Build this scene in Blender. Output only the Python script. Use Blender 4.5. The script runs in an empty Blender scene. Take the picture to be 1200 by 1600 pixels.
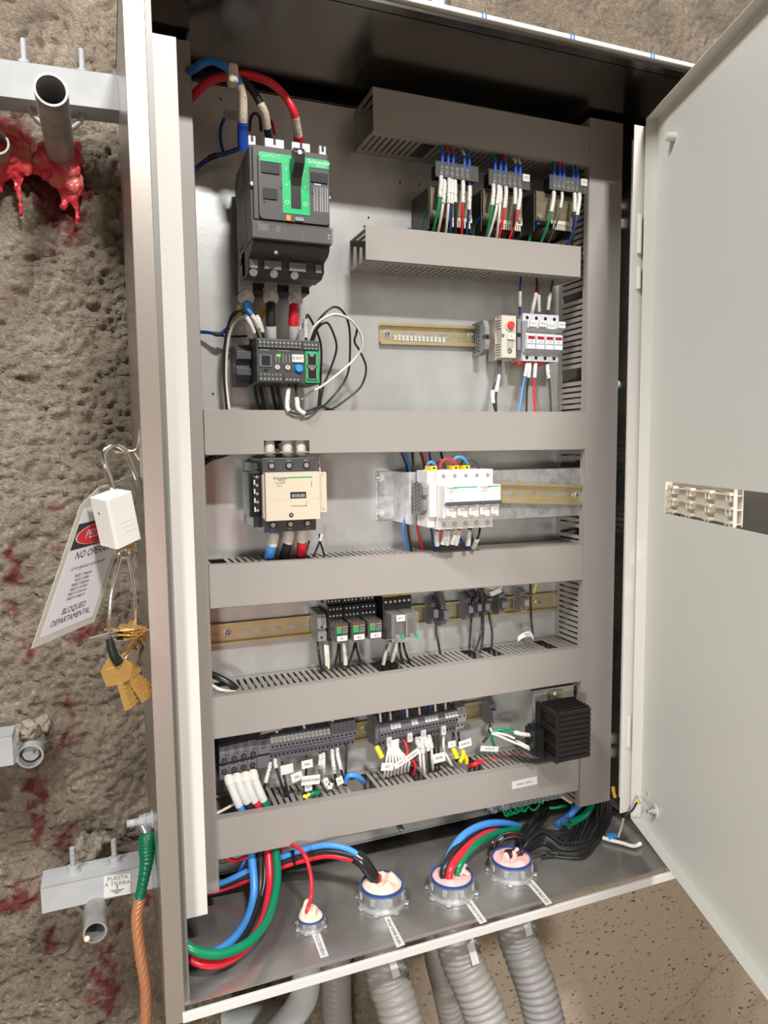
import bpy, bmesh, math, random
from mathutils import Vector, Matrix, noise
random.seed(7)
SC = bpy.context.scene
COL = SC.collection
V = Vector

# ---------------------------------------------------------------- camera
CAM = V((0.0, -1.10728, 1.5))
YAW, PIT, ROL, FPX = 0.371571845, 0.0938056983, -0.0109619224, 1109.32
_r = V((math.cos(YAW), -math.sin(YAW), 0)); _f = V((math.sin(YAW), math.cos(YAW), 0)); _u = V((0, 0, 1))
_fw = _f*math.cos(PIT) - _u*math.sin(PIT); _u2 = _u*math.cos(PIT) + _f*math.sin(PIT)
_rt = _r*math.cos(ROL) + _u2*math.sin(ROL); _up = _u2*math.cos(ROL) - _r*math.sin(ROL)
cd = bpy.data.cameras.new('camera'); cam = bpy.data.objects.new('camera', cd); COL.objects.link(cam)
cd.sensor_fit = 'VERTICAL'; cd.sensor_height = 36.0; cd.sensor_width = 27.0; cd.lens = FPX*36/1600
cd.clip_start = 0.02; cd.clip_end = 50
M = Matrix.Identity(4)
for i in range(3):
    M[i][0] = _rt[i]; M[i][1] = _up[i]; M[i][2] = -_fw[i]; M[i][3] = CAM[i]
cam.matrix_world = M
SC.camera = cam

def ray(u, v): return _fw + _rt*((u-600)/FPX) - _up*((v-800)/FPX)
def U(u, v, y=0.0):
    "point of the world seen at photo pixel (u, v) at depth y"
    d = ray(u, v); return CAM + d*((y-CAM.y)/d.y)
def UZ(u, v, z):
    d = ray(u, v); return CAM + d*((z-CAM.z)/d.z)

# ---------------------------------------------------------------- light and exposure
w = bpy.data.worlds.new('world'); SC.world = w; w.use_nodes = True
nt = w.node_tree; bg = nt.nodes['Background']
# the dim tunnel around: darker overhead, lit ground and rock further off, a red spot painted opposite for the metal to reflect
def wn(k, **kw):
    n = nt.nodes.new('ShaderNode'+k)
    for q, v in kw.items(): setattr(n, q, v)
    return n
tcw = wn('TexCoord'); nzw = wn('TexNoise'); nzw.inputs['Scale'].default_value = 2.2; nzw.inputs['Detail'].default_value = 3
nt.links.new(tcw.outputs['Generated'], nzw.inputs['Vector'])
sp = wn('SeparateXYZ'); nt.links.new(tcw.outputs['Generated'], sp.inputs[0])
mz = wn('MapRange'); mz.inputs[1].default_value = .45; mz.inputs[2].default_value = -.15; mz.inputs[3].default_value = 0; mz.inputs[4].default_value = 1
nt.links.new(sp.outputs[2], mz.inputs[0])
ad = wn('Math', operation='MULTIPLY_ADD'); ad.inputs[1].default_value = .5; nt.links.new(nzw.outputs['Fac'], ad.inputs[0])
mh = wn('Math', operation='MULTIPLY'); mh.inputs[1].default_value = .75; nt.links.new(mz.outputs[0], mh.inputs[0]); nt.links.new(mh.outputs[0], ad.inputs[2])
rmp = wn('ValToRGB'); nt.links.new(ad.outputs[0], rmp.inputs['Fac'])
rmp.color_ramp.elements[0].position = 0.22; rmp.color_ramp.elements[0].color = (.085, .065, .048, 1)
rmp.color_ramp.elements[1].position = 0.95; rmp.color_ramp.elements[1].color = (.52, .43, .34, 1)
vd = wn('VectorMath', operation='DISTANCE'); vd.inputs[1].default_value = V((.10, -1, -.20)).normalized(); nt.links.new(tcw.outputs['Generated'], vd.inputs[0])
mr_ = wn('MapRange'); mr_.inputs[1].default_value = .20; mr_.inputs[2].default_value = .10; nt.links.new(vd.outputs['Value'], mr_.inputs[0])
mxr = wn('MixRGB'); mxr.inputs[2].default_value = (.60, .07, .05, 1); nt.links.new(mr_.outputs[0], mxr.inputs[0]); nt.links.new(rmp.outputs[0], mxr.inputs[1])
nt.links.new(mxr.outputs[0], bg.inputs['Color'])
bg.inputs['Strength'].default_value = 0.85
def area(name, loc, target, sx, sy, power, col=(1, .96, .9)):
    l = bpy.data.lights.new(name, 'AREA'); l.shape = 'RECTANGLE'; l.size = sx; l.size_y = sy; l.energy = power; l.color = col
    o = bpy.data.objects.new(name, l); COL.objects.link(o); o.location = loc
    o.rotation_euler = (V(target)-V(loc)).to_track_quat('-Z', 'Y').to_euler(); return o
area('ceiling_tube_light', (0.42, -2.30, 3.52), (0.42, 0, 1.4), 0.40, 0.10, 112, (1, .985, .96))
area('second_ceiling_light', (-0.95, -1.08, 3.25), (0.6, 0, 1.2), 0.7, 0.14, 58, (.98, .985, 1.0))
l = bpy.data.lights.new('ground_work_light', 'SPOT'); l.energy = 128; l.spot_size = math.radians(52); l.spot_blend = .75; l.shadow_soft_size = .14; l.color = (1, .975, .94)
o = bpy.data.objects.new('ground_work_light', l); COL.objects.link(o); o.location = (-.60, -2.3, 1.12)
o.rotation_euler = (V((.62, 0, .66))-o.location).to_track_quat('-Z', 'Y').to_euler()
SC.view_settings.view_transform = 'Standard'; SC.view_settings.look = 'None'
SC.view_settings.exposure = -0.12; SC.view_settings.gamma = 1.0; SC.view_settings.use_curve_mapping = False

# ---------------------------------------------------------------- materials
MATS = {}
def mat(name, col, rough=0.5, metal=0.0, trans=0.0, alpha=1.0, bump=None, var=None, spec=0.5, aniso=0, emit=None, speck=None):
    if name in MATS: return MATS[name]
    m = bpy.data.materials.new(name); m.use_nodes = True; t = m.node_tree; b = t.nodes['Principled BSDF']
    b.inputs['Base Color'].default_value = (*col, 1); b.inputs['Roughness'].default_value = rough
    b.inputs['Metallic'].default_value = metal; b.inputs['Transmission Weight'].default_value = trans
    b.inputs['Alpha'].default_value = alpha; b.inputs['Specular IOR Level'].default_value = spec
    if aniso: b.inputs['Anisotropic'].default_value = aniso
    if emit: b.inputs['Emission Color'].default_value = (*emit[0], 1); b.inputs['Emission Strength'].default_value = emit[1]
    tc = t.nodes.new('ShaderNodeTexCoord')
    def nz(scale, detail=4, vec=None):
        n = t.nodes.new('ShaderNodeTexNoise'); n.inputs['Scale'].default_value = scale; n.inputs['Detail'].default_value = detail
        if vec:
            mp = t.nodes.new('ShaderNodeMapping'); mp.inputs['Scale'].default_value = vec
            t.links.new(tc.outputs['Object'], mp.inputs['Vector']); t.links.new(mp.outputs['Vector'], n.inputs['Vector'])
        else: t.links.new(tc.outputs['Object'], n.inputs['Vector'])
        return n
    if var:      # (scale, second colour, lo, hi[, stretch])
        n = nz(var[0], 5, var[4] if len(var) > 4 else None)
        r = t.nodes.new('ShaderNodeValToRGB'); t.links.new(n.outputs['Fac'], r.inputs['Fac'])
        r.color_ramp.elements[0].position = var[2]; r.color_ramp.elements[1].position = var[3]
        r.color_ramp.elements[0].color = (*col, 1); r.color_ramp.elements[1].color = (*var[1], 1)
        t.links.new(r.outputs['Color'], b.inputs['Base Color'])
    if speck:    # small printed dark marks: (scale, threshold, colour)
        n = nz(speck[0], 2); g = t.nodes.new('ShaderNodeMath'); g.operation = 'GREATER_THAN'; g.inputs[1].default_value = speck[1]
        t.links.new(n.outputs['Fac'], g.inputs[0])
        mx = t.nodes.new('ShaderNodeMixRGB'); mx.inputs[1].default_value = (*col, 1); mx.inputs[2].default_value = (*speck[2], 1)
        t.links.new(g.outputs[0], mx.inputs[0]); t.links.new(mx.outputs[0], b.inputs['Base Color'])
    if bump:     # (scale, strength, distance[, stretch])
        n = nz(bump[0], 6, bump[3] if len(bump) > 3 else None); bp = t.nodes.new('ShaderNodeBump')
        bp.inputs['Strength'].default_value = bump[1]; bp.inputs['Distance'].default_value = bump[2]
        t.links.new(n.outputs['Fac'], bp.inputs['Height']); t.links.new(bp.outputs['Normal'], b.inputs['Normal'])
    MATS[name] = m; return m
duct_m = mat('duct_grey', (.315, .285, .26), .48, bump=(40, .05, .002))
steel_m = mat('stainless', (.50, .485, .46), .24, 1.0, aniso=.4, bump=(60, .12, .001, (1, 1, 14)))
lip_m = mat('stainless_lip', (.56, .51, .455), .30, .8, bump=(90, .08, .001))
floor_m = mat('stainless_floor', (.44, .42, .39), .27, .66, var=(7, (.25, .235, .215), .38, .66), bump=(25, .10, .003))
galv_m = mat('galvanised', (.60, .605, .585), .30, .60, var=(30, (.52, .525, .51), .35, .7, (1, 1, .45)), bump=(120, .08, .001))
galvd_m = mat('galvanised_dark', (.52, .52, .52), .38, .75, var=(75, (.38, .37, .385), .42, .64), bump=(90, .1, .001))
zinc_m = mat('zinc', (.58, .60, .62), .32, .9, bump=(200, .06, .0005))
strut_m = mat('strut_zinc', (.40, .405, .405), .65, .0, var=(14, (.34, .345, .345), .4, .65))
pipe_m = mat('conduit_zinc', (.40, .39, .37), .5, .5, var=(35, (.30, .285, .265), .4, .65), bump=(150, .12, .001))
white_m = mat('painted_white', (.74, .71, .655), .42, bump=(380, .25, .0008), spec=.3)
door_m = mat('door_paint', (.66, .65, .595), .42, bump=(300, .05, .0005))
doorb_m = mat('door_outside', (.20, .185, .165), .6)
rail_m = mat('rail_brass', (.62, .50, .27), .34, .85, var=(30, (.66, .58, .38), .4, .7))
black_m = mat('black_plastic', (.012, .012, .0125), .42, spec=.35)
dark_m = mat('dark_plastic', (.052, .048, .045), .5, bump=(500, .05, .0003))
dark2_m = mat('charcoal_plastic', (.05, .052, .055), .45)
dgrey_m = mat('terminal_grey', (.135, .13, .15), .5)
mgrey_m = mat('mid_grey_plastic', (.22, .215, .22), .5)
lgrey_m = mat('light_grey_plastic', (.50, .515, .53), .45)
cream_m = mat('cream_plastic', (.58, .50, .385), .45)
beige_m = mat('beige_plastic', (.56, .51, .44), .5)
mcb_m = mat('white_plastic', (.74, .72, .68), .4)
ivory_m = mat('ivory_plastic', (.66, .60, .50), .45)
label_m = mat('label_white', (.62, .61, .585), .5)
ink_m = mat('ink', (.03, .03, .035), .6)
inkg_m = mat('ink_faded', (.13, .13, .13), .6)
sleeve_m = mat('sleeve_white', (.64, .62, .57), .5, speck=(420, .62, (.15, .14, .14)))
tagw_m = mat('tag_white', (.68, .67, .645), .5)
green_m = mat('brand_green', (.0, .38, .12), .4)
lgreen_m = mat('led_green', (.1, .8, .05), .4, emit=((.15, 1, .05), .9))
red_m = mat('red_plastic', (.78, .045, .03), .4)
wred_m = mat('fuse_window_red', (.30, .01, .03), .35)
orange_m = mat('orange_plastic', (.85, .25, .02), .4)
yellow_m = mat('yellow_plastic', (.82, .55, .02), .4)
blue_m = mat('blue_plastic', (.02, .30, .70), .35)
ferr_m = mat('ferrule_blue', (.01, .07, .42), .4)
clear_m = mat('clear_plastic', (.55, .53, .50), .08, 0, alpha=.16)
smoke_m = mat('smoked_cover', (.20, .195, .19), .12, 0, alpha=.28)
olive_m = mat('core_olive', (.30, .265, .17), .38, .6, var=(18, (.22, .19, .12), .4, .7, (1, 1, 9)))
brown_m = mat('coil_brown', (.055, .030, .018), .45)
copper_m = mat('copper', (.62, .27, .14), .42, .55)
brass_m = mat('key_brass', (.80, .50, .16), .30, .75, bump=(150, .1, .0005))
chrome_m = mat('chrome', (.78, .76, .74), .12, 1.0)
bolt_m = mat('bolt', (.60, .60, .59), .30, .8)
bluegz_m = mat('blue_zinc', (.36, .45, .54), .3, .45, var=(200, (.52, .56, .58), .4, .6))
conduit_m = mat('flex_conduit', (.30, .285, .26), .42, bump=(80, .08, .001))
conduitl_m = mat('flex_conduit_light', (.46, .49, .50), .4)
foam_m = mat('sealant_pink', (.80, .42, .38), .7, bump=(120, .5, .002), var=(60, (.84, .50, .46), .4, .6))
foamb_m = mat('sealant_buff', (.80, .60, .46), .7, bump=(140, .45, .002), var=(90, (.72, .52, .40), .4, .65))
resin_m = mat('red_resin', (.60, .035, .055), .22, bump=(45, .3, .004), var=(28, (.62, .28, .20), .50, .72))
mortar_m = mat('mortar', (.33, .28, .22), .9, bump=(70, 1, .02))
black_w = mat('wire_black', (.018, .018, .018), .33)
grey_w = mat('wire_dark_grey', (.05, .048, .045), .4)
red_w = mat('wire_red', (.68, .018, .035), .32)
blue_w = mat('wire_blue', (.03, .18, .56), .32)
dblue_w = mat('wire_dark_blue', (.01, .05, .22), .35)
lblue_w = mat('wire_light_blue', (.06, .28, .72), .32)
green_w = mat('wire_green', (.0, .28, .09), .32)
dgreen_w = mat('wire_dark_green', (.0, .20, .09), .32)
white_w = mat('wire_white', (.74, .69, .62), .4)
yellow_w = mat('wire_yellow', (.80, .62, .02), .4)
tapeg_m = mat('green_tape', (.0, .12, .055), .25, bump=(90, .35, .002, (1, 1, 6)))
tapek_m = mat('black_tape', (.015, .015, .016), .25, bump=(120, .5, .001))

# ---------------------------------------------------------------- mesh builder
TXT = {}
def text_geo(s):
    if s in TXT: return TXT[s]
    c = bpy.data.curves.new('t', 'FONT'); c.body = s; c.resolution_u = 2; c.align_x = 'CENTER'; c.align_y = 'CENTER'
    o = bpy.data.objects.new('t', c); COL.objects.link(o)
    dg = bpy.context.evaluated_depsgraph_get(); me = bpy.data.meshes.new_from_object(o.evaluated_get(dg))
    g = ([tuple(v.co) for v in me.vertices], [tuple(p.vertices) for p in me.polygons])
    bpy.data.objects.remove(o); bpy.data.curves.remove(c); bpy.data.meshes.remove(me)
    TXT[s] = g; return g
def frame_of(d):
    d = d.normalized(); a = V((0, 0, 1)) if abs(d.z) < .9 else V((1, 0, 0))
    x = d.cross(a).normalized(); return x, d.cross(x).normalized()
class MB:
    def __init__(s, m=None): s.v = []; s.f = []; s.mi = []; s.sm = []; s.mats = []; s.m = m; s.T = None
    def _m(s, m):
        m = m or s.m
        if m not in s.mats: s.mats.append(m)
        return s.mats.index(m)
    def add(s, vs, fs, m=None, smooth=False):
        k = len(s.v); i = s._m(m)
        s.v += [(s.T @ V(a)) if s.T else V(a) for a in vs]
        for f in fs: s.f.append(tuple(k+j for j in f)); s.mi.append(i); s.sm.append(smooth)
        return s
    def bx(s, x0, x1, y0, y1, z0, z1, m=None, sh=0.0):
        # sh: rise of z per unit of x
        vs = [(x, y, z + sh*(x-x0)) for x in (x0, x1) for y in (y0, y1) for z in (z0, z1)]
        return s.add(vs, [(0, 1, 3, 2), (4, 6, 7, 5), (0, 4, 5, 1), (2, 3, 7, 6), (0, 2, 6, 4), (1, 5, 7, 3)], m)
    def c(s, cx, cy, cz, sx, sy, sz, m=None): return s.bx(cx-sx/2, cx+sx/2, cy-sy/2, cy+sy/2, cz-sz/2, cz+sz/2, m)
    def prism(s, pts, ax, a, b, m=None, smooth=False):
        n = len(pts)
        def P(p, t): return {'x': (t, p[0], p[1]), 'y': (p[0], t, p[1]), 'z': (p[0], p[1], t)}[ax]
        vs = [P(p, a) for p in pts] + [P(p, b) for p in pts]
        fs = [tuple(range(n-1, -1, -1)), tuple(range(n, 2*n))]
        s.add(vs, fs, m)
        return s.add(vs, [(i, (i+1) % n, n+(i+1) % n, n+i) for i in range(n)], m, smooth)
    def cyl(s, p, q, r, n=14, m=None, r2=None, caps=True):
        p, q = V(p), V(q); x, y = frame_of(q-p); r2 = r if r2 is None else r2
        vs = [p+(x*math.cos(2*math.pi*i/n)+y*math.sin(2*math.pi*i/n))*r for i in range(n)] + \
             [q+(x*math.cos(2*math.pi*i/n)+y*math.sin(2*math.pi*i/n))*r2 for i in range(n)]
        s.add(vs, [(i, n+i, n+(i+1) % n, (i+1) % n) for i in range(n)], m, True)
        if caps: s.add(vs, [tuple(range(n)), tuple(range(2*n-1, n-1, -1))], m)
        return s
    def pipe(s, p, q, ro, ri, n=28, m=None):
        p, q = V(p), V(q); x, y = frame_of(q-p); vs = []
        for c_, r in ((p, ro), (q, ro), (q, ri), (p, ri)):
            vs += [c_+(x*math.cos(2*math.pi*i/n)+y*math.sin(2*math.pi*i/n))*r for i in range(n)]
        for k in range(4):
            a, b = k*n, ((k+1) % 4)*n
            s.add(vs, [(a+i, b+i, b+(i+1) % n, a+(i+1) % n) for i in range(n)], m, k in (0, 2))
        return s
    def hexn(s, p, q, r, m=None): return s.cyl(p, q, r, 6, m)
    def tube(s, pts, r, n=8, m=None, caps=True, prof=None):
        pts = [V(p) for p in pts]; N = len(pts); vs = []; x = None
        for i, p in enumerate(pts):
            d = (pts[min(i+1, N-1)] - pts[max(i-1, 0)])
            if d.length < 1e-9: d = V((0, 0, 1))
            d.normalize()
            if x is None: x, y = frame_of(d)
            else:
                x = (x - d*x.dot(d))
                x = x.normalized() if x.length > 1e-6 else frame_of(d)[0]
                y = d.cross(x)
            rr = r(i/(N-1)) if callable(r) else r
            for k in range(n):
                a = 2*math.pi*k/n; q = rr*(prof(a, i) if prof else 1)
                vs.append(p + (x*math.cos(a)+y*math.sin(a))*q)
        s.add(vs, [(i*n+k, i*n+(k+1) % n, (i+1)*n+(k+1) % n, (i+1)*n+k) for i in range(N-1) for k in range(n)], m, True)
        if caps: s.add(vs, [tuple(range(n-1, -1, -1)), tuple((N-1)*n+k for k in range(n))], m)
        return s
    def ball(s, c_, r, m=None, n=12, k=8):
        r = r if hasattr(r, '__len__') else (r, r, r); vs = []; fs = []
        for j in range(k+1):
            t = math.pi*j/k
            for i in range(n):
                a = 2*math.pi*i/n; vs.append((c_[0]+r[0]*math.sin(t)*math.cos(a), c_[1]+r[1]*math.sin(t)*math.sin(a), c_[2]+r[2]*math.cos(t)))
        for j in range(k):
            for i in range(n): fs.append((j*n+i, (j+1)*n+i, (j+1)*n+(i+1) % n, j*n+(i+1) % n))
        return s.add(vs, fs, m, True)
    def text(s, t, size, o, xd=(1, 0, 0), ud=(0, 0, 1), m=None, sx=1.0):
        vs, fs = text_geo(t); o = V(o); xd = V(xd)*size*sx; ud = V(ud)*size
        return s.add([o + xd*a[0] + ud*a[1] for a in vs], fs, m or ink_m)
    def quad(s, a, b, c_, d, m=None): return s.add([a, b, c_, d], [(0, 1, 2, 3)], m)
    def slab(s, P4, n, t, m=None):
        "thin solid from four corner points, thickness t along n"
        P4 = [V(p) for p in P4]; n = V(n).normalized()*t
        return s.add(P4+[p+n for p in P4], [(3, 2, 1, 0), (4, 5, 6, 7), (0, 1, 5, 4), (1, 2, 6, 5), (2, 3, 7, 6), (3, 0, 4, 7)], m)
    def build(s, name, parent=None, bevel=0, world=True):
        me = bpy.data.meshes.new(name); o = bpy.data.objects.new(name, me); COL.objects.link(o)
        off = V((0, 0, 0))
        if parent:
            o.parent = parent
            if world:
                p = parent
                while p: off += p.location; p = p.parent
        elif world:
            lo = [min(v[i] for v in s.v) for i in range(3)]; hi = [max(v[i] for v in s.v) for i in range(3)]
            off = V(((lo[0]+hi[0])/2, (lo[1]+hi[1])/2, lo[2])); o.location = off
        me.from_pydata([v-off for v in s.v], [], s.f)
        for m in s.mats: me.materials.append(m)
        me.polygons.foreach_set('material_index', s.mi); me.polygons.foreach_set('use_smooth', s.sm); me.update()
        if bevel:
            b = o.modifiers.new('bevel', 'BEVEL'); b.width = bevel; b.segments = 2; b.limit_method = 'ANGLE'; b.angle_limit = .7
        return o
def thing(name, label, cat, loc=(0, 0, 0), group=None, rot=None):
    o = bpy.data.objects.new(name, None); COL.objects.link(o); o.location = loc; o.empty_display_size = .02
    if rot: o.rotation_euler = rot
    o['label'] = label; o['category'] = cat
    if group: o['group'] = group
    return o
def tag(o, label, cat, group=None):
    o['label'] = label; o['category'] = cat
    if group: o['group'] = group
    return o
def dup(root, shift, label=None, skip=()):
    r = root.copy(); COL.objects.link(r); r.location = root.location + V(shift)
    if label: r['label'] = label
    for ch in list(root.children):
        if ch.name.split('.')[0] in skip: continue
        k = ch.copy(); COL.objects.link(k); k.parent = r
        for g in ch.children:
            d = g.copy(); COL.objects.link(d); d.parent = k
    return r
def spline(P, k=8):
    P = [V(p) for p in P]
    if len(P) < 3:
        return [P[0].lerp(P[-1], i/k) for i in range(k+1)]
    out = []; Q = [P[0]*2-P[1]] + P + [P[-1]*2-P[-2]]
    for i in range(1, len(Q)-2):
        a, b, c_, d = Q[i-1:i+3]
        for j in range(k):
            t = j/k; out.append(.5*((2*b)+(c_-a)*t+(2*a-5*b+4*c_-d)*t*t+(3*b-a-3*c_+d)*t**3))
    out.append(P[-1]); return out
def cut(pts, a, b):
    n = len(pts)-1; i0 = int(a*n); i1 = max(i0+1, int(math.ceil(b*n))); return pts[i0:i1+1]
def lay(p, r):
    "a wire point never sinks below the enclosure floor"
    q = U(*p); zf = .800+r+.0012
    return UZ(p[0], p[1], zf) if (q.z < zf and p[1] > 1200 and q.x > .03) else q
ORD = ('first', 'second', 'third', 'fourth', 'fifth', 'sixth', 'seventh', 'eighth', 'ninth', 'tenth')
NUM = ('one', 'two', 'three', 'four', 'five', 'six', 'seven', 'eight', 'nine', 'ten', 'eleven', 'twelve', 'thirteen', 'fourteen', 'fifteen')
def wire(pts, r, m, label, name='wire', cat='wire', group=None, sl=(), n=8, k=8, bits=()):
    "pts: (u, v, y) photo pixel and depth, or world Vectors; sl: marker sleeves (t0, t1[, material[, factor]])"
    P = [p if isinstance(p, Vector) else lay(p, r) for p in pts]; S = spline(P, k)
    if not sl and not bits:
        return tag(MB(m).tube(S, r, n).build(name), label, cat, group)
    t = thing(name, label, cat, S[0], group)
    MB(m).tube(S, r, n).build('insulation', t)
    for s_ in sl:
        MB(s_[2] if len(s_) > 2 else sleeve_m).tube(cut(S, s_[0], s_[1]), r*(s_[3] if len(s_) > 3 else 1.45), n).build('marker_sleeve', t)
    for b_ in bits: MB(b_[2]).tube(cut(S, b_[0], b_[1]), r*b_[3], n).build(b_[4], t)
    return t
def flag(c_, w_, h_, ang, txt, label, n=(0, -1, 0), y=None):
    "small folded paper label standing on a wire; c_ = (u, v, y) centre"
    o = U(*c_); a = math.radians(ang); n = V(n).normalized(); r_ = n.cross(V((0, 0, 1))) * -1
    if r_.length < .1: r_ = V((1, 0, 0))
    r_.normalize(); r_ = r_ if r_.x > 0 else -r_; u_ = V((0, 0, 1))
    X = r_*math.cos(a)+u_*math.sin(a); Y = -r_*math.sin(a)+u_*math.cos(a)
    b = MB(tagw_m); b.slab([o-X*w_/2-Y*h_/2, o+X*w_/2-Y*h_/2, o+X*w_/2+Y*h_/2, o-X*w_/2+Y*h_/2], -n, .0007)
    b.text(txt, h_*.34, o+n*.0004, X, Y, ink_m)
    return tag(b.build('paper_label'), label, 'label')
# ---------------------------------------------------------------- rock wall (the setting)
def sstep(a, b, x):
    t = min(1, max(0, (x-a)/(b-a))); return t*t*(3-2*t)
RED = [(15, 235, 40, 55, 1.2), (95, 300, 45, 60, 1.2), (55, 270, 50, 30, 1), (110, 350, 16, 40, .9), (85, 380, 8, 30, .6), (20, 465, 18, 10, .55),
       (85, 780, 16, 28, .8), (90, 850, 14, 14, .8), (20, 885, 16, 40, .85), (12, 955, 18, 20, .8), (30, 1005, 14, 14, .8), (135, 985, 36, 22, .9), (48, 1020, 10, 16, .85), (8, 1035, 12, 16, .7),
       (115, 1100, 24, 50, .55), (105, 1155, 38, 30, .75), (90, 1070, 30, 24, .35), (55, 1225, 22, 60, .8), (60, 1290, 14, 40, .9), (95, 1310, 26, 34, .8),
       (25, 1405, 48, 24, .95), (78, 1470, 12, 40, .75), (70, 1500, 10, 12, .6), (165, 1460, 26, 50, .7), (165, 1540, 26, 80, .85), (225, 1400, 20, 30, .7),
       (640, 1560, 16, 40, .7), (170, 140, 16, 40, .5), (265, 1090, 26, 60, .4), (215, 1130, 14, 60, .45), (420, 1590, 60, 30, .5), (150, 1330, 40, 14, .4)]
REDW = []
for (u_, v_, a, b, k) in RED:
    c_ = U(u_, v_, .15); s_ = (c_-CAM).length/FPX; REDW.append((c_.x, c_.z, a*s_, b*s_, k))
WX0, WX1, WZ0, WZ1, ST = -.72, 1.70, -.13, 2.70, .0042
nx = int((WX1-WX0)/ST); nz_ = int((WZ1-WZ0)/ST)
vs = []; red = []; smo = []; idx = {}; fs = []
_c0, _c1 = U(1035, 1600, .15), U(1165, 1465, .15); CRX, CRZ, CRS = _c0.x, _c0.z, (_c1.z-_c0.z)/(_c1.x-_c0.x)
hid = lambda x, z: (.16 < x < .80 and .93 < z < 1.93) or (x < -.3 and z < .3)
for j in range(nz_+1):
    z = WZ0+j*ST
    for i in range(nx+1):
        x = WX0+i*ST
        if hid(x, z): continue
        sm = sstep(.45, .66, x)*(1-sstep(.80, .95, z))
        fine = sstep(.25, .5, x)*sstep(1.6, 2.0, z)
        p = V((x, 0, z))
        big = noise.noise(p*2.3)*.016 + noise.noise(p*6.5+V((3, 1, 7)))*.009
        q = V((x*1.0, 3.1, z*1.35))
        w_ = V((noise.noise(q*17), 0, noise.noise(q*17+V((9, 9, 9)))))*.028
        rg = noise.fractal((q+w_)*70, .55, 2.2, 3)
        rd = abs(noise.noise((q+w_)*26+V((5, 2, 1)))); re = abs(noise.noise((q+w_)*58+V((1, 7, 2))))
        rough = rg*.0062 - (.16-min(rd, .16))*.038 - (.15-min(re, .15))*.030
        y = .15 - big*(1-.6*sm) - rough*(1-.90*sm)*(1-.35*fine)
        crack = CRZ + CRS*(x-CRX) + .05*noise.noise(V((x*12, 1, 0)))
        if sm > .3 and z < crack: y += .016 + .006*noise.noise(p*14)
        k = 0
        for (cx, cz, a, b, kk) in REDW:
            d = ((x-cx)/a)**2 + ((z-cz)/b)**2
            if d < 1.8: k = max(k, kk*(1.15-d*.75) + .55*noise.noise(p*46) + .35*noise.noise(p*120))
        idx[(i, j)] = len(vs); vs.append((x, y, z)); red.append(min(1, max(0, (k-.62)*2.6))); smo.append(sm)
for j in range(nz_):
    for i in range(nx):
        a = idx.get((i, j)); b = idx.get((i+1, j)); c_ = idx.get((i+1, j+1)); d = idx.get((i, j+1))
        if None in (a, b, c_, d): continue
        fs.append((a, b, c_, d))
me = bpy.data.meshes.new('wall_back'); me.from_pydata(vs, [], fs); me.update()
me.polygons.foreach_set('use_smooth', [True]*len(fs))
for nm, dat in (('red', red), ('smo', smo)):
    at = me.attributes.new(nm, 'FLOAT', 'POINT'); at.data.foreach_set('value', dat)
wall = bpy.data.objects.new('wall_back', me); COL.objects.link(wall); wall['kind'] = 'structure'
m = bpy.data.materials.new('shotcrete'); m.use_nodes = True; t = m.node_tree; b = t.nodes['Principled BSDF']; L = t.links.new
N = lambda k: t.nodes.new('ShaderNode'+k)
tc = N('TexCoord'); n1 = N('TexNoise'); n1.inputs['Scale'].default_value = 11; n1.inputs['Detail'].default_value = 8
L(tc.outputs['Object'], n1.inputs['Vector'])
r1 = N('ValToRGB'); L(n1.outputs['Fac'], r1.inputs['Fac'])
r1.color_ramp.elements[0].color = (.35, .275, .20, 1); r1.color_ramp.elements[0].position = .32
r1.color_ramp.elements[1].color = (.58, .475, .36, 1); r1.color_ramp.elements[1].position = .68
aR = N('Attribute'); aR.attribute_name = 'red'; aS = N('Attribute'); aS.attribute_name = 'smo'
# dark pits of the trowelled area
mp = N('Mapping'); mp.inputs['Scale'].default_value = (1, 1, 1.9); L(tc.outputs['Object'], mp.inputs['Vector'])
n2 = N('TexNoise'); n2.inputs['Scale'].default_value = 78; n2.inputs['Detail'].default_value = 3; L(mp.outputs['Vector'], n2.inputs['Vector'])
g = N('MapRange'); g.inputs[1].default_value = .63; g.inputs[2].default_value = .67; L(n2.outputs['Fac'], g.inputs[0])
mu = N('Math'); mu.operation = 'MULTIPLY'; L(g.outputs[0], mu.inputs[0]); L(aS.outputs['Fac'], mu.inputs[1])
base2 = N('MixRGB'); base2.inputs[2].default_value = (.58, .48, .37, 1); L(aS.outputs['Fac'], base2.inputs[0]); L(r1.outputs['Color'], base2.inputs[1])
pit = N('MixRGB'); pit.inputs[2].default_value = (.12, .09, .065, 1); L(mu.outputs[0], pit.inputs[0]); L(base2.outputs[0], pit.inputs[1])
n3 = N('TexNoise'); n3.inputs['Scale'].default_value = 60; n3.inputs['Detail'].default_value = 4; L(tc.outputs['Object'], n3.inputs['Vector'])
rr = N('ValToRGB'); rr.color_ramp.elements[0].color = (.24, .020, .026, 1); rr.color_ramp.elements[1].color = (.30, .09, .08, 1)
L(n3.outputs['Fac'], rr.inputs['Fac'])
mr = N('MixRGB'); L(aR.outputs['Fac'], mr.inputs[0]); L(pit.outputs[0], mr.inputs[1]); L(rr.outputs['Color'], mr.inputs[2])
L(mr.outputs[0], b.inputs['Base Color']); b.inputs['Roughness'].default_value = .9
n4 = N('TexNoise'); n4.inputs['Scale'].default_value = 115; n4.inputs['Detail'].default_value = 10; n4.inputs['Roughness'].default_value = .68; L(tc.outputs['Object'], n4.inputs['Vector'])
inv = N('Math'); inv.operation = 'MULTIPLY_ADD'; inv.inputs[1].default_value = -.75; inv.inputs[2].default_value = .95; L(aS.outputs['Fac'], inv.inputs[0])
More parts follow.
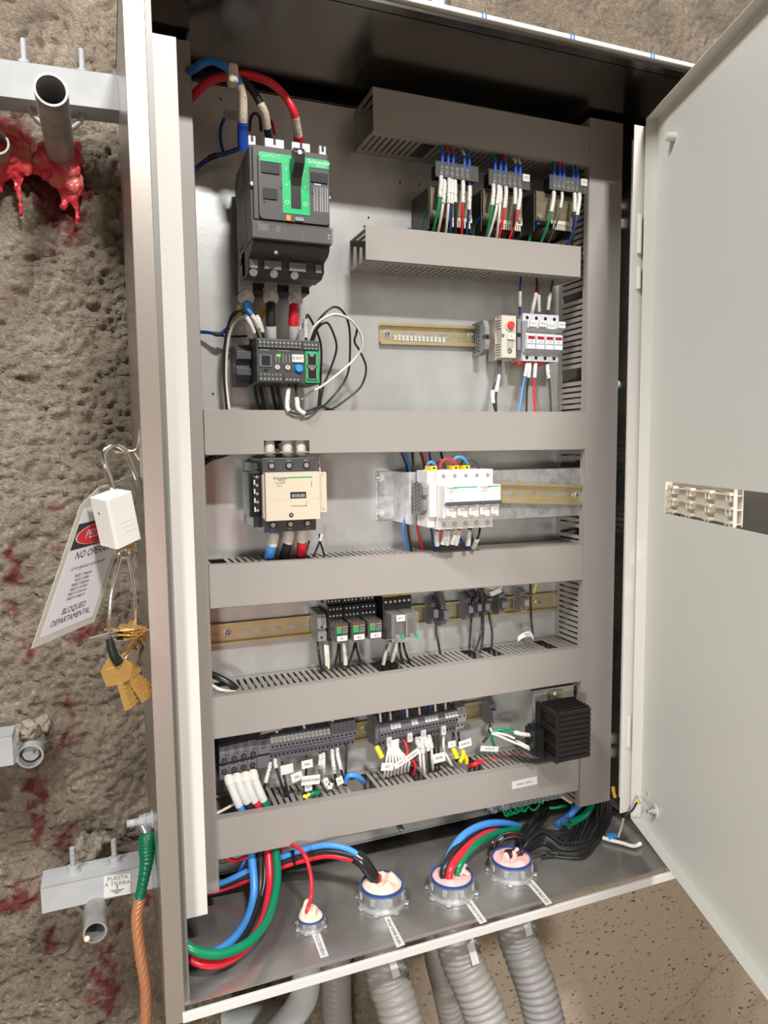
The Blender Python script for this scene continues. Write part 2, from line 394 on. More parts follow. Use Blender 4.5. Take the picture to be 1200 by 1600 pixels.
bp = N('Bump'); bp.inputs['Distance'].default_value = .022; L(inv.outputs[0], bp.inputs['Strength']); L(n4.outputs['Fac'], bp.inputs['Height'])
vo = N('TexVoronoi'); vo.feature = 'SMOOTH_F1'; vo.inputs['Scale'].default_value = 150; vo.inputs['Smoothness'].default_value = .35
wv = N('MixRGB'); wv.blend_type = 'ADD'; wv.inputs[0].default_value = .03; L(tc.outputs['Object'], wv.inputs[1]); L(n4.outputs['Color'], wv.inputs[2]); L(wv.outputs[0], vo.inputs['Vector'])
hs_ = N('Math'); hs_.operation = 'MULTIPLY_ADD'; hs_.inputs[1].default_value = -.35; L(vo.outputs['Distance'], hs_.inputs[0]); L(n4.outputs['Fac'], hs_.inputs[2]); L(hs_.outputs[0], bp.inputs['Height'])
L(bp.outputs['Normal'], b.inputs['Normal']); me.materials.append(m)

# gallery ground in front of the wall
gm = MB(mat('ground_rock', (.36, .30, .235), .9, bump=(8, .5, .02))).bx(-4, 4.5, -4.5, .3, -.16, -.12); g_o = gm.build('floor', world=False); g_o['kind'] = 'structure'
# ---------------------------------------------------------------- enclosure
EX0, EX1, EY0, EY1, EZ0, EZ1 = .0388, .862, -.2388, .05, .780, 2.058
FZ = .800
enc = thing('electrical_enclosure', 'stainless steel electrical enclosure with open doors mounted on the rough concrete wall', 'electrical enclosure', (EX0, 0, EZ0))
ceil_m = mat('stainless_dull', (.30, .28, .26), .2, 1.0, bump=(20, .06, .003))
def part(b, name, parent=enc, bevel=0): return b.build(name, parent, bevel)
part(MB(steel_m).bx(EX0, EX1, EY1-.0015, EY1, EZ0, EZ1), 'back_sheet')
part(MB(steel_m).bx(EX0, EX0+.0015, EY0, EY1, EZ0, EZ1), 'side_panel')
part(MB(steel_m).bx(EX1-.0015, EX1, EY0, EY1, EZ0, EZ1), 'side_panel')
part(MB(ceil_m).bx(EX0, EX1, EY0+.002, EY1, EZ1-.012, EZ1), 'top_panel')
flo = part(MB(floor_m).bx(EX0, EX1, EY0+.002, EY1, FZ-.002, FZ), 'bottom_panel')
lip = MB(lip_m)
lip.bx(EX0, EX0+.023, EY0-.002, EY0, EZ0, EZ1).bx(EX0+.021, EX0+.023, EY0, EY0+.016, EZ0, EZ1)
part(MB(mat('gutter_steel', (.24, .23, .215), .5, .5)).bx(EX0+.021, EX0+.031, EY0+.016, EY0+.018, EZ0+.01, EZ1), 'gutter_flange')
part(lip, 'front_lip', bevel=.0008)
part(MB(lip_m).bx(EX1-.023, EX1, EY0-.002, EY0, EZ0, EZ1), 'front_lip', bevel=.0008)
lb = MB(mat('bright_edge', (.86, .85, .82), .42, .35))
lb.bx(EX0+.020, EX1, EY0-.003, EY0+.001, EZ1-.005, EZ1+.001)
part(lb, 'front_edge', bevel=.0008)
part(MB(lb.m).bx(EX0+.020, EX1, EY0-.004, EY0+.001, EZ0, EZ0+.0125), 'front_edge', bevel=.0008)
part(MB(lip_m).bx(EX0+.023, EX1, EY0+.001, EY0+.007, FZ, FZ+.0004), 'gutter_flange')
lc = MB(lip_m); lc.bx(EX0+.023, EX1, EY0+.001, EY0+.019, EZ1-.0065, EZ1-.005)
lc.bx(EX0+.023, EX1, EY0+.017, EY0+.019, EZ1-.012, EZ1-.005)
part(lc, 'gutter_flange')
for uv in ((757, 27), (895, 60), (1020, 91)):
    p = U(*uv, EY0-.003)
    part(MB(blue_w).bx(p.x-.004, p.x-.002, EY0-.0036, EY0-.0030, EZ1-.005, EZ1+.001).bx(p.x+.001, p.x+.003, EY0-.0036, EY0-.0030, EZ1-.005, EZ1+.001), 'pen_mark')
# mounting plate
mp_ = MB(galv_m); mp_.bx(.060, .848, 0, .0025, .817, 2.030).bx(.060, .848, 0, .014, 2.028, 2.0305).bx(.060, .848, -.002, .014, .8155, .8175).bx(.060, .848, -.0012, 0, .832, .8335)
part(mp_, 'mounting_plate')
for uv in ((345, 155), (625, 285), (655, 288), (333, 615), (576, 340), (415, 345)):
    p = U(*uv, -.0005); part(MB(black_m).cyl(p, p+V((0, -.0006, 0)), .0016, 10), 'screw_hole')
p = U(616, 1281, 0); b_ = MB(bolt_m); b_.cyl(p, p+V((0, -.003, 0)), .013, 20).hexn(p+V((0, -.003, 0)), p+V((0, -.012, 0)), .0085)
b_.tube([p+V((0, -.012-i*.0006, 0)) for i in range(50)], lambda t: .0045+.0005*math.sin(t*50*math.pi), 12); part(b_, 'mounting_stud')
# white painted strips that carry the inner door
def strip(x0, x1, side, name):
    zt, zb = 1.996, .8665
    b = MB(white_m).bx(x0, x1, -.1680, -.1664, zb, zt); xx = x0 if side < 0 else x1-.0016
    b.bx(xx, xx+.0016, -.1664, -.120, zb, zt); return part(b, name, bevel=.0006)
strip(.0644, .1019, -1, 'door_frame_strip'); s2 = strip(.7945, .832, 1, 'hinge_strip')
for uv in ((985, 322), (984, 352), (975, 1150), (973, 1172)):
    p = U(*uv, -.05); part(MB(white_m).bx(.842, .8605, -.055, -.045, p.z-.008, p.z+.008), 'strip_bracket', bevel=.001)
for z0, z1 in ((1.80, 1.86), (1.78, 1.745), (.985, 1.04)):
    part(MB(white_m).cyl((.806, -.171, z0), (.806, -.171, z1), .0035, 14), 'hinge')
# inner door
DA = math.atan2(-.9476, -.3195)
door = bpy.data.objects.new('inner_door', None); COL.objects.link(door); door.parent = enc
DH = V((.8125, -.1725, .857)); door.location = DH-enc.location; door.rotation_euler = (0, 0, DA)
DW, DHt, DT = .70, 1.149, .019
DX = V((math.cos(DA), math.sin(DA), 0)); DN = V((-math.sin(DA), math.cos(DA), 0))
def UD(u, v, off=DT):
    d = ray(u, v); o = DH+DN*off; k = (o-CAM).dot(DN)/d.dot(DN); P = CAM+d*k-DH; return P.dot(DX), P.z
ox0, oz1 = UD(1040.5, 752); _, oz0 = UD(1040.5, 802); bx1, _ = UD(1147, 800)
def dpart(b, name, bevel=0, par=door):
    o = b.build(name, par, bevel, world=False); return o
sh = MB(door_m)
sh.bx(0, ox0, DT-.0015, DT, 0, DHt).bx(ox0, ox0+.46, DT-.0015, DT, oz1, DHt).bx(ox0, ox0+.46, DT-.0015, DT, 0, oz0).bx(ox0+.46, DW, DT-.0015, DT, 0, DHt)
dpart(sh, 'door_sheet')
fl = MB(door_m).bx(0, .0016, 0, DT, 0, DHt).bx(DW-.0016, DW, 0, DT, 0, DHt).bx(0, DW, 0, DT, DHt-.0016, DHt).bx(0, DW, 0, DT, 0, .0016)
dpart(fl, 'door_flange', .0006)
bk = MB(ivory_m); W = bx1-ox0; H = oz1-oz0
bk.bx(ox0, ox0+.0015, DT-.001, DT+.012, oz0, oz1).bx(bx1-.0012, bx1+.0002, DT-.001, DT+.004, oz0, oz1)
bk.bx(ox0, bx1, DT+.0105, DT+.012, oz0, oz1)
for k in range(3):
    zz = oz0+H*(.06+.37*k); bk.bx(ox0, bx1, DT+.003, DT+.0105, zz, zz+.0016)
for i in range(4):
    xx = ox0+W*(.09+.275*i)
    for k in range(3):
        zz = oz0+H*(.10+.37*k)
        bk.c(xx, DT+.003, zz, W*.11 if i < 3 else W*.07, .008, H*.085)
        bk.bx(xx-W*.03, xx-W*.018, DT, DT+.0105, zz-H*.20, zz).bx(xx+W*.015, xx+W*.027, DT, DT+.0105, zz-H*.20, zz)
dpart(bk, 'blanking_plate', .0005)
# studs and earth lead on the inner door
sx, sz = UD(1037, 213, 0)
dpart(MB(bolt_m).cyl((sx-.012, DT-.004, sz), (sx-.001, DT-.006, sz), .0035, 10), 'lock_stud')
dpart(MB(white_m).cyl((sx-.001, DT-.001, sz), (sx-.001, DT-.016, sz), .0062, 14), 'lock_nut')
ex, ez = UD(1003, 1262, 0); ex += .012
e_ = MB(white_m).cyl((ex, DT-.001, ez), (ex, DT-.003, ez), .0105, 16)
e_.cyl((ex, DT-.003, ez), (ex, DT-.005, ez), .009, 16, bolt_m).hexn((ex, DT-.005, ez), (ex, DT-.010, ez), .0062, bolt_m).cyl((ex, DT-.010, ez), (ex, DT-.016, ez), .0035, 10, bolt_m)
dpart(e_, 'earth_stud')
lx, lz = UD(1013, 1240, DT)
l_ = MB(label_m).bx(lx-.005, lx+.005, DT-.0022, DT-.0015, lz-.006, lz+.006); l_.T = None
l_.text('1x', .007, (lx, DT-.0024, lz), (1, 0, 0), (0, 0, 1), inkg_m); dpart(l_, 'stud_label')
# outer door, added open behind the inner one so its cutout looks dark
od = bpy.data.objects.new('added_outer_door', None); COL.objects.link(od); od.parent = enc
od.location = V((EX1+.004, EY0-.002, EZ0))-enc.location; od.rotation_euler = (0, 0, math.radians(-82))
dpart(MB(doorb_m).bx(0, .80, 0, .0018, 0, 1.275), 'added_door_sheet', par=od)
dpart(MB(doorb_m).bx(0, .002, -.018, 0, 0, 1.275).bx(.798, .80, -.018, 0, 0, 1.275).bx(0, .80, -.018, 0, 1.273, 1.275).bx(0, .80, -.018, 0, 0, .002), 'added_door_flange', par=od)

# ---------------------------------------------------------------- wiring ducts
def rib_wall(b, x0, x1, zc, side, sh_, skip, ydep=.083, th=.0018, pitch=.0100, ribw=.0062, y0=.0):
    "slotted side wall of a horizontal duct, z position zc"
    z0, z1 = (zc-th, zc) if side > 0 else (zc, zc+th)
    b.bx(x0, x1, -.012, -y0, z0, z1, sh=sh_).bx(x0, x1, -ydep+.0002, -ydep+.0125, z0, z1, sh=sh_)
    n = int((x1-x0)/pitch)
    for i in range(n+1):
        a = x0+i*pitch
        if any(s0 < a+.003 < s1 for s0, s1 in skip): continue
        e = min(a+ribw, x1)
        if e > a: b.bx(a, e, -ydep+.0125, -.012, z0+sh_*(a-x0), z1+sh_*(a-x0))
def hduct(TL, TR, label, skt=(), skb=(), h=.062, notch=None, over=.0):
    a, c_ = U(*TL, -.083), U(*TR, -.083); sl = (c_.z-a.z)/(c_.x-a.x)
    t = thing('wiring_duct', label, 'wiring duct', (a.x, 0, a.z-h), 'horizontal wiring ducts')
    b = MB(duct_m); x0 = a.x+over
    toX = lambda L_: [(U(u0, v0, -.045).x, U(u1, v0, -.045).x) for (u0, u1, v0) in L_]
    rib_wall(b, x0, c_.x, a.z-.0006, 1, sl, toX(skt)); rib_wall(b, x0, c_.x, a.z-h+.0006, -1, sl, toX(skb))
    b.bx(x0, c_.x, -.0022, -.0002, a.z-h+.0006, a.z-.0006, sh=sl)
    b.build('duct_base', t)
    cv = MB(duct_m)
    if notch:
        n0, n1, nh = notch; zt = a.z; zb = a.z-h
        cv.prism([(a.x, zb), (n0, zb), (n0, zb+nh), (n1, zb+nh), (n1, zb), (c_.x, zb), (c_.x, zt), (a.x, zt)], 'y', -.0845, -.0828)
        cv.bx(a.x, c_.x, -.0830, -.0715, zt, zt+.0010).bx(a.x, n0, -.0830, -.0715, zb-.001, zb).bx(n1, c_.x, -.0830, -.0715, zb-.001, zb)
    else:
        cv.bx(a.x, c_.x, -.0845, -.0828, a.z-h, a.z, sh=sl).bx(a.x, c_.x, -.0830, -.0715, a.z, a.z+.0010, sh=sl).bx(a.x, c_.x, -.0830, -.0715, a.z-h-.001, a.z-h, sh=sl)
    cv.build('duct_cover', t, .0006)
    return t
hduct((582, 135.8), (921, 199.5), 'top grey wiring duct above the three transformers', skb=((655, 668, 235),))
hduct((570.4, 351.8), (907, 386), 'short grey wiring duct below the three transformers', h=.050, over=.004)
nn0, nn1 = U(412, 690, -.083).x, U(483, 690, -.083).x
hduct((318, 641), (914.5, 643), 'grey wiring duct with a cut notch above the cream contactor', notch=(nn0, nn1, .019))
hduct((326, 884), (911, 851), 'grey wiring duct between the cream contactor and the relay row', skt=((325, 352, 872), (415, 478, 865)))
hduct((331, 1090), (908.7, 1011), 'grey wiring duct between the relay row and the lowest terminal row', skt=((330, 368, 1070), (582, 622, 1035), (733, 744, 1010), (765, 780, 1005), (846, 862, 1000)))
dl = hduct((337, 1280.6), (904, 1183), 'lowest grey wiring duct carrying the small white ground bar label', skt=((335, 416, 1250), (480, 498, 1230), (540, 578, 1215), (640, 655, 1205), (725, 745, 1195)))
def vduct(x0, x1, zb, zt, label, skl=(), skr=()):
    t = thing('wiring_duct', label, 'wiring duct', (x0, 0, zb), 'vertical wiring ducts')
    b = MB(duct_m); b.bx(x0+.001, x1-.001, -.0022, -.0002, zb, zt)
    for (xx, sk) in ((x0+.0006, skl), (x1-.0024, skr)):
        b.bx(xx, xx+.0018, -.012, 0, zb, zt).bx(xx, xx+.0018, -.083, -.0705, zb, zt)
        z = zb
        while z < zt:
            if not any(s0 < z+.003 < s1 for s0, s1 in sk): b.bx(xx, xx+.0018, -.0705, -.012, z, min(z+.0066, zt))
            z += .0100
    b.build('duct_base', t)
    MB(duct_m).bx(x0, x1, -.0848, -.0830, zb, zt).bx(x0-.001, x0, -.083, -.0715, zb, zt).bx(x1, x1+.001, -.083, -.0715, zb, zt).build('duct_cover', t, .0008)
    return t
vduct(.0613, .1283, .8408, 2.0378, 'full height grey wiring duct on the left behind the white strip', skr=((1.94, 1.965), (1.60, 1.615)))
zz = lambda v: U(890, v, -.045).z
vduct(.7739, .8411, .8408, 2.0378, 'full height grey wiring duct on the right beside the hinge strip', skl=((zz(472), zz(461)), (zz(480), zz(474)), (zz(594), zz(580)), (zz(833), zz(826)), (zz(729), zz(716))))
lab = MB(label_m); A = [U(799.5, 1221.5, -.0846), U(839, 1213, -.0846), U(839, 1225, -.0846), U(800, 1233.5, -.0846)]
lab.slab([A[3], A[2], A[1], A[0]], (0, -1, 0), .0006)
cc = (A[0]+A[2])/2; xd = (A[1]-A[0]).normalized(); lab.text('BARRA TIERRA', .0046, cc+V((0, -.0010, 0)), xd, V((-xd.z, 0, xd.x)), inkg_m)
tag(lab.build('paper_label'), 'small white rectangular label stuck on the lowest wiring duct', 'label')
# ---------------------------------------------------------------- DIN rails
def rail(u0, v0, u1, v1, y, label, slots=(), screws=(), cv=None, group=None):
    "35 mm rail between two pixel points of its centre line; y = face of the rail web"
    a, c_ = U(u0, v0, y), U(u1, v1, y); sl = (c_.z-a.z)/(c_.x-a.x); z = a.z; h = .0175
    t = thing('mounting_rail', label, 'mounting rail', (a.x, 0, z-h), group)
    b = MB(rail_m)
    b.bx(a.x, c_.x, y, y+.001, z-.0135, z+.0135, sh=sl)
    for s_ in (1, -1):
        za, zb = (z+.0125, z+.0135) if s_ > 0 else (z-.0135, z-.0125)
        b.bx(a.x, c_.x, y-.0065, y, za, zb, sh=sl)
        za, zb = (z+.0125, z+h) if s_ > 0 else (z-h, z-.0125)
        b.bx(a.x, c_.x, y-.0075, y-.0065, za, zb, sh=sl)
    b.build('rail', t, .0004)
    for u in slots:
        p = U(u, v0+(v1-v0)*(u-u0)/(u1-u0), y); zc = z+sl*(p.x-a.x)
        q = MB(galvd_m if cv is None else cv); q.prism([(p.x+.0085*math.copysign(min(1, abs(math.cos(k))+.35), math.cos(k)), zc+.0030*math.sin(k)) for k in [i*math.pi/8+.01 for i in range(16)]], 'y', y-.0003, y-.0001)
        q.build('rail_slot', t)
    for u in screws:
        p = U(u, v0+(v1-v0)*(u-u0)/(u1-u0), y); zc = z+sl*(p.x-a.x); p = V((p.x, y, zc))
        MB(bolt_m).cyl(p, p+V((0, -.0012, 0)), .0075, 20).cyl(p+V((0, -.001, 0)), p+V((0, -.004, 0)), .0052, 16, r2=.0035).cyl(p+V((0, -.004, 0)), p+V((0, -.0043, 0)), .0018, 8, black_m).build('rail_screw', t)
    return t
r1_ = rail(592.4, 521.5, 790, 528.5, -.0015, 'short brass coloured mounting rail left of the red dial thermostat', (627, 648, 672, 693, 716), (605.5, 736.5))
tgs = MB(label_m)
for i in range(13):
    p = U(617.5+i*6.3, 527.6+i*.28, -.0035); tgs.bx(p.x-.0026, p.x+.0026, -.0045, -.0018, p.z-.0042, p.z+.0042)
    tgs.text('H', .0035, (p.x, -.0047, p.z), m=inkg_m)
tag(tgs.build('marker_strip', bevel=.0003), 'strip of small white terminal markers clipped on the short brass rail', 'marker strip')
r2_ = rail(655, 766, 911, 773, -.0745, 'brass coloured rail on the raised zinc bracket beside the white breakers', (792, 814, 835, 857, 878), (900,))
r3_ = rail(327, 992, 866, 938, -.0015, 'long brass coloured rail carrying the relay row', (333, 383, 408, 433, 457, 482), (357, 842))
r4_ = rail(336, 1182, 757, 1106, -.0015, 'brass coloured rail behind the lowest terminal row', (742,), (571,))
# raised zinc bracket of row two
t = thing('raised_rail_bracket', 'raised zinc channel bracket holding the rail of the white breakers', 'bracket', (U(595, 770, 0).x, 0, 1.37))
a = U(641, 739, -.073); b2 = U(641, 819, -.073); xl = U(588, 770, -.002).x; xm = a.x; xr = .7735; zt, zb = a.z+.001, b2.z-.001
b = MB(galvd_m); b.bx(xm, xr, -.073, -.0715, zb, zt).bx(xm, xr, -.073, -.062, zt-.0012, zt).bx(xm, xr, -.073, -.062, zb, zb+.0012)
b.bx(xm, xr, -.0715, -.060, (zt+zb)/2+.026, (zt+zb)/2+.0272)
b.build('channel_face', t, .0006)
MB(galvd_m).bx(xm-.0015, xm, -.073, 0, zb, zt).bx(xm, xm+.026, -.0745, -.073, zb, zt).build('side_plate', t, .0005)
xf = U(587.5, 770, 0).x; xg = U(603.5, 770, 0).x
MB(galvd_m).bx(xf, xm, -.0025, -.0005, zb+.002, zt).build('foot', t, .0004)
for v in (746, 802):
    p = U(594, v, -.0025); MB(bolt_m).cyl(p, p+V((0, -.0015, 0)), .0068, 18).hexn(p+V((0, -.0015, 0)), p+V((0, -.005, 0)), .005).build('foot_screw', t)
# ---------------------------------------------------------------- moulded case circuit breaker
def pxf(px, y): return U(px[0], px[1], y)
BX0, BX1 = U(393, 300, -.160).x, U(517.5, 300, -.160).x; BW = BX1-BX0
BZ1 = U(393, 221, -.160).z; BZ0 = U(394, 371, -.160).z; BH = BZ1-BZ0
t = thing('circuit_breaker', 'black moulded case circuit breaker with green front panel and toggle handle', 'circuit breaker', ((BX0+BX1)/2, 0, BZ0-.035))
FX = lambda a: BX0+a*BW
FZc = lambda b_: BZ1-b_*BH
b = MB(dark_m); b.bx(BX0, BX1, -.152, -.095, FZc(1), BZ1).bx(BX0+.003, BX1-.003, -.158, -.152, FZc(.80), BZ1-.002)
b.prism([(-.152, FZc(1)), (-.152, FZc(1.04)), (-.144, FZc(1.10)), (-.124, FZc(1.14)), (-.124, FZc(1.24)), (-.110, FZc(1.30)), (-.075, FZc(1.30)), (-.075, FZc(1))], 'x', BX0+.001, BX1-.001)
b.build('case', t, .0015)
b = MB(mgrey_m); b.bx(BX0+.001, BX1-.001, -.095, -.045, FZc(1.28), BZ1-.002)
b.bx(BX0-.0006, BX0+.001, -.120, -.060, FZc(.95), FZc(.30), dark_m)
for k, z_ in enumerate((.42, .60, .72, .86, 1.05)): b.bx(BX0-.0008, BX0+.001, -.078-.012*(k % 2), -.062-.012*(k % 2), FZc(z_+.06), FZc(z_), black_m)
b.build('rear_case', t, .001)
MB(black_m).bx(BX0+.004, BX1-.004, -.045, -.020, FZc(1.33), FZc(.02)).bx(BX0+.002, BX1-.002, -.05, -.006, FZc(1.36), FZc(1.05)).build('mounting_base', t, .001)
# raised face with rounded corners
def rrect(x0, x1, z0, z1, r, n=4):
    P = []
    for cx, cz, a0 in ((x1-r, z1-r, 0), (x0+r, z1-r, 90), (x0+r, z0+r, 180), (x1-r, z0+r, 270)):
        for i in range(n+1):
            a = math.radians(a0+90*i/n); P.append((cx+r*math.cos(a), cz+r*math.sin(a)))
    return P
MB(dark_m).prism(rrect(FX(.085), FX(.965), FZc(.795), FZc(.095), .006), 'y', -.163, -.156).build('front_panel', t, .001)
g = MB(green_m); y_ = -.1636
g.bx(FX(.10), FX(.965), y_, y_+.0008, FZc(.195), FZc(.10)).bx(FX(.37), FX(.475), y_, y_+.0008, FZc(.715), FZc(.195)).bx(FX(.60), FX(.71), y_, y_+.0008, FZc(.715), FZc(.195)).bx(FX(.475), FX(.60), y_, y_+.0008, FZc(.715), FZc(.655))
wt = label_m
g.text('ComPacT', .0072, (FX(.22), y_-.0003, FZc(.135)), m=mat('print_pale', (.25, .62, .38), .5)).text('Schneider', .0078, (FX(.84), y_-.0003, FZc(.135)), m=wt).text('Electric', .0045, (FX(.865), y_-.0003, FZc(.172)), m=wt)
for fx in (.425, .655):
    g.text('I', .0055, (FX(fx), y_-.0003, FZc(.25)), m=wt); g.text('v', .0065, (FX(fx), y_-.0003, FZc(.41)), m=wt); g.text('O', .0075, (FX(fx), y_-.0003, FZc(.60)), m=wt)
g.build('green_faceplate', t)
MB(black_m).bx(FX(.475), FX(.60), -.1640, -.1632, FZc(.655), FZc(.21)).build('handle_slot', t)
h_ = MB(mat('handle_black', (.03, .028, .027), .35)); hx0, hx1 = FX(.478), FX(.605)
h_.prism([(-.164, FZc(.42)), (-.168, FZc(.34)), (-.184, FZc(.23)), (-.187, FZc(.12)), (-.182, FZc(.07)), (-.172, FZc(.075)), (-.164, FZc(.22))], 'x', hx0, hx1)
h_.build('toggle_handle', t, .0018)
hp = V(((hx0+hx1)/2, -.186, FZc(.13))); MB(bolt_m).cyl(hp, hp+V((0, -.001, 0)), .0028, 12).build('handle_screw', t)
for (a0, a1, b0, b1) in ((.115, .34, .205, .315), (.73, .945, .245, .35), (.13, .305, .475, .585)):
    MB(black_m).prism(rrect(FX(a0), FX(a1), FZc(b1), FZc(b0), .0015), 'y', -.1645, -.163).build('window', t, .0003)
p = MB(mat('print_grey', (.36, .35, .34), .5))
for i in range(12):
    zt_ = .39+.0235*i; p.bx(FX(.765), FX(.94), -.1633, -.1630, FZc(zt_+.004), FZc(zt_))
for fx in (.765, .80, .845, .87, .905, .935): p.bx(FX(fx), FX(fx)+.0012, -.1633, -.1630, FZc(.66), FZc(.40))
p.bx(FX(.77), FX(.86), -.1633, -.1630, FZc(.375), FZc(.362), label_m).build('rating_plate', t)
MB(orange_m).bx(FX(.41), FX(.465), -.165, -.162, FZc(.795), FZc(.735)).build('trip_button', t, .0004)
MB(mgrey_m).prism(rrect(FX(.52), FX(.63), FZc(.785), FZc(.745), .002), 'y', -.1645, -.163).build('catch', t)
tr = MB(dark_m).bx(FX(0), FX(1.0), -.158, -.150, FZc(1.0), FZc(.815)); tr.build('trip_unit', t, .0008)
pr = MB(mat('print_light', (.45, .44, .43), .5)); Yp = -.1584
pr.bx(FX(.07), FX(.19), Yp, Yp+.0002, FZc(.915), FZc(.84), mat('print_dim', (.22, .215, .21), .5)).bx(FX(.20), FX(.203), Yp, Yp+.0002, FZc(.93), FZc(.835)).bx(FX(.41), FX(.413), Yp, Yp+.0002, FZc(.94), FZc(.85)).bx(FX(.63), FX(.633), Yp, Yp+.0002, FZc(.955), FZc(.87))
pr.cyl((FX(.32), Yp+.0002, FZc(.88)), (FX(.32), Yp, FZc(.88)), .0032, 16).cyl((FX(.32), Yp, FZc(.88)), (FX(.32), Yp-.0002, FZc(.88)), .0019, 12, dark_m)
for k in range(6): pr.ball((FX(.24+.028*k), Yp, FZc(.925+.012*math.sin(k/5*math.pi))), .0006, n=6, k=4)
pr.text('MAX', .0035, (FX(.53), Yp, FZc(.885))).text('TMD/TM-D', .003, (FX(.70), Yp, FZc(.90))).text('100A 690V', .003, (FX(.70), Yp, FZc(.925)))
pr.bx(FX(.95), FX(.975), Yp, Yp+.0002, FZc(.905), FZc(.88), label_m).bx(FX(.95), FX(.975), Yp, Yp+.0002, FZc(.935), FZc(.915), label_m).build('trip_unit_print', t)
cvr = MB(smoke_m).bx(FX(0), FX(1.012), -.1618, -.1608, FZc(.99), FZc(.815)).bx(FX(0), FX(1.012), -.1618, -.158, FZc(.995), FZc(.99)).bx(FX(1.005), FX(1.012), -.1618, -.158, FZc(.99), FZc(.815)); cvr.build('clear_cover', t)
# terminal shield tabs on top and pockets below
tb = mat('terminal_plate', (.42, .41, .42), .45, .2)
for a0, a1 in ((.0, .085), (.20, .435), (.535, .765), (.885, .97)):
    q = MB(tb).bx(FX(a0), FX(a1), -.150, -.143, BZ1-.002, BZ1+.0115); q.bx((FX(a0)+FX(a1))/2-.0017, (FX(a0)+FX(a1))/2+.0017, -.1503, -.1497, BZ1+.004, BZ1+.0115, black_m)
    q.build('terminal_shield', t, .0006)
for a0, a1 in ((.02, .12), (.20, .42), (.52, .74), (.87, .95)):
    MB(mgrey_m).bx(FX(a0), FX(a1), -.1265, -.1235, FZc(1.25), FZc(1.155)).build('terminal_pocket', t, .0005)
for fx in (.07, .33, .60):
    c0 = V((FX(fx), -.118, FZc(1.275))); MB(bolt_m).cyl(c0, c0+V((0, -.004, -.002)), .0055, 16).build('terminal_screw', t)
for q0 in ((FX(.02), FZc(.42)), (FX(.985), FZc(.47)), (FX(.31), FZc(1.10))):
    c0 = V((q0[0], -.1525 if q0[1] > BZ0 else -.143, q0[1])); MB(black_m).cyl(c0, c0+V((0, -.003, 0)), .0042, 14).cyl(c0+V((0, -.003, 0)), c0+V((0, -.0034, 0)), .0024, 8, bolt_m).build('case_screw', t)
for q0 in ((.36, .45), (.745, .47), (.145, .62)):
    MB(black_m).cyl((FX(q0[0]), -.1632, FZc(q0[1])), (FX(q0[0]), -.1636, FZc(q0[1])), .0013, 8).build('pin_hole', t)
# lugs bolted under the breaker
lugs = []
for (u, v, m, nm) in ((385, 464, lblue_w, 'blue'), (423.5, 465, black_w, 'black'), (461.5, 468, red_w, 'red')):
    p = U(u, v, -.060)
    b = MB(zinc_m).bx(p.x-.0095, p.x+.0095, -.060, -.056, p.z-.004, p.z+.030).cyl((p.x, -.056, p.z), (p.x, -.060, p.z), .0115, 20)
    b.cyl(p, p+V((0, -.0025, 0)), .0105, 20, bolt_m).hexn(p+V((0, -.0025, 0)), p+V((0, -.008, 0)), .0075, bolt_m).cyl(p+V((0, -.008, 0)), p+V((0, -.014, 0)), .004, 12, bolt_m)
    b.cyl(p+V((0, .002, -.008)), p+V((0, .002, -.024)), .0075, 14, zinc_m); o = b.build('terminal_lug', t)
# ---------------------------------------------------------------- motor management relay
X0, X1 = U(401, 560, -.085).x, U(499.5, 560, -.085).x; Z1, Z0 = U(401, 528, -.085).z, U(401, 598.5, -.085).z
t = thing('motor_relay', 'dark grey motor management relay with green port panel, blue button and white name label', 'relay', ((X0+X1)/2, 0, Z0))
FX = lambda a: X0+a*(X1-X0)
FZc = lambda b_: Z1-b_*(Z1-Z0)
b = MB(dark2_m).bx(X0, X1, -.085, -.020, Z0, Z1).bx(X0+.002, X1-.002, -.020, -.012, Z0+.006, Z1-.006).build('housing', t, .0015)
for (a0, a1, b0, b1) in ((.02, .695, .03, .21), (.72, .975, .05, .225), (.02, .385, .775, .97), (.415, .66, .79, .97)): MB(dark2_m).bx(FX(a0), FX(a1), -.0875, -.085, FZc(b1), FZc(b0)).build('terminal_row', t, .0005)
def screws(parent, pts, r=.0017, y=-.0875, m=None, name='terminal_screws'):
    b = MB(m or bolt_m)
    for x, z in pts: b.cyl((x, y, z), (x, y-.0008, z), r, 8)
    o = b.build(name, parent); return o
screws(t, [(FX(.055+.0622*i), FZc(.095)) for i in range(11)]+[(FX(.765+.058*i), FZc(.11)) for i in range(4)]+[(FX(.055+.0605*i), FZc(.905)) for i in range(6)]+[(FX(.455+.06*i), FZc(.91)) for i in range(4)])
q = MB(mat('print_light', (.45, .44, .43), .5))
for i in range(11): q.bx(FX(.045+.0622*i), FX(.065+.0622*i), -.0877, -.0875, FZc(.185), FZc(.165))
for i in range(4): q.bx(FX(.755+.058*i), FX(.775+.058*i), -.0877, -.0875, FZc(.205), FZc(.185))
for i in range(6): q.bx(FX(.045+.0605*i), FX(.062+.0605*i), -.0877, -.0875, FZc(.82), FZc(.80))
q.bx(FX(.05), FX(.19), -.0853, -.085, FZc(.262), FZc(.252)).bx(FX(.33), FX(.52), -.0853, -.085, FZc(.262), FZc(.255))
for fx in (.30, .345, .41, .455, .51): q.bx(FX(fx), FX(fx+.006), -.0853, -.085, FZc(.53), FZc(.34))
q.build('front_print', t)
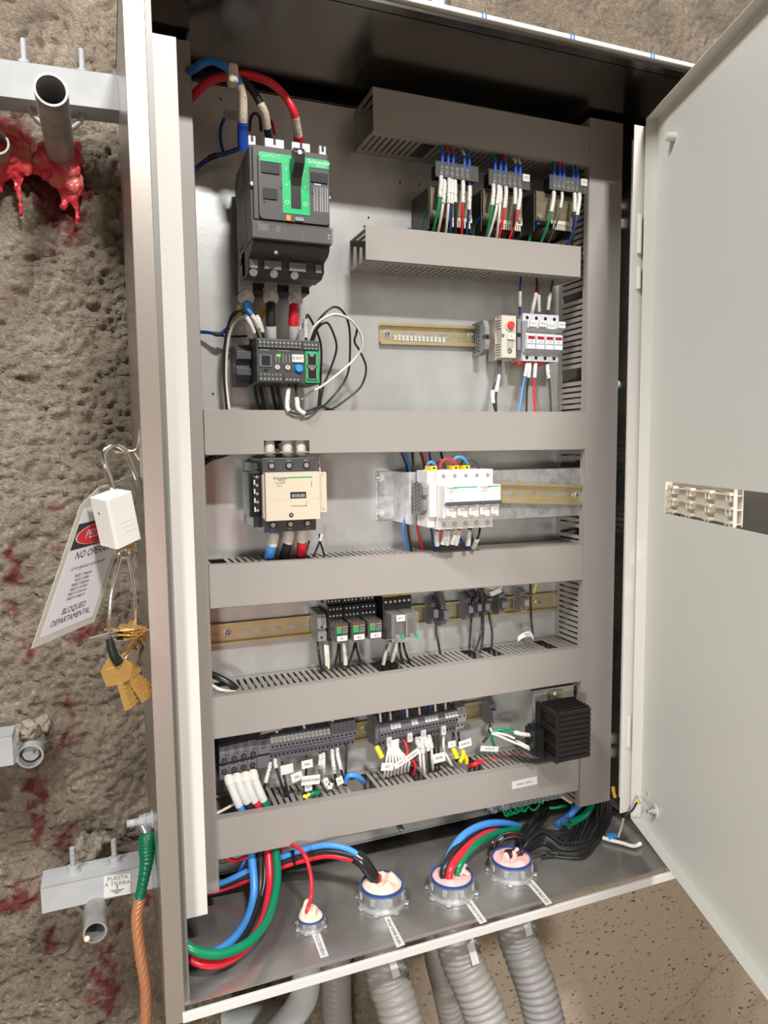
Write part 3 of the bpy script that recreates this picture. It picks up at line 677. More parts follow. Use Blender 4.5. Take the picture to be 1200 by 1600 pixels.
def port(x0, x1, z0, z1, y, parent):
    MB(mat('port_frame', (.50, .47, .42), .3, .6)).bx(x0, x1, y-.002, y, z0, z0+.0012).bx(x0, x1, y-.002, y, z1-.0012, z1).bx(x0, x0+.0012, y-.002, y, z0, z1).bx(x1-.0012, x1, y-.002, y, z0, z1).build('network_port_frame', parent)
    w_ = x1-x0; h__ = z1-z0; m_ = MB(black_m).bx(x0+.0012, x1-.0012, y-.0004, y, z0+.0012, z1-.0012)
    m_.bx(x0+w_*.3, x1-w_*.3, y-.0016, y, z1-h__*.25, z1-.001, mgrey_m); m_.build('network_port', parent)
MB(mat('port_grey', (.12, .12, .12), .5)).bx(FX(.035), FX(.235), -.0865, -.085, FZc(.64), FZc(.36)).build('port_surround', t, .0004)
MB(black_m).bx(FX(.075), FX(.205), -.0868, -.0864, FZc(.60), FZc(.385)).bx(FX(.10), FX(.17), -.0868, -.0864, FZc(.71), FZc(.69)).build('port_opening', t)
MB(lgreen_m).bx(FX(.315), FX(.37), -.0856, -.085, FZc(.395), FZc(.345)).build('status_light', t)
for fx in (.315, .48):
    c0 = V((FX(fx), -.085, FZc(.635))); MB(beige_m).cyl(c0, c0+V((0, -.002, 0)), .0036, 18).bx(c0.x-.0005, c0.x+.0005, -.0873, -.087, c0.z-.0025, c0.z+.0025, inkg_m).build('dial', t)
q = MB(label_m).bx(FX(.55), FX(.735), -.0868, -.085, FZc(.51), FZc(.335)); q.text('R.INT', .0062, (FX(.64), -.087, FZc(.425)), m=inkg_m); q.build('name_label', t)
c0 = V((FX(.655), -.085, FZc(.65))); MB(blue_m).cyl(c0, c0+V((0, -.005, 0)), .0058, 22, r2=.0052).build('reset_button', t, .0004)
MB(green_m).bx(FX(.765), FX(.985), -.0862, -.085, FZc(.965), FZc(.25)).build('port_panel', t)
port(FX(.785), FX(.945), FZc(.59), FZc(.30), -.0862, t); port(FX(.785), FX(.945), FZc(.90), FZc(.61), -.0862, t)
# end clamp to its left
A0 = U(363, 575, -.012).x
b = MB(mat('clip_charcoal', (.065, .065, .07), .45)); zt_, zb_ = U(375, 540, -.03).z, U(375, 603, -.03).z
b.prism([(-.008, zb_), (-.034, zb_+.004), (-.052, zb_+.014), (-.052, zb_+.024), (-.044, zb_+.026), (-.044, zb_+.034), (-.054, zb_+.037), (-.054, zb_+.048), (-.038, zt_), (-.008, zt_)], 'x', A0, X0-.0015)
b.cyl((A0-.0006, -.03, zb_+.03), (A0, -.03, zb_+.03), .003, 10, bolt_m).bx(A0-.0008, A0, -.045, -.02, zb_+.010, zb_+.018, black_m)
tag(b.build('end_clamp', bevel=.0006), 'dark slotted end clamp on the left side of the motor relay', 'end clamp')
# ---------------------------------------------------------------- contactor
yF = -.118
X0, X1 = U(415, 760, yF).x, U(499.5, 760, yF).x; Z1, Z0 = U(415, 739, yF).z, U(417, 814.5, yF).z
t = thing('contactor', 'cream fronted three pole contactor with black terminal blocks above and below', 'contactor', ((X0+X1)/2, 0, Z0-.03))
FX = lambda a: X0+a*(X1-X0)
FZc = lambda b_: Z1-b_*(Z1-Z0)
b = MB(dark2_m).bx(FX(.0), FX(.985), -.100, -.010, FZc(1.27), FZc(-.30)).bx(FX(-.12), FX(0), -.070, -.010, FZc(1.2), FZc(-.22)).build('body', t, .001)
b = MB(cream_m).bx(X0, X1, yF, -.098, Z0, Z1).bx(X1, X1+.0115, yF+.004, -.098, FZc(.87), FZc(.015)).bx(X0-.002, X0, yF+.010, -.098, Z0+.003, Z1-.003, beige_m)
b.bx(X0, X1+.0115, yF-.0002, yF, FZc(.562), FZc(.557), mat('seam', (.5, .45, .36), .5)); b.build('front_cover', t, .0012)
q = MB(green_m).bx(FX(.40), FX(.865), yF-.0004, yF, FZc(.117), FZc(.095)); q.text('Schneider', .0052, (FX(.27), yF-.0004, FZc(.115))).text('Electric', .003, (FX(.29), yF-.0004, FZc(.155))).text('LC1D65', .0042, (FX(.27), yF-.0004, FZc(.21)), m=inkg_m).text('AC-3', .0035, (FX(.25), yF-.0004, FZc(.275)), m=inkg_m)
q.bx(FX(.84), FX(.85), yF-.0004, yF, FZc(.32), FZc(.20), inkg_m).text('21', .004, (X1+.006, yF+.0036, FZc(.06)), m=inkg_m).text('22', .004, (X1+.006, yF+.0036, FZc(.80)), m=inkg_m); q.build('printed_marks', t)
MB(black_m).bx(FX(.445), FX(.74), yF-.0005, yF, FZc(.545), FZc(.415)).bx(FX(.47), FX(.715), yF-.0007, yF, FZc(.525), FZc(.455), mgrey_m).bx(FX(.54), FX(.55), yF-.0009, yF, FZc(.53), FZc(.43), black_m).bx(FX(.62), FX(.63), yF-.0009, yF, FZc(.53), FZc(.43), black_m).build('indicator_window', t)
MB(cream_m).bx(FX(.46), FX(.735), yF-.0012, yF, FZc(.70), FZc(.58)).bx(FX(.735), FX(.742), yF-.0008, yF, FZc(.72), FZc(.63), black_m).bx(FX(.46), FX(.735), yF-.0005, yF, FZc(.715), FZc(.70), beige_m).build('slider', t, .0003)
MB(black_m).cyl((FX(.455), yF-.0001, FZc(.895)), (FX(.455), yF-.0006, FZc(.895)), .0033, 14).cyl((FX(.455), yF-.0006, FZc(.895)), (FX(.455), yF-.0009, FZc(.895)), .002, 8, mgrey_m).build('cover_screw', t)
for rowz, tz in ((-.135, -.235), (1.115, 1.215)):
    for k in range(3):
        c0 = V((FX(.165+.325*k), -.1003, FZc(rowz))); b = MB(black_m).cyl(c0, c0+V((0, -.0012, 0)), .0054, 16).cyl(c0+V((0, -.0012, 0)), c0+V((0, -.0015, 0)), .0036, 12, bolt_m)
        b.text((('1/L1', '3/L2', '5/L3'), ('2/T1', '4/T2', '6/T3'))[rowz > 0][k], .0036, (c0.x, -.1004, FZc(tz)), m=mat('print_light', (.45, .44, .43), .5)); b.build('terminal', t)
for k in (1, 2):
    for zz_ in (FZc(-.38), FZc(1.27)): MB(dark2_m).bx(FX(.325*k-.01), FX(.325*k+.035), -.085, -.030, zz_, zz_+.0075).build('barrier', t)
# auxiliary contact block on the contactor's left flank
u0 = X0-.0175; zt_, zb_ = U(395, 737, -.085).z, U(395, 812, -.085).z
a_ = thing('auxiliary_contact_block', 'black auxiliary contact block clipped on the left flank of the contactor', 'contact block', (u0, 0, zb_))
b = MB(black_m).bx(u0, X0-.001, -.086, -.035, zb_+.004, zt_).bx(u0+.004, X0-.001, -.094, -.086, zb_+.012, zt_-.006).build('housing', a_, .001)
sc_ = []
for k in range(5): sc_.append((u0+.010, zb_+.014+.012*k))
screws(a_, sc_, .0022, -.094); q = MB(label_m)
for k in range(4): q.bx(u0+.0055, u0+.0075, -.0943, -.094, zb_+.012+.013*k, zb_+.019+.013*k)
q.build('printed_marks', a_)
# ---------------------------------------------------------------- thermostat
yF = -.052
X0, X1 = U(784, 520, yF).x, U(806.5, 520, yF).x; Z1, Z0 = U(785, 492, yF).z, U(785, 559, yF).z
t = thing('thermostat', 'beige cabinet thermostat with a red temperature dial on the short brass rail', 'thermostat', ((X0+X1)/2, 0, Z0))
FX = lambda a: X0+a*(X1-X0)
FZc = lambda b_: Z1-b_*(Z1-Z0)
b = MB(beige_m).bx(X0, X1, yF, -.030, Z0, Z1).bx(X0-.0015, X1+.002, -.034, -.010, Z0-.002, Z1-.002)
for k in range(14):
    z_ = Z0+.006+k*(Z1-Z0-.014)/13
    if not .36 < (Z1-z_)/(Z1-Z0) < .62: b.bx(X0-.0016, X0, yF+.002, -.034, z_, z_+.0018)
for k in range(8):
    for zz_ in (Z1-.0015, Z0-.0005): b.bx(FX(.12+.11*k), FX(.16+.11*k), yF-.0003, yF+.006, zz_, zz_+.002, dgrey_m)
b.build('housing', t, .0006)
c0 = V((FX(.56), yF, FZc(.235))); MB(beige_m).cyl(c0, c0+V((0, -.0018, 0)), .0098, 28).build('dial_ring', t, .0004)
MB(red_m).cyl(c0+V((0, -.0018, 0)), c0+V((0, -.006, 0)), .0066, 26, r2=.006).bx(c0.x-.0006, c0.x+.0006, yF-.0064, yF-.006, c0.z-.0045, c0.z+.0045, mat('red_dark', (.45, .02, .02), .5)).build('dial_knob', t, .0003)
q = MB(label_m).bx(FX(.36), FX(.86), yF-.0035, yF, FZc(.565), FZc(.445)); q.text('T1', .0052, (FX(.60), yF-.0038, FZc(.505)), m=inkg_m); q.build('name_label', t, .0004)
q = MB(mat('beige_dark', (.28, .25, .21), .5))
for k in range(4): q.bx(FX(.34), FX(.84), yF-.0003, yF, FZc(.645+.037*k), FZc(.632+.037*k))
q.build('vent_slots', t)
MB(dgrey_m).cyl((FX(.55), yF-.0003, FZc(.83)), (FX(.55), yF, FZc(.83)), .0048, 18).cyl((FX(.50), yF-.0010, FZc(.845)), (FX(.50), yF-.0002, FZc(.845)), .0022, 8, bolt_m).build('terminal_hole', t)
MB(dgrey_m).cyl((FX(.08), yF-.0003, FZc(.48)), (FX(.08), yF, FZc(.48)), .003, 14).build('fixing_hole', t)
# lattice end clamps
def lattice_clamp(u, v, y, label, h=.056, d=.047, par=None):
    p = U(u, v, y); x0 = p.x; z0 = p.z-h/2; yb = y+d
    b = MB(mgrey_m).prism([(yb, z0), (y+.018, z0), (y+.002, z0+.008), (y, z0+.016), (y, z0+.024), (y+.012, z0+.026), (y+.012, z0+.030), (y, z0+.032), (y, z0+.044), (y+.008, z0+h), (yb, z0+h)], 'x', x0, x0+.0085)
    for i in range(3):
        for j in range(8):
            yy = yb-.010-i*.0075; zz2 = z0+.007+j*.0058+(i % 2)*.0029
            b.prism([(yy, zz2-.0020), (yy-.0026, zz2), (yy, zz2+.0020), (yy+.0026, zz2)], 'x', x0-.0003, x0+.0001, black_m)
    return tag(b.build('end_clamp', bevel=.0004), label, 'end clamp')
lattice_clamp(758, 526, -.045, 'grey lattice end clamp between the brass rail and the thermostat')
p = U(811, 523, -.045); tag(MB(mgrey_m).bx(p.x-.004, p.x+.003, -.046, -.008, p.z-.026, p.z+.026).bx(p.x-.004, p.x+.003, -.0465, -.045, p.z-.004, p.z+.003, black_m).build('end_clamp', bevel=.0005), 'narrow grey end clamp squeezed between thermostat and fuse holders', 'end clamp')
# ---------------------------------------------------------------- fuse holders
X0, X1 = U(816.5, 520, -.046).x, U(873, 520, -.046).x; wF = (X1-X0)/4
Z1, Z0 = U(815.5, 489, -.046).z, U(815.5, 564, -.046).z; Hh = Z1-Z0
def fuse(k):
    x0 = X0+k*wF; x1 = x0+wF-.0003; z = lambda b_: Z1-b_*Hh
    ords = ('first fuse holder from the left with tag FU1', 'second fuse holder from the left with tag FU2', 'third fuse holder from the left with tag FU3', 'rightmost fuse holder with tag FU4')
    t = thing('fuse_holder', 'light grey rail mounted '+ords[k], 'fuse holder', ((x0+x1)/2, 0, Z0), 'fuse holders')
    prof = [(-.010, z(1)), (-.046, z(1)), (-.046, z(.84)), (-.052, z(.80)), (-.0535, z(.76)), (-.056, z(.76)), (-.056, z(.43)), (-.052, z(.41)), (-.062, z(.33)), (-.062, z(.19)), (-.052, z(.17)), (-.046, z(.17)), (-.046, z(0)), (-.010, z(0))]
    MB(lgrey_m).prism(prof, 'x', x0, x1).build('housing', t, .0006)
    MB(mat('fuse_white', (.62, .63, .635), .45)).bx(x0+.0008, x1-.0008, -.0595, -.055, z(.76), z(.46)).bx(x0+.0015, x1-.0015, -.0600, -.0595, z(.66), z(.645), mgrey_m).build('fuse_carrier', t, .0004)
    xm = (x0+x1)/2
    q = MB(wred_m).bx(x0+.0025, x1-.0025, -.0602, -.0594, z(.555), z(.495)); q.text('22x58', .0028, (xm, -.0598, z(.605)), m=inkg_m); q.build('fuse_window', t)
    for zz_ in (z(.09), z(.925)): MB(black_m).cyl((xm, -.0462, zz_), (xm, -.0458, zz_), .0031, 14).build('screw_hole', t)
    jx = (0, .001, -.0002, .0008)[k]; jz = (0, .0006, -.0022, 0)[k]; yl = (-.066, -.066, -.064, -.068)[k]
    q = MB(label_m).bx(xm-.0066+jx, xm+.0066+jx, yl, -.060, z(.315)+jz, z(.185)+jz); q.text('FU%d' % (k+1), .0052, (xm+jx, yl-.0003, z(.25)+jz), m=inkg_m); q.build('name_label', t, .0003)
for k in range(4): fuse(k)
p = U(826, 568, -.03); tag(MB(red_m).bx(U(800, 568, -.02).x, U(851, 568, -.035).x, -.040, -.022, Z0-.0045, Z0-.001).build('busbar', bevel=.0004), 'red comb busbar under the four fuse holders', 'busbar')
# ---------------------------------------------------------------- white miniature breakers
yB_ = -.128; X0, X1 = U(684, 780, yB_).x, U(770, 780, yB_).x; wM = (X1-X0)/5
Z1, Z0 = U(684, 735, yB_).z, U(684, 828, yB_).z; Hh = Z1-Z0
def mcb(x0, n, label, code):
    x1 = x0+n*wM-.0004; z = lambda b_: Z1-b_*Hh
    t = thing('miniature_circuit_breaker', label, 'circuit breaker', ((x0+x1)/2, 0, Z0), 'white miniature breakers')
    MB(mcb_m).prism([(-.076, z(1)), (yB_, z(1)), (yB_, z(.83)), (yB_-.004, z(.80)), (yB_-.004, z(.79)), (yB_-.018, z(.79)), (yB_-.020, z(.56)), (yB_-.024, z(.545)), (yB_-.024, z(.255)), (yB_, z(.25)), (yB_, z(0)), (-.076, z(0))], 'x', x0, x1).build('housing', t, .0006)
    MB(mat('lever_grey', (.07, .07, .075), .4)).bx(x0+.001, x1-.0004, yB_-.030, yB_-.022, z(.57), z(.515)).build('lever_bar', t, .0012)
    q = MB(green_m).bx(x0+(n*.26)*wM*(1 if n == 3 else 1.6), x1-.002, yB_-.0245, yB_-.024, z(.285), z(.27))
    q.text('Schneider', .0046, (x0+.0125, yB_-.0243, z(.285))).text('Electric', .0026, (x0+.0125, yB_-.0243, z(.315))).text('iC60N C16', .0034, (x0+.0125, yB_-.0243, z(.35)), m=inkg_m).text(code, .0030, (x0+.0105, yB_-.0243, z(.485)))
    q.build('printed_marks', t)
    for k in range(n):
        xm = x0+(k+.5)*wM
        for zz_ in (z(.10), z(.915)): MB(mat('hole_ring', (.45, .43, .41), .5)).cyl((xm, yB_-.0001, zz_), (xm, yB_-.0006, zz_), .0040, 16).cyl((xm, yB_-.0006, zz_), (xm, yB_-.0009, zz_), .0027, 12, bolt_m).build('terminal_screw', t)
        q = MB(mcb_m).prism(rrect(xm-.0066, xm+.0048, z(.745), z(.59), .002), 'y', yB_-.0235, yB_-.0195); q.prism(rrect(xm-.0035, xm+.0045, z(.70), z(.62), .001), 'y', yB_-.0240, yB_-.0235, mat('print_pale2', (.58, .56, .54), .5)); q.text('I-ON', .0026, (xm, yB_-.0243, z(.66))); q.build('toggle', t, .0005)
        MB(mat('slot_brown', (.42, .33, .28), .6)).bx(xm-.006, xm+.003, yB_-.0006, yB_+.0006, z(.825), z(.815)).build('slot', t)
mcb(X0, 3, 'white three pole miniature breaker with long green line on its front', '16A')
mcb(X0+3*wM, 2, 'white two pole miniature breaker beside the brass rail', '10A')
b = MB(mcb_m); p = U(672, 780, -.1); b.bx(X0-.0128, X0-.0006, -.118, -.078, Z0+.003, Z1-.001).bx(X0-.0128, X0-.0006, -.126, -.118, Z0+.02, Z1-.02)
tag(b.build('side_module', bevel=.0006), 'slim white side module left of the three pole breaker', 'switch module')
lattice_clamp(661.5, 781, -.120, 'light grey lattice end clamp left of the white breakers', .050, .040)
# ---------------------------------------------------------------- plug-in relays of row three
yS = -.070
R3 = lambda u, v, y: U(u, v, y)
def relay(u0, u1, vt, vb, code, label, k):
    y = -.083; a, c_ = U(u0, vt, y), U(u1, vt, y); z1 = a.z; z0 = U(u0, vb, y).z; x0, x1 = a.x, c_.x; w_ = x1-x0; h_ = z1-z0
    t = thing('plug_in_relay', label, 'relay', ((x0+x1)/2, 0, z0), 'plug-in relays')
    MB(mat('relay_smoke', (.07, .06, .055), .15)).bx(x0, x1, y, -.045, z0, z1).build('relay_case', t, .0008)
    MB(black_m).bx(x0-.0015, x1+.0010, -.052, -.010, z0-.006, z1+.022).build('socket', t, .0008)
    MB(black_m).bx(x0-.0015, x1+.0010, -.045, -.030, z1+.022, z1+.034).bx(x0-.0015, x1+.001, -.030, -.012, z1+.034, z1+.046).build('socket_step', t, .0006)
    q = MB(green_m).bx(x0+w_*.14, x0+w_*.50, y-.0020, y, z0+h_*.47, z0+h_*.86); q.bx(x0+w_*.24, x0+w_*.42, y-.0030, y-.002, z0+h_*.70, z0+h_*.84, red_m); q.build('test_tab', t, .0003)
    q = MB(mat('relay_red', (.25, .03, .02), .4)).bx(x0+w_*.10, x0+w_*.62, y-.0004, y, z1-.0022, z1-.0004); pr_ = mat('print_light', (.45, .44, .43), .5)
    q.text('RXM', .0040, (x0+w_*.78, y-.0004, z0+h_*.80), m=pr_).bx(x0+w_*.58, x0+w_*.98, y-.0003, y, z0+h_*.655, z0+h_*.675, pr_).bx(x0+w_*.58, x0+w_*.98, y-.0003, y, z0+h_*.55, z0+h_*.565, pr_).bx(x0+w_*.58, x0+w_*.90, y-.0003, y, z0+h_*.48, z0+h_*.495, pr_); q.build('printed_marks', t)
    q = MB(label_m).bx(x0+w_*.16, x0+w_*.90, y-.0022, y, z0+h_*.05, z0+h_*.33); q.text(code, .0060, (x0+w_*.53, y-.0025, z0+h_*.19), m=inkg_m); q.build('name_label', t, .0003)
    s_ = MB(bolt_m)
    for r_, (yy, zz2) in enumerate(((-.0525, z1+.006), (-.0525, z1+.0165), (-.0455, z1+.028), (-.0305, z1+.040))):
        for i in range(4): s_.cyl((x0+w_*(.12+.26*i), yy, zz2), (x0+w_*(.12+.26*i), yy-.0008, zz2), .0016, 8)
    s_.build('terminal_screws', t)
    f_ = MB(black_m)
    for i in range(5): f_.bx(x0-.001+w_*.26*i, x0+w_*.26*i, -.0545, -.050, z1+.001, z1+.022).bx(x0-.001+w_*.26*i, x0+w_*.26*i, -.047, -.043, z1+.022, z1+.034)
    f_.build('socket_barriers', t)
relay(522.5, 544, 976, 1004, 'R1', 'leftmost plug-in relay with green tab and name tag R1', 0)
relay(548.5, 571, 973.5, 1002, 'R2', 'middle plug-in relay with green tab and name tag R2', 1)
relay(574.5, 597, 970.5, 999, 'R3', 'right plug-in relay with green tab and name tag R3', 2)
# clear cased timer relays on one yellow edged socket
for k, (u0, u1, vt, vb, code, lbl) in enumerate(((612, 633, 961, 1004, 'RT1', 'clear cased timer relay with the white name tag RT1'), (634, 655, 958.5, 1002, None, 'clear cased timer relay without name tag, right of RT1'))):
    y = -.096; a, c_ = U(u0, vt, y), U(u1, vt, y); z1 = a.z; z0 = U(u0, vb, y).z; x0, x1 = a.x, c_.x; w_ = x1-x0; h_ = z1-z0
    t = thing('timer_relay', lbl, 'relay', ((x0+x1)/2, 0, z0), 'clear timer relays')
    MB(clear_m).bx(x0, x1, y, -.052, z0, z1).build('clear_case', t, .0015)
    MB(mat('timer_inner', (.10, .085, .075), .5)).bx(x0+.002, x1-.002, y+.006, -.052, z0+.006, z1-.002).build('timer_body', t, .0006)
    for kk in (.42, .66): MB(dark_m).cyl(((x0+x1)/2, y+.006, z0+h_*kk), ((x0+x1)/2, y+.0025, z0+h_*kk), .0042, 18).build('setting_dial', t, .0005)
    MB(black_m).bx(x0-.0015, x1+.0015, -.062, -.010, z0-.004, z1+.022).build('socket', t, .0008)
    MB(black_m).bx(x0-.0015, x1+.0015, -.050, -.012, z1+.022, z1+.036).build('socket_step', t, .0006)
    MB(yellow_m).bx(x0-.002, x1+.0015, -.0635, -.050, z1+.0222, z1+.0236).build('yellow_strip', t, .0002)
    s_ = MB(bolt_m)
    for i in range(3):
        xx = x0+w_*(.15+.35*i); s_.cyl((xx, -.062, z1+.013), (xx, -.063, z1+.013), .0022, 10).cyl((xx, -.050, z1+.030), (xx, -.0508, z1+.030), .0017, 8)
    s_.build('terminal_screws', t)
    MB(green_m).bx(x1-.0062, x1-.0022, y-.0008, y+.003, z0+.003, z0+.011).build('latch_tab', t, .0003)
    MB(mgrey_m).cyl(((x0+x1)/2-.001, y-.001, z0+.008), ((x0+x1)/2-.001, y+.002, z0+.008), .0038, 16).build('finger_notch', t)
    if code: q = MB(label_m).bx(x0+w_*.34, x0+w_*.98, y-.0012, y-.0002, z0+h_*.74, z0+h_*.97); q.text(code, .0052, (x0+w_*.66, y-.0015, z0+h_*.855), m=inkg_m); q.build('name_label', t)
    else: MB(clear_m).bx(x0, x0+.002, y-.001, y, z0, z1).build('case_rib', t)
# end stop and single terminals along row three
def stop(u, v, w_, label, h=.047, d=.045, m=None, marks=True, ztilt=0):
    p = U(u, v, -d-.006); x0 = p.x; z0 = p.z-h/2; m = m or mgrey_m
    t = thing('end_stop', label, 'end stop', (x0, 0, z0), None)
    y = -.006; f = -d-.006
    b = MB(m).prism([(y, z0), (f+.010, z0), (f+.001, z0+.003), (f, z0+h*.36), (f+.006, z0+h*.40), (f+.006, z0+h*.46), (f, z0+h*.50), (f+.004, z0+h*.97), (f+.012, z0+h), (y, z0+h)], 'x', x0, x0+w_)
    b.build('body', t, .0006)
    q = MB(black_m)
    if marks:
        for k in range(4): q.bx(x0+w_*.42, x0+w_*.85, f-.0001+.0035*(.62+.09*k-.5)/.5, f+.0003+.0035*(.62+.09*k-.5)/.5, z0+h*(.64+.075*k), z0+h*(.66+.075*k))
    q.cyl((x0+w_*.45, f-.0004, z0+h*.56), (x0+w_*.45, f+.0006, z0+h*.56), .0019, 10).cyl((x0+w_*.40, f-.0002, z0+h*.20), (x0+w_*.40, f+.001, z0+h*.20), .0019, 10).build('screw_hole', t)
    return t
stop(497, 983, .0140, 'grey end stop with ribbed top left of the plug-in relays')
def small_terminal(u, v, label, w_=.0062, h=.046, m=None, d=.046, lat=False, side=True):
    p = U(u, v, -d); x0 = p.x; z0 = p.z-h/2; m = m or dgrey_m; y0 = -.007
    t = thing('rail_terminal', label, 'terminal', (x0, 0, z0), 'grey rail terminals of the middle row')
    f = -d
    b = MB(m).prism([(y0, z0+.002), (-.020, z0), (-.034, z0+.004), (-.034, z0+.014), (f+.005, z0+.014), (f, z0+.017), (f, z0+.029), (f+.005, z0+.032), (-.034, z0+.032), (-.034, z0+.040), (-.020, z0+h), (y0, z0+h-.002)], 'x', x0, x0+w_)
    b.build('body', t, .0005)
    q = MB(mgrey_m)
    for zc in (z0+.009, z0+.036): q.bx(x0+.0008, x0+w_-.0008, -.0365, -.034, zc-.003, zc+.003)
    for zc in (z0+.009, z0+.036): q.cyl((x0+w_/2, -.0368, zc), (x0+w_/2, -.0364, zc), .0016, 8, black_m)
    q.build('terminal_face', t)
    if lat:
        q = MB(black_m)
        for i in range(2):
            for j in range(6):
                yy = -.016-i*.009; zz2 = z0+.008+j*.006; q.prism([(yy, zz2-.0018), (yy-.0024, zz2), (yy, zz2+.0018), (yy+.0024, zz2)], 'x', x0-.0003, x0, black_m)
        q.build('lattice_holes', t)
    return t
small_terminal(678, 960, 'grey rail terminal just right of the clear timer relays', .0085)
small_terminal(694, 957, 'taller ribbed grey terminal, second from the timer relays', .0100, .060, lat=True)
small_terminal(733, 953, 'grey rail terminal feeding a black wire left of the folded paper tag', .0085)
small_terminal(747, 950, 'grey rail terminal below the folded paper tag, left one', .0070)
small_terminal(759, 949, 'grey rail terminal below the folded paper tag, right one', .0085)
small_terminal(785, 945, 'grey rail terminal in the middle of the right rail end', .0110, lat=True)
small_terminal(820, 942, 'pale speckled rail terminal nearest to the right wiring duct', .0095, m=mat('terminal_pale', (.26, .24, .23), .6), lat=True)
# ---------------------------------------------------------------- lowest row: big terminals, small terminals
y = -.052
SLR = (U(560, 1124, y).z-U(343, 1166, y).z)/(U(560, 1124, y).x-U(343, 1166, y).x)
def tprof(z, h, f):   # z centre
    return [(-.006, z-h*.48), (-.024, z-h*.5), (f+.008, z-h*.47), (f+.005, z-h*.08), (f+.012, z-h*.04), (f+.012, z+0), (f, z+h*.04), (f-.001, z+h*.28), (f+.002, z+h*.47), (-.026, z+h*.5), (-.006, z+h*.48)]
a0 = U(343, 1195, y); wb = U(358, 1192, y).x-a0.x
for k in range(4):
    x0 = a0.x+k*wb; zc = U(343+14.4*k, 1195-3.4*k, y).z; h = .058
    t = thing('power_terminal', ('leftmost wide grey power terminal of the lowest row', 'second wide grey power terminal from the left end', 'third wide grey power terminal from the left end', 'fourth wide grey power terminal beside the blank grey cover')[k], 'terminal', (x0, 0, zc-.03), 'wide power terminals')
    MB(dgrey_m).prism(tprof(zc, h, -.054), 'x', x0, x0+wb-.0006).build('body', t, .0009)
    q = MB(black_m)
    for (zz_, yy) in ((zc+h*.11, -.0550), (zc-h*.24, -.0482)):
        q.cyl((x0+wb*.52, yy-.0006, zz_), (x0+wb*.52, yy+.003, zz_), .0044, 16).cyl((x0+wb*.52, yy-.0009, zz_), (x0+wb*.52, yy, zz_), .0030, 12, mat('screw_dark', (.2, .2, .21), .35, .9)).bx(x0+wb*.52-.0025, x0+wb*.52+.0025, yy-.0012, yy-.0008, zz_-.0004, zz_+.0004, black_m)
    for kk in range(4): q.bx(x0+wb*.52, x0+wb*.86, -.0556+kk*.0006, -.0545+kk*.0006, zc+h*(.24+.055*kk), zc+h*(.253+.055*kk))
    q.build('clamp_screw', t)
x0 = a0.x+4*wb; zc = U(412, 1180, y).z; xe = U(423.5, 1178, y).x
t = thing('blank_terminal_cover', 'wide blank grey cover block between the power terminals and the numbered terminals', 'terminal cover', (x0, 0, zc-.03))
MB(dgrey_m).prism(tprof(zc, .052, -.052), 'x', x0+.0005, xe-.0006).build('body', t, .0009)
q = MB(black_m)
for kk in range(4): q.bx(x0+.006, x0+.011, -.0535+kk*.0005, -.0525+kk*.0005, zc+.012+.0030*kk, zc+.0127+.0030*kk)
q.bx(x0+.012, x0+.0125, -.0535, -.052, zc+.010, zc+.023).build('embossed_marks', t)
# numbered small terminals (numbers 1 to 15)
def small(x0, w_, zc, name, label, cat, group, num=None, f=-.050, h=.046, mk=label_m, tall=0, m=None, side=None, parent=None):
    m = m or dgrey_m
    t = thing(name, label, cat, (x0, 0, zc-h/2), group)
    MB(m).prism([(-.006, zc-h*.45), (-.022, zc-h*.5), (-.038, zc-h*.46), (-.040, zc-h*.16), (-.046, zc-h*.12), (-.046, zc-.002), (f, zc+.001), (f, zc+h*.22), (-.044, zc+h*.45+tall), (-.022, zc+h*.5+tall), (-.006, zc+h*.45)], 'x', x0, x0+w_-.0003).build('body', t, .0004)
    q = MB(black_m)
    for (zz_, yy) in ((zc+h*.11, f), (zc-h*.31, -.039)): q.cyl((x0+w_/2, yy-.0004, zz_), (x0+w_/2, yy+.001, zz_), min(.0019, w_*.36), 10)
    q.build('screw_hole', t)
    if num is not None:
        n = V((0, -.0100, .0104 if h > .04 else .008)).normalized() if 0 else V((0, -(h*.23), .006)).normalized()
        A = V((x0+.0004, f-.0004, zc+h*.24)); B = V((x0+w_-.0006, f-.0004, zc+h*.24)); up = (V((0, -.044-f, h*.23))).normalized()*.0088
        q = MB(mk); q.slab([A, B, B+up, A+up], (0, -1, .5), .0008)
        q.text(str(num), .0042, (A+B)/2+up*.5+V((0, -.0011, .0006)), (1, 0, 0), up.normalized(), inkg_m); q.build('number_marker', t)
    return t
xs, xe = U(422.5, 1160, -.050).x, U(517, 1143, -.050).x; pw = (xe-xs)/15
zA, zB = U(422.5, 1171, -.046).z, U(517, 1155.5, -.046).z
names15 = ['number %d' % (i+1) for i in range(15)]
for i in range(15):
    small(xs+i*pw, pw, zA+(zB-zA)*i/14, 'numbered_terminal', 'slim grey terminal with white marker %s in the numbered row of the lowest rail' % NUM[i], 'terminal', 'numbered slim terminals', i+1)
xs2 = xe+.0008; cnt = 6; xe2 = U(557, 1130, -.050).x; pw2 = (xe2-xs2)/cnt
for i in range(cnt):
    zc = zB+(U(555, 1148, -.046).z-zB)*(i+.5)/cnt
    small(xs2+i*pw2, pw2, zc, 'unnumbered_terminal', 'slim grey terminal without marker, in the six right of the numbered row', 'terminal', 'slim terminals without marker', None, tall=.004)
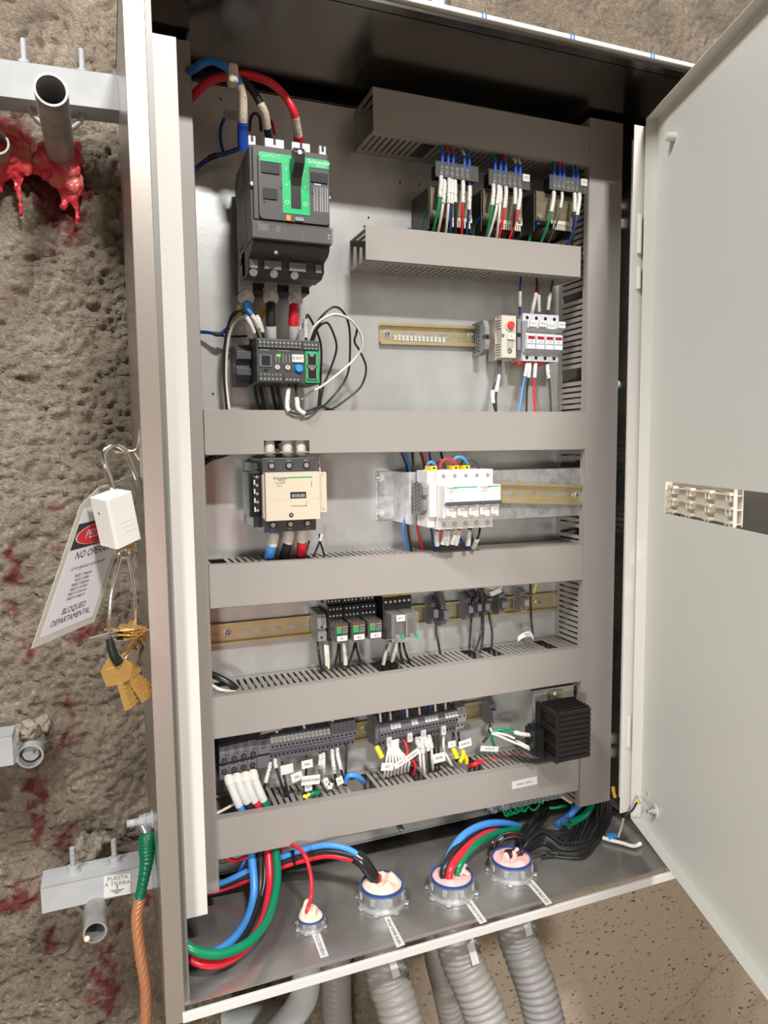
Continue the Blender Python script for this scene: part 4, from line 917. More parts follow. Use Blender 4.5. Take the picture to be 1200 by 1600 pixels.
# second group with clustered markers
xs3, xe3 = U(594, 1135, -.050).x, U(716, 1115, -.050).x; n3_ = 23; pw3 = (xe3-xs3)/n3_
zA3, zB3 = U(594, 1152, -.046).z, U(716, 1127, -.046).z
mk = {3: 0, 4: 0, 5: 0, 9: 0, 10: 0, 13: 0, 14: 0, 15: 0, 16: 0, 19: 0, 20: 0, 21: 0, 22: 0}; sd = (2, 8, 12, 18)
for i in range(n3_):
    zc = zA3+(zB3-zA3)*i/(n3_-1); q = None
    kind = 'with a small white marker' if i in mk else ('with an upright white label' if i in sd else 'without marker')
    t = small(xs3+i*pw3, pw3, zc, 'clustered_terminal', 'slim grey terminal %s, in the right hand block' % kind, 'terminal', 'slim terminals of the right hand block, '+kind, ('E' if i in mk else None))
    if i in sd:
        q = MB(label_m).bx(xs3+i*pw3-.0012, xs3+(i+1)*pw3+.0012, -.0512, -.046, zc-.0165, zc-.001); q.text('X%d' % (sd.index(i)+2), .0052, (xs3+(i+.5)*pw3, -.0515, zc-.0088), (0, 0, 1), (-1, 0, 0), inkg_m); q.build('group_label', t)
for i in range(2):
    small(xe3+.001+i*.0082, .0078, zB3+.003+i*.0008, 'clear_end_terminal', 'pale grey terminal with rounded face, %s of the pair closing the right hand block' % ('left' if i == 0 else 'right'), 'terminal', 'pale end terminals', None, m=mat('terminal_light', (.30, .295, .30), .5), f=-.047)
small_terminal(770, 1117, 'single grey rail terminal left of the black heater', .0095, .050)
p = U(588, 1145, -.04); tag(MB(dgrey_m).prism([(-.006, p.z-.026), (-.040, p.z-.022), (-.046, p.z-.008), (-.046, p.z+.016), (-.03, p.z+.026), (-.006, p.z+.026)], 'x', p.x-.004, p.x+.003).build('end_clamp', bevel=.0006), 'dark end plate on the left of the right hand terminal block', 'end clamp')
# ---------------------------------------------------------------- heater with bracket and connector
yh = -.072; A = U(832, 1080, yh); B = U(897, 1068, yh)
t = thing('heater_bracket', 'spotted zinc bracket with a short vertical rail above the black heater', 'bracket', (A.x, 0, A.z-.09))
b = MB(galv_m).bx(A.x, B.x, yh, yh+.0018, A.z-.092, A.z, sh=0).bx(A.x, A.x+.0018, yh, 0, A.z-.092, A.z).bx(A.x+.002, B.x-.0, -.004, -.002, A.z-.09, A.z); b.build('bracket_plate', t, .0008)
xm = U(866, 1090, yh).x; b = MB(rail_m).bx(xm-.0135, xm+.0135, yh-.0075, yh-.0065, A.z-.092, A.z-.004).bx(xm-.0175, xm-.0125, yh-.0025, yh, A.z-.092, A.z-.004).bx(xm+.0125, xm+.0175, yh-.0025, yh, A.z-.092, A.z-.004); b.bx(xm-.0020, xm+.0020, yh-.0077, yh-.0074, A.z-.035, A.z-.02, label_m); b.build('vertical_rail', t, .0005)
c0 = V((xm, yh-.0075, A.z-.010)); MB(bolt_m).cyl(c0, c0+V((0, -.0035, 0)), .0055, 14).build('rail_screw', t)
for (dx, dz) in ((-.021, -.030), (.024, -.026)): MB(black_m).cyl((xm+dx, yh-.0002, A.z+dz), (xm+dx, yh+.0002, A.z+dz), .0024, 12).build('bracket_hole', t)
yf, yk = -.150, -.098
TL, TR, BLp = U(872, 1116, yf), U(923.5, 1107, yf), U(872.5, 1193.5, yf)
hx0, hx1, hz1, hz0 = TL.x, TR.x, (TL.z+TR.z)/2+.002, BLp.z
heat_m = mat('heater_black', (.018, .016, .015), .38, .3)
t = thing('panel_heater', 'black finned anti-condensation heater in front of the right wiring duct', 'heater', ((hx0+hx1)/2, yf, hz0))
b = MB(heat_m); n_ = 10; hh = hz1-hz0; P = []
for i in range(n_):
    z_ = hz0+hh*i/n_; P += [(yf+.0028, z_), (yf, z_+hh/n_*.22), (yf, z_+hh/n_*.78)]
P += [(yf+.0028, hz1)]
bk_ = [(yk, hz1), (yk, hz0)]
b.prism(P+bk_, 'x', hx0+.002, hx1)
for i in range(6):
    yy = yf+.006+i*.0085; b.bx(hx0+.001, hx1, yy, yy+.0022, hz1, hz1+.0025)
for (z_a, z_b) in ((.0, .10), (.28, .40), (.55, .67), (.88, 1.0)): b.bx(hx0-.0025, hx0+.002, yf+.001, yk, hz0+hh*z_a, hz0+hh*z_b)
b.bx(hx0-.002, hx0+.002, yf, yf+.004, hz0, hz1).bx(hx0-.0045, hx0+.001, yk-.004, yk+.008, hz0-.001, hz1+.001)
b.build('finned_body', t, .0006)
cx1 = hx0-.003; cx0 = U(832, 1160, -.108).x; cz1 = U(840, 1138, -.108).z; cz0 = U(840, 1181, -.108).z
b = MB(black_m).bx(cx0+.006, cx1, -.116, -.082, cz0, cz1).bx(cx0, cx0+.008, -.114, -.084, cz0+.003, cz1-.002)
for k in range(4): b.bx(cx0+.003, cx0+.007, -.1175, -.1155, cz0+.006+.009*k, cz0+.011+.009*k)
b.bx(cx0+.012, cx1-.004, -.1175, -.1155, cz0+.004, cz1-.004).build('connector', t, .0008)
# ---------------------------------------------------------------- ground bar
A = U(757, 1257, -.045); B = U(868, 1233, -.045); sl = (B.z-A.z)/(B.x-A.x)
t = thing('ground_bar', 'grounding busbar with two rows of blue-zinc screws under the white label', 'ground bar', (A.x, -.045, A.z-.012))
MB(zinc_m).bx(A.x, B.x, -.045, -.040, A.z-.013, A.z+.010, sh=sl).build('bar', t, .0006)
MB(galv_m).bx(A.x+.004, A.x+.016, -.040, -.0005, A.z-.008, A.z+.004).bx(B.x-.016, B.x-.004, -.040, -.0005, B.z-.006, B.z+.004).build('standoff', t, .001)
for r_ in range(2):
    for i in range(13):
        u = 786+i*6.55+r_*3; v = 1247.5-(u-786)*.205+r_*7; p = U(u, v, -.045)
        if i in (7,) and r_ == 0: continue
        MB(bluegz_m).cyl(p, p+V((0, -.012, 0)), .0030, 10).cyl(p+V((0, -.012, 0)), p+V((0, -.0155, 0)), .0042, 12).bx(p.x-.003, p.x+.003, -.0612, -.0603, p.z-.0005, p.z+.0005, dark_m).build('bar_screw', t)
for (u, v) in ((770, 1264), (787, 1259)):
    p = U(u-2, v-2, -.047); MB(bluegz_m).cyl(p, p+V((0, -.002, 0)), .0098, 20).hexn(p+V((0, -.002, 0)), p+V((0, -.009, 0)), .0078).cyl(p+V((0, -.009, 0)), p+V((0, -.014, 0)), .0040, 12).build('hex_bolt', t)
# ---------------------------------------------------------------- transformers
def trafo(u, v, tbu0, tbv0, tbu1, tbv1, lab_, tb_label, hidden_w=None):
    y = -.070; a = U(u, v, y); w_ = .072; zb = a.z-.040
    t = thing('control_transformer', lab_, 'transformer', (a.x+w_/2, 0, zb-.03), 'control transformers')
    MB(olive_m).prism([(-.018, zb-.012), (y+.002, zb-.004), (y, zb), (y, a.z), (y+.004, a.z+.004), (-.018, a.z+.004)], 'x', a.x, a.x+w_).build('laminated_core', t, .0008)
    MB(mat('trafo_side', (.06, .055, .05), .4, .4)).bx(a.x-.0016, a.x, y+.004, -.004, zb-.022, a.z).bx(a.x+w_, a.x+w_+.0016, y+.004, -.004, zb-.022, a.z).bx(a.x-.010, a.x+w_+.010, -.004, -.001, zb-.032, zb-.004).build('frame', t, .0005)
    c0 = V((a.x+w_*.50, -.036, zb-.010)); b = MB(brown_m); b.tube([c0+V((math.cos(k*math.pi/12)*.017, math.sin(k*math.pi/12)*.013, -.002)) for k in range(25)], .011, 12); b.cyl(c0+V((-.017, 0, -.002)), c0+V((.017, 0, -.002)), .012, 16); b.build('coil', t)
    q = MB(ivory_m)
    for k in range(9):
        xx = c0.x-.002+k*.0042; q.bx(xx, xx+.0028, y+.001, y+.0022, zb-.016, zb-.001)
    q.bx(c0.x-.006, c0.x+.0375, y+.0005, y+.0018, zb-.007, zb+.0005); q.build('bobbin_comb', t, .0004)
    for xx in (a.x+.005, a.x+w_-.005): MB(bolt_m).cyl((xx, y-.001, zb+.002), (xx, y-.004, zb+.001), .0035, 12).build('core_bolt', t)
    p0, p1 = U(tbu0, tbv0, -.088), U(tbu1, tbv1, -.088)
    s_ = MB(smoke_m).bx(p0.x, p1.x, -.088, -.0868, p1.z-.0004, p0.z).bx(p0.x, p1.x, -.088, -.072, p0.z-.0012, p0.z); s_.build('terminal_cover', t)
    MB(black_m).bx(p0.x+.003, p1.x-.003, -.083, -.066, p1.z+.001, p0.z-.003).build('terminal_strip', t, .0005)
    s_ = MB(zinc_m); n_ = 6
    for k in range(n_):
        xx = p0.x+(p1.x-p0.x)*(.17+.12*k)
        s_.bx(xx-.0026, xx+.0026, -.0845, -.083, p1.z+.002, p0.z-.004); s_.cyl((xx, -.0845, p1.z+.006), (xx, -.0862, p1.z+.006), .0024, 10, bolt_m).cyl((xx, -.0845, p0.z-.0075), (xx, -.0862, p0.z-.0075), .0022, 10, bolt_m)
    s_.build('strip_screws', t)
    if tb_label:
        q = MB(label_m); p = U(tb_label[0], tb_label[1], -.0885); q.bx(p.x-.0062, p.x+.0062, -.0890, -.0882, p.z-.0055, p.z+.0055); q.text(tb_label[2], .0044, (p.x, -.0893, p.z), m=inkg_m); q.build('name_label', t)
    return t
trafo(672.5, 292, 680.5, 250.5, 747.5, 284, 'leftmost control transformer, without white tag on its clear terminal cover', None)
trafo(755, 298, 764, 263, 828.5, 297, 'middle control transformer with a white tag on its clear cover', (822, 278, 'TF2'))
trafo(838, 300, 859, 272, 917, 303, 'rightmost control transformer beside the vertical wiring duct', (912.5, 285, 'TF3'))
# ---------------------------------------------------------------- wires: feeders above and below the breaker
K = mat('sleeve_buff', (.62, .54, .42), .5, speck=(300, .63, (.3, .25, .2)))
wire([(280, 120, -.05), (305, 106, -.10), (328, 95, -.12), (352, 104, -.13), (370, 122, -.13), (379, 150, -.12), (380, 185, -.11), (379, 205, -.10), (380, 235, -.09)], .0055, blue_w, 'blue feeder cable arching over into the left pole of the breaker', 'power_cable', 'cable', sl=((.55, .77, K, 1.1), (.80, 1, ferr_m, 1.3)))
wire([(278, 130, -.04), (310, 118, -.07), (345, 118, -.09), (375, 124, -.11), (395, 142, -.115), (408, 165, -.115), (414, 180, -.11), (417, 200, -.10), (420, 215, -.09)], .0052, black_w, 'black feeder cable running down into the middle pole of the breaker', 'power_cable', 'cable', sl=((.62, .86, K, 1.15),))
wire([(272, 185, -.02), (297, 155, -.06), (325, 128, -.09), (352, 120, -.105), (385, 117, -.11), (420, 128, -.12), (445, 150, -.12), (459, 175, -.12), (463, 195, -.11), (466, 212, -.10), (466, 225, -.09)], .0055, red_w, 'red feeder cable arching over into the right pole of the breaker', 'power_cable', 'cable', sl=((.74, .9, K, 1.1), (.90, 1, red_w, 1.25)))
p = U(364, 117, -.13); b = MB(K); b.bx(p.x-.007, p.x+.006, -.139, -.118, p.z-.013, p.z+.012); tag(b.build('tie_mount', bevel=.004), 'buff coloured tie wrap block holding the feeder cables together', 'cable tie')
wire([(300, 268, -.02), (330, 246, -.025), (352, 240, -.03), (372, 233, -.035)], .0034, dblue_w, 'dark blue wire running from the left duct towards the breaker side', 'control_wire', bits=((.3, .42, black_w, 1.2, 'tape_wrap'),))
wire([(350, 186, -.010), (345, 200, -.018), (345, 220, -.02), (349, 238, -.028)], .0024, dblue_w, 'short dark blue wire hanging beside the breaker below the plate label', 'control_wire')
wire([(390, 205, -.04), (392, 185, -.05), (398, 177, -.055), (406, 184, -.05), (408, 205, -.05)], .0022, black_w, 'small black wire loop behind the left top of the breaker', 'control_wire')
wire([(411, 178, -.03), (424, 190, -.04), (429, 210, -.05)], .0022, red_w, 'short red wire behind the middle pole of the breaker', 'control_wire')
p = U(361, 181, -.001); q = MB(label_m).bx(p.x-.010, p.x+.010, -.0012, -.0002, p.z-.006, p.z+.008, mat('plate_label', (.35, .32, .28), .5)); q.text('0101', .006, (p.x, -.0014, p.z), m=inkg_m); tag(q.build('paper_label'), 'brownish little label stuck on the plate at the top left of the breaker', 'label')
for (pts, m_, top, lab_, slv) in (
    ([(385, 474, -.058), (388, 492, -.062), (392, 510, -.060), (396, 530, -.05), (402, 545, -.02)], grey_w, lblue_w, 'blue taped cable from the left lug down behind the motor relay', (.40, .66)),
    ([(423, 474, -.058), (423, 492, -.060), (423.5, 515, -.055), (424, 540, -.04), (424, 560, -.01)], black_w, black_w, 'black cable from the middle lug down behind the motor relay', (.45, .70)),
    ([(460.5, 477, -.058), (459, 492, -.060), (458.5, 515, -.055), (459, 540, -.04), (459, 560, -.01)], black_w, red_w, 'red taped cable from the right lug down behind the motor relay', (.45, .70))):
    wire(pts, .0072, m_, lab_, 'power_cable', 'cable', sl=((slv[0], slv[1], label_m, 1.12),), bits=((0, slv[0], top, 1.08, 'colour_tape'),), n=12)
tag(MB(yellow_m).tube([U(377, 478, -.055), U(375, 490, -.055), U(373, 492, -.056)], .0055, 8).build('tape_end'), 'yellow tape tab beside the blue lug cable', 'tape')
tag(MB(mat('tape_amber', (.70, .40, .02), .4)).tube([U(414, 482, -.045), U(409, 492, -.045), U(407, 494, -.046)], .005, 8).build('tape_end'), 'amber tape tab between the blue and black lug cables', 'tape')
for (u0, u1, lab_) in ((401, 411, 'thick black cable leaving the motor relay downwards, left one'), (428, 438, 'thick black cable leaving the motor relay downwards, right one')):
    wire([(u0, 590, -.028), (u0+3, 615, -.028), (u1-1, 645, -.03), (u1, 690, -.045)], .0075, black_w, lab_, 'power_cable', 'cable')
wire([(412, 450, -.05), (413, 462, -.05), (411, 470, -.052)], .0022, orange_m, 'small orange lead between the first two lugs', 'control_wire')
# looms left of the motor relay
L5 = [(404, 527, -.07), (397, 505, -.075), (389, 490, -.07), (375, 486, -.06), (360, 500, -.045), (352, 535, -.03), (350, 590, -.025), (355, 640, -.03)]
wire(L5, .0019, black_w, 'black wire looping from the motor relay down the left side, outer strand', 'control_wire')
wire([(408, 527, -.07), (400, 508, -.078), (386, 498, -.07), (370, 500, -.055), (357, 530, -.035), (353, 590, -.022), (358, 640, -.03)], .0021, white_w, 'white wire looping from the motor relay down the left side', 'control_wire')
wire([(412, 527, -.07), (398, 498, -.08), (380, 487, -.075), (364, 490, -.06), (354, 520, -.04), (349, 570, -.03), (354, 640, -.03)], .0019, black_w, 'black wire looping from the motor relay down the left side, inner strand', 'control_wire')
wire([(308, 518, -.012), (325, 519, -.02), (343, 522, -.028), (352, 516, -.032), (357, 512, -.036)], .0030, dblue_w, 'dark blue insulated stub sticking out of the left duct beside the motor relay', 'control_wire', bits=((.40, .55, grey_w, 1.3, 'tape_wrap'),))
wire([(342, 524, -.02), (360, 526, -.022), (388, 525, -.02)], .0016, black_w, 'thin black wire running right from the blue stub behind the motor relay', 'control_wire')
for (a, b_, lab_) in (((385, 495, -.083), (397, 520, -.078), 'left white marker sleeve leaning over the motor relay'), ((393, 492, -.086), (404, 512, -.08), 'middle white marker sleeve leaning over the motor relay'), ((401, 493, -.08), (410, 519, -.078), 'right white marker sleeve leaning over the motor relay')):
    A_, B_ = U(*a), U(*b_); tag(MB(sleeve_m).tube(spline([A_, A_.lerp(B_, .5)+V((0, -.002, .001)), B_]), .0034, 10).tube([A_-(B_-A_)*.02, A_], .0018, 6, black_w).build('marker_sleeve'), lab_, 'marker sleeve')
# loops right of the motor relay
wire([(478, 531, -.075), (479, 505, -.085), (480, 492, -.085), (486, 500, -.08), (496, 520, -.07), (502, 545, -.06), (501, 590, -.05), (497, 640, -.045)], .0018, black_w, 'black loop rising in a narrow arch beside the white sleeve of the motor relay', 'control_wire')
tag(MB(sleeve_m).tube([U(477.5, 498, -.086), U(477.5, 527, -.080)], .0036, 10).build('marker_sleeve'), 'upright white marker sleeve above the right terminals of the motor relay', 'marker sleeve')
tag(MB(sleeve_m).tube([U(474, 503, -.076), U(469, 515, -.074)], .0028, 8).build('marker_sleeve'), 'small tilted white sleeve left of the upright marker sleeve', 'marker sleeve')
wire([(484, 532, -.078), (490, 515, -.085), (502, 495, -.09), (520, 480, -.09), (535, 486, -.085), (545, 508, -.075), (547, 545, -.06), (543, 585, -.05), (524, 615, -.05), (503, 637, -.06)], .0017, black_w, 'black wire sweeping a wide loop to the right of the motor relay', 'control_wire')
wire([(487, 532, -.078), (494, 512, -.086), (512, 494, -.09), (535, 494, -.085), (556, 507, -.075), (557, 520, -.07), (554, 534, -.065), (563, 550, -.06), (572, 575, -.052), (565, 602, -.05), (546, 620, -.05), (522, 637, -.055), (505, 642, -.06)], .0017, black_w, 'black wire making the outermost loop with a kink right of the motor relay', 'control_wire')
wire([(482, 532, -.078), (490, 512, -.088), (505, 498, -.092), (525, 491, -.092), (548, 500, -.085), (563, 520, -.075), (566, 540, -.068), (555, 560, -.06), (530, 583, -.055), (505, 602, -.055), (488, 612, -.055), (470, 624, -.06)], .0020, white_w, 'long white wire looping right and returning below the motor relay', 'control_wire')
wire([(490, 532, -.078), (497, 512, -.08), (512, 505, -.08), (524, 530, -.07), (525, 550, -.06), (515, 580, -.05), (505, 605, -.05), (499, 640, -.045)], .0017, black_w, 'black wire forming the innermost loop right of the motor relay', 'control_wire')
wire([(452, 600, -.07), (449, 625, -.082), (450, 640, -.088), (462, 646, -.09), (480, 642, -.09), (500, 636, -.085), (520, 640, -.06)], .0017, black_w, 'black wire curling under the motor relay in front of the notched duct, upper strand', 'control_wire', sl=((.06, .36, sleeve_m, 2.1),))
wire([(462, 600, -.07), (464, 625, -.085), (467, 640, -.09), (480, 647, -.092), (494, 640, -.09), (505, 634, -.08), (512, 641, -.06)], .0017, black_w, 'black wire curling under the motor relay in front of the notched duct, lower strand', 'control_wire', sl=((.16, .44, sleeve_m, 2.2),))
# ---------------------------------------------------------------- transformer wires
W = wire
T1 = [('green', green_w, (689, 279), (677, 362), (.02, .35)), ('white', white_w, (694.5, 285), (684, 366), (.05, .40)), ('white', white_w, (702, 283), (696, 368), (.0, .38)), ('blue', dblue_w, (706.5, 284), (703, 370), (.05, .40)), ('black', black_w, (711, 286), (712, 372), (.02, .36)), ('red', red_w, (723.5, 286), (721, 374), (.05, .35)), ('blue', dblue_w, (734, 290), (728, 374), (.12, .42))]
T2 = [('green', green_w, (771, 292), (759, 374), (.02, .35)), ('white', white_w, (779, 294), (761, 377), (.0, .34)), ('white', white_w, (782, 296), (775, 378), (.0, .30)), ('red', red_w, (790.5, 296), (777, 380), (.0, .36)), ('black', black_w, (805, 298), (800, 382), (.0, .30)), ('red', red_w, (812.5, 300), (793, 381), (.0, .36))]
T3 = [('green', dgreen_w, (865, 300), (842, 388), (.10, .36)), ('black', grey_w, (878, 303), (852, 390), (.05, .30)), ('black', black_w, (898, 305), (893, 392), (.05, .34)), ('blue', dblue_w, (905, 305), (884, 394), (.05, .36))]
for nm_, T_ in (('leftmost', T1), ('middle', T2), ('rightmost', T3)):
    seen = {}
    for (cn, m_, (u0, v0), (u1, v1), s_) in T_:
        seen[cn] = seen.get(cn, 0)+1
        od_ = {1: '', 2: ', second of that colour'}[seen[cn]]
        W([(u0-.3, v0-4, -.085), (u0, v0+8, -.092), (u0-(u0-u1)*.25, v0+(v1-v0)*.45, -.094), (u0-(u0-u1)*.7, v0+(v1-v0)*.8, -.080), (u1-(u0-u1)*.15, v1+6, -.060)], .0022 if m_ is not grey_w else .0016, m_, '%s wire with white marker sleeve hanging from the %s control transformer%s' % (cn, nm_, od_), 'transformer_wire', 'wire', sl=((s_[0]+.04, s_[1]+.06, sleeve_m, 1.6),))
for nm_, L_ in (('leftmost', ((691, 251, 239, blue_w), (700, 252, 238, red_w), (708, 254, 240, red_w), (725.5, 258, 244, white_w), (733, 260, 246, blue_w))), ('middle', ((773.5, 264, 251, dgreen_w), (782, 266, 252, dblue_w), (790, 267, 252, red_w), (805.5, 270, 256, white_w), (812.5, 271, 258, white_w))), ('rightmost', ((866, 273, 260, dgreen_w), (874.5, 275, 259, red_w), (881, 276, 261, red_w), (896, 279, 267, blue_w), (902, 281, 267, blue_w)))):
    for i, (u, v0, v1, m_) in enumerate(L_):
        A_, B_ = U(u, v0+8, -.084), U(u, v1, -.084); t = thing('crimp_ferrule', '%s blue crimp ferrule from the left on top of the %s transformer' % (ORD[i], nm_), 'ferrule', A_, 'blue ferrules of the transformers')
        MB(ferr_m).cyl(A_, B_, .0029, 10).build('ferrule_sleeve', t)
        MB(m_).tube(spline([B_-V((0, 0, .002)), B_+V((0, .002, .006)), B_+V((.002, .016, .016)), B_+V((.002, .03, .03))], 4), .0022, 8).build('wire_tail', t)
for (u, v, nm_) in ((671, 329, 'leftmost'), (751, 341, 'middle'), (838, 350, 'rightmost')):
    A_ = U(u+3, v-2, -.066); B_ = U(u-7, v+8, -.05); t = thing('earth_lead', 'green earth lead with blue lug at the lower left corner of the %s transformer' % nm_, 'wire', A_, 'transformer earth leads')
    MB(ferr_m).tube([A_, A_.lerp(B_, .65)], .0034, 8).build('crimp_lug', t)
    MB(dgreen_w).tube(spline([A_.lerp(B_, .6), B_, U(u-11, v+26, -.04), U(u-12, v+50, -.04)], 5), .0024, 8).build('insulation', t)
# ---------------------------------------------------------------- wires of the fuse holders and thermostat
for (P_, m_, lab_, s_) in (
    ([(815, 422, -.05), (813, 445, -.055), (812, 465, -.05), (812.5, 492, -.04)], dblue_w, 'dark blue wire with sleeve entering the top of the first fuse holder', (.5, .82)),
    ([(838, 428, -.05), (839, 445, -.055), (838, 455, -.055), (833, 480, -.05), (830, 493, -.04)], black_w, 'black wire with tilted sleeve entering the top of the second fuse holder', (.55, .90)),
    ([(837, 428, -.045), (841, 452, -.05), (841.5, 470, -.05), (842, 492, -.04)], red_w, 'red wire with sleeve entering the top between second and third fuse holder', (.52, .88)),
    ([(865, 430, -.04), (862, 448, -.048), (858, 468, -.05), (855, 493, -.04)], grey_w, 'dark grey wire with sleeve entering the top of the third fuse holder', (.5, .85)),
    ([(824, 562, -.036), (822, 580, -.045), (817, 605, -.045), (811, 645, -.05)], lblue_w, 'bright blue wire with sleeve leaving the fuse holders downwards', (.15, .45)),
    ([(827.5, 562, -.036), (827, 580, -.045), (823.5, 610, -.045), (822.5, 645, -.05)], black_w, 'black wire with sleeve beside the bright blue wire under the fuse holders', (.15, .45)),
    ([(837, 562, -.036), (836, 580, -.045), (834, 610, -.045), (836, 645, -.05)], red_w, 'red wire with sleeve leaving the fuse holders downwards', (.15, .45)),
    ([(855, 562, -.036), (856, 580, -.045), (859, 605, -.045), (861, 645, -.05)], grey_w, 'dark grey wire with sleeve leaving the rightmost fuse holder downwards', (.2, .48)),
    ([(779, 556, -.03), (775, 590, -.040), (770, 610, -.042), (771, 630, -.045), (777, 650, -.05)], black_w, 'left black wire with sleeve hanging under the thermostat', (.52, .74)),
    ([(783, 556, -.03), (779, 590, -.040), (775, 620, -.045), (776, 650, -.05)], black_w, 'right black wire with sleeve hanging under the thermostat', (.30, .56))):
    W(P_, .0019, m_, lab_, 'control_wire', 'wire', sl=((s_[0], s_[1], sleeve_m if 'thermostat' not in lab_ else tagw_m, 1.75),))
# ---------------------------------------------------------------- wires around the white breakers
for (P_, m_, lab_) in (
    ([(630, 700, -.04), (637, 722, -.045), (641, 742, -.05), (640, 790, -.05), (630, 822, -.05), (636, 862, -.045)], blue_w, 'blue wire passing behind the zinc bracket'),
    ([(643, 700, -.045), (645, 722, -.05), (645, 742, -.05), (640, 790, -.05), (637, 822, -.05), (643, 862, -.045)], black_w, 'black wire passing behind the zinc bracket'),
    ([(662, 700, -.05), (664, 722, -.05), (666, 745, -.055), (660, 790, -.05), (652, 822, -.05), (661, 862, -.045)], red_w, 'red wire passing behind the zinc bracket'),
    ([(669, 700, -.055), (673, 722, -.06), (675, 735, -.08)], dblue_w, 'dark blue wire dropping to the top of the slim side module'),
    ([(687, 700, -.05), (692, 720, -.07), (697, 740, -.085)], black_w, 'black wire dropping straight into the first breaker pole'),
    ([(624, 700, -.02), (634, 725, -.03), (638, 745, -.04)], grey_w, 'dark grey wire dropping behind the left end of the zinc bracket'),
    ([(655, 700, -.04), (662, 725, -.05), (664, 742, -.06)], grey_w, 'dark grey wire dropping beside the red wire behind the bracket')):
    W(P_, .0021, m_, lab_, 'control_wire')
for (P_, m_, lab_) in (
    ([(668, 735, -.09), (668, 726, -.10), (674, 722, -.105), (680, 727, -.10), (680, 736, -.09)], lblue_w, 'small bright blue jumper arch on the slim side module'),
    ([(686, 736, -.09), (688, 725, -.105), (695, 718, -.11), (706, 719, -.11), (713, 727, -.105), (716, 737, -.09)], red_w, 'red jumper arch between the first breaker poles'),
    ([(706, 736, -.09), (708, 722, -.105), (713, 715, -.11), (722, 715, -.11), (729, 722, -.108), (732, 733, -.095)], lblue_w, 'bright blue jumper arch above the third breaker pole'),
    ([(717, 736, -.09), (722, 722, -.10), (728, 717, -.105), (738, 719, -.108), (746, 727, -.105), (750, 736, -.09)], grey_w, 'dark grey jumper arch reaching the rightmost breaker poles'),
    ([(682, 735, -.09), (683, 724, -.095), (688, 719, -.10), (695, 723, -.10)], grey_w, 'dark grey curved wire behind the red jumper arch')):
    W(P_, .0024, m_, lab_, 'jumper_wire')
for (u, v, lab_) in ((673.5, 731.5, 'left yellow terminal cap, on the slim side module'), (707.5, 731, 'middle yellow terminal cap, on the second breaker pole'), (724.5, 730.5, 'right yellow terminal cap, on the third breaker pole')):
    p = U(u, v, -.105); tag(MB(yellow_m).bx(p.x-.0055, p.x+.0055, -.116, -.094, p.z-.006, p.z+.0035).bx(p.x-.002, p.x+.002, -.1165, -.114, p.z-.001, p.z+.002, black_m).build('terminal_cap', bevel=.0005), lab_, 'terminal cap')
for (P_, m_, s_, lab_) in (
    ([(673, 822, -.09), (675, 835, -.085), (678, 855, -.07), (680, 866, -.06)], dblue_w, None, 'dark blue wire leaving the bottom of the slim side module'),
    ([(684, 826, -.10), (682, 838, -.105), (683, 852, -.10)], black_w, (.3, 1), 'leftmost sleeved wire stub under the white breakers'),
    ([(690, 826, -.10), (689, 835, -.10), (692, 846, -.10), (700, 850, -.095), (712, 849, -.09)], red_w, None, 'red wire curling under the white breakers'),
    ([(697, 826, -.105), (695, 836, -.11), (692, 850, -.105)], black_w, (.3, 1), 'second sleeved wire stub under the white breakers'),
    ([(702, 826, -.105), (700, 836, -.11), (698, 851, -.105)], black_w, (.3, 1), 'third sleeved wire stub under the white breakers'),
    ([(713, 826, -.105), (711, 834, -.112), (706, 850, -.108)], red_w, (.3, 1), 'fourth sleeved wire stub under the white breakers, red core'),
    ([(718, 826, -.105), (716, 836, -.11), (712, 851, -.105)], red_w, (.3, 1), 'fifth sleeved wire stub under the white breakers, red core'),
    ([(715, 826, -.09), (719, 840, -.085), (726, 853, -.08), (732, 855, -.075), (735, 848, -.07)], dblue_w, None, 'dark blue wire looping under the white breakers'),
    ([(733, 826, -.10), (733, 835, -.105), (731, 852, -.10)], black_w, (.3, 1), 'sixth sleeved wire stub under the white breakers'),
    ([(735, 826, -.095), (737, 838, -.09), (740, 858, -.07), (741, 870, -.06)], black_w, None, 'black wire without sleeve under the two pole breaker'),
    ([(750, 825, -.105), (748, 836, -.108), (743, 848, -.10), (740, 856, -.09)], black_w, (.5, 1), 'rightmost sleeved wire stub under the white breakers')):
    W(P_, .0021, m_, lab_, 'control_wire', 'wire', sl=((s_[0], s_[1], sleeve_m, 2.0),) if s_ else ())
# ---------------------------------------------------------------- contactor cables
for (u, top, nm) in ((421, lblue_w, 'left'), (448.5, white_w, 'middle'), (469.5, white_w, 'right')):
    y1 = -.068
    t = W([(u-1.5, 676, y1+.010), (u-.5, 692, y1-.002), (u, 705, y1-.002), (u+1, 718, y1+.004)], .0078, label_m, '%s white sleeved cable entering the top of the cream contactor' % nm, 'power_cable', 'cable', sl=((.42, .93, ivory_m, 1.04),), n=14, bits=((.0, .32, lblue_w if nm == 'left' else ivory_m, 1.05, 'colour_tape'), (.92, 1, red_w if nm == 'right' else black_w, .9, 'cable_end')))
for (u, v, c_, nm) in ((427, 836, lblue_w, 'left'), (451, 832, black_w, 'middle'), (472, 830, red_w, 'right')):
    W([(u+1.5, v-6, -.070), (u, v+8, -.072), (u-4 if nm != 'right' else u-.5, v+24, -.066), (u-7 if nm != 'right' else u-1, v+40, -.045), (u-9 if nm != 'right' else u-1, v+60, -.04)], .0076, c_, '%s cable leaving the bottom of the cream contactor, %s below a white sleeve' % (nm, {'left': 'blue', 'middle': 'black', 'right': 'red'}[nm]), 'power_cable', 'cable', sl=((.10, .36, ivory_m, 1.05),), n=14)
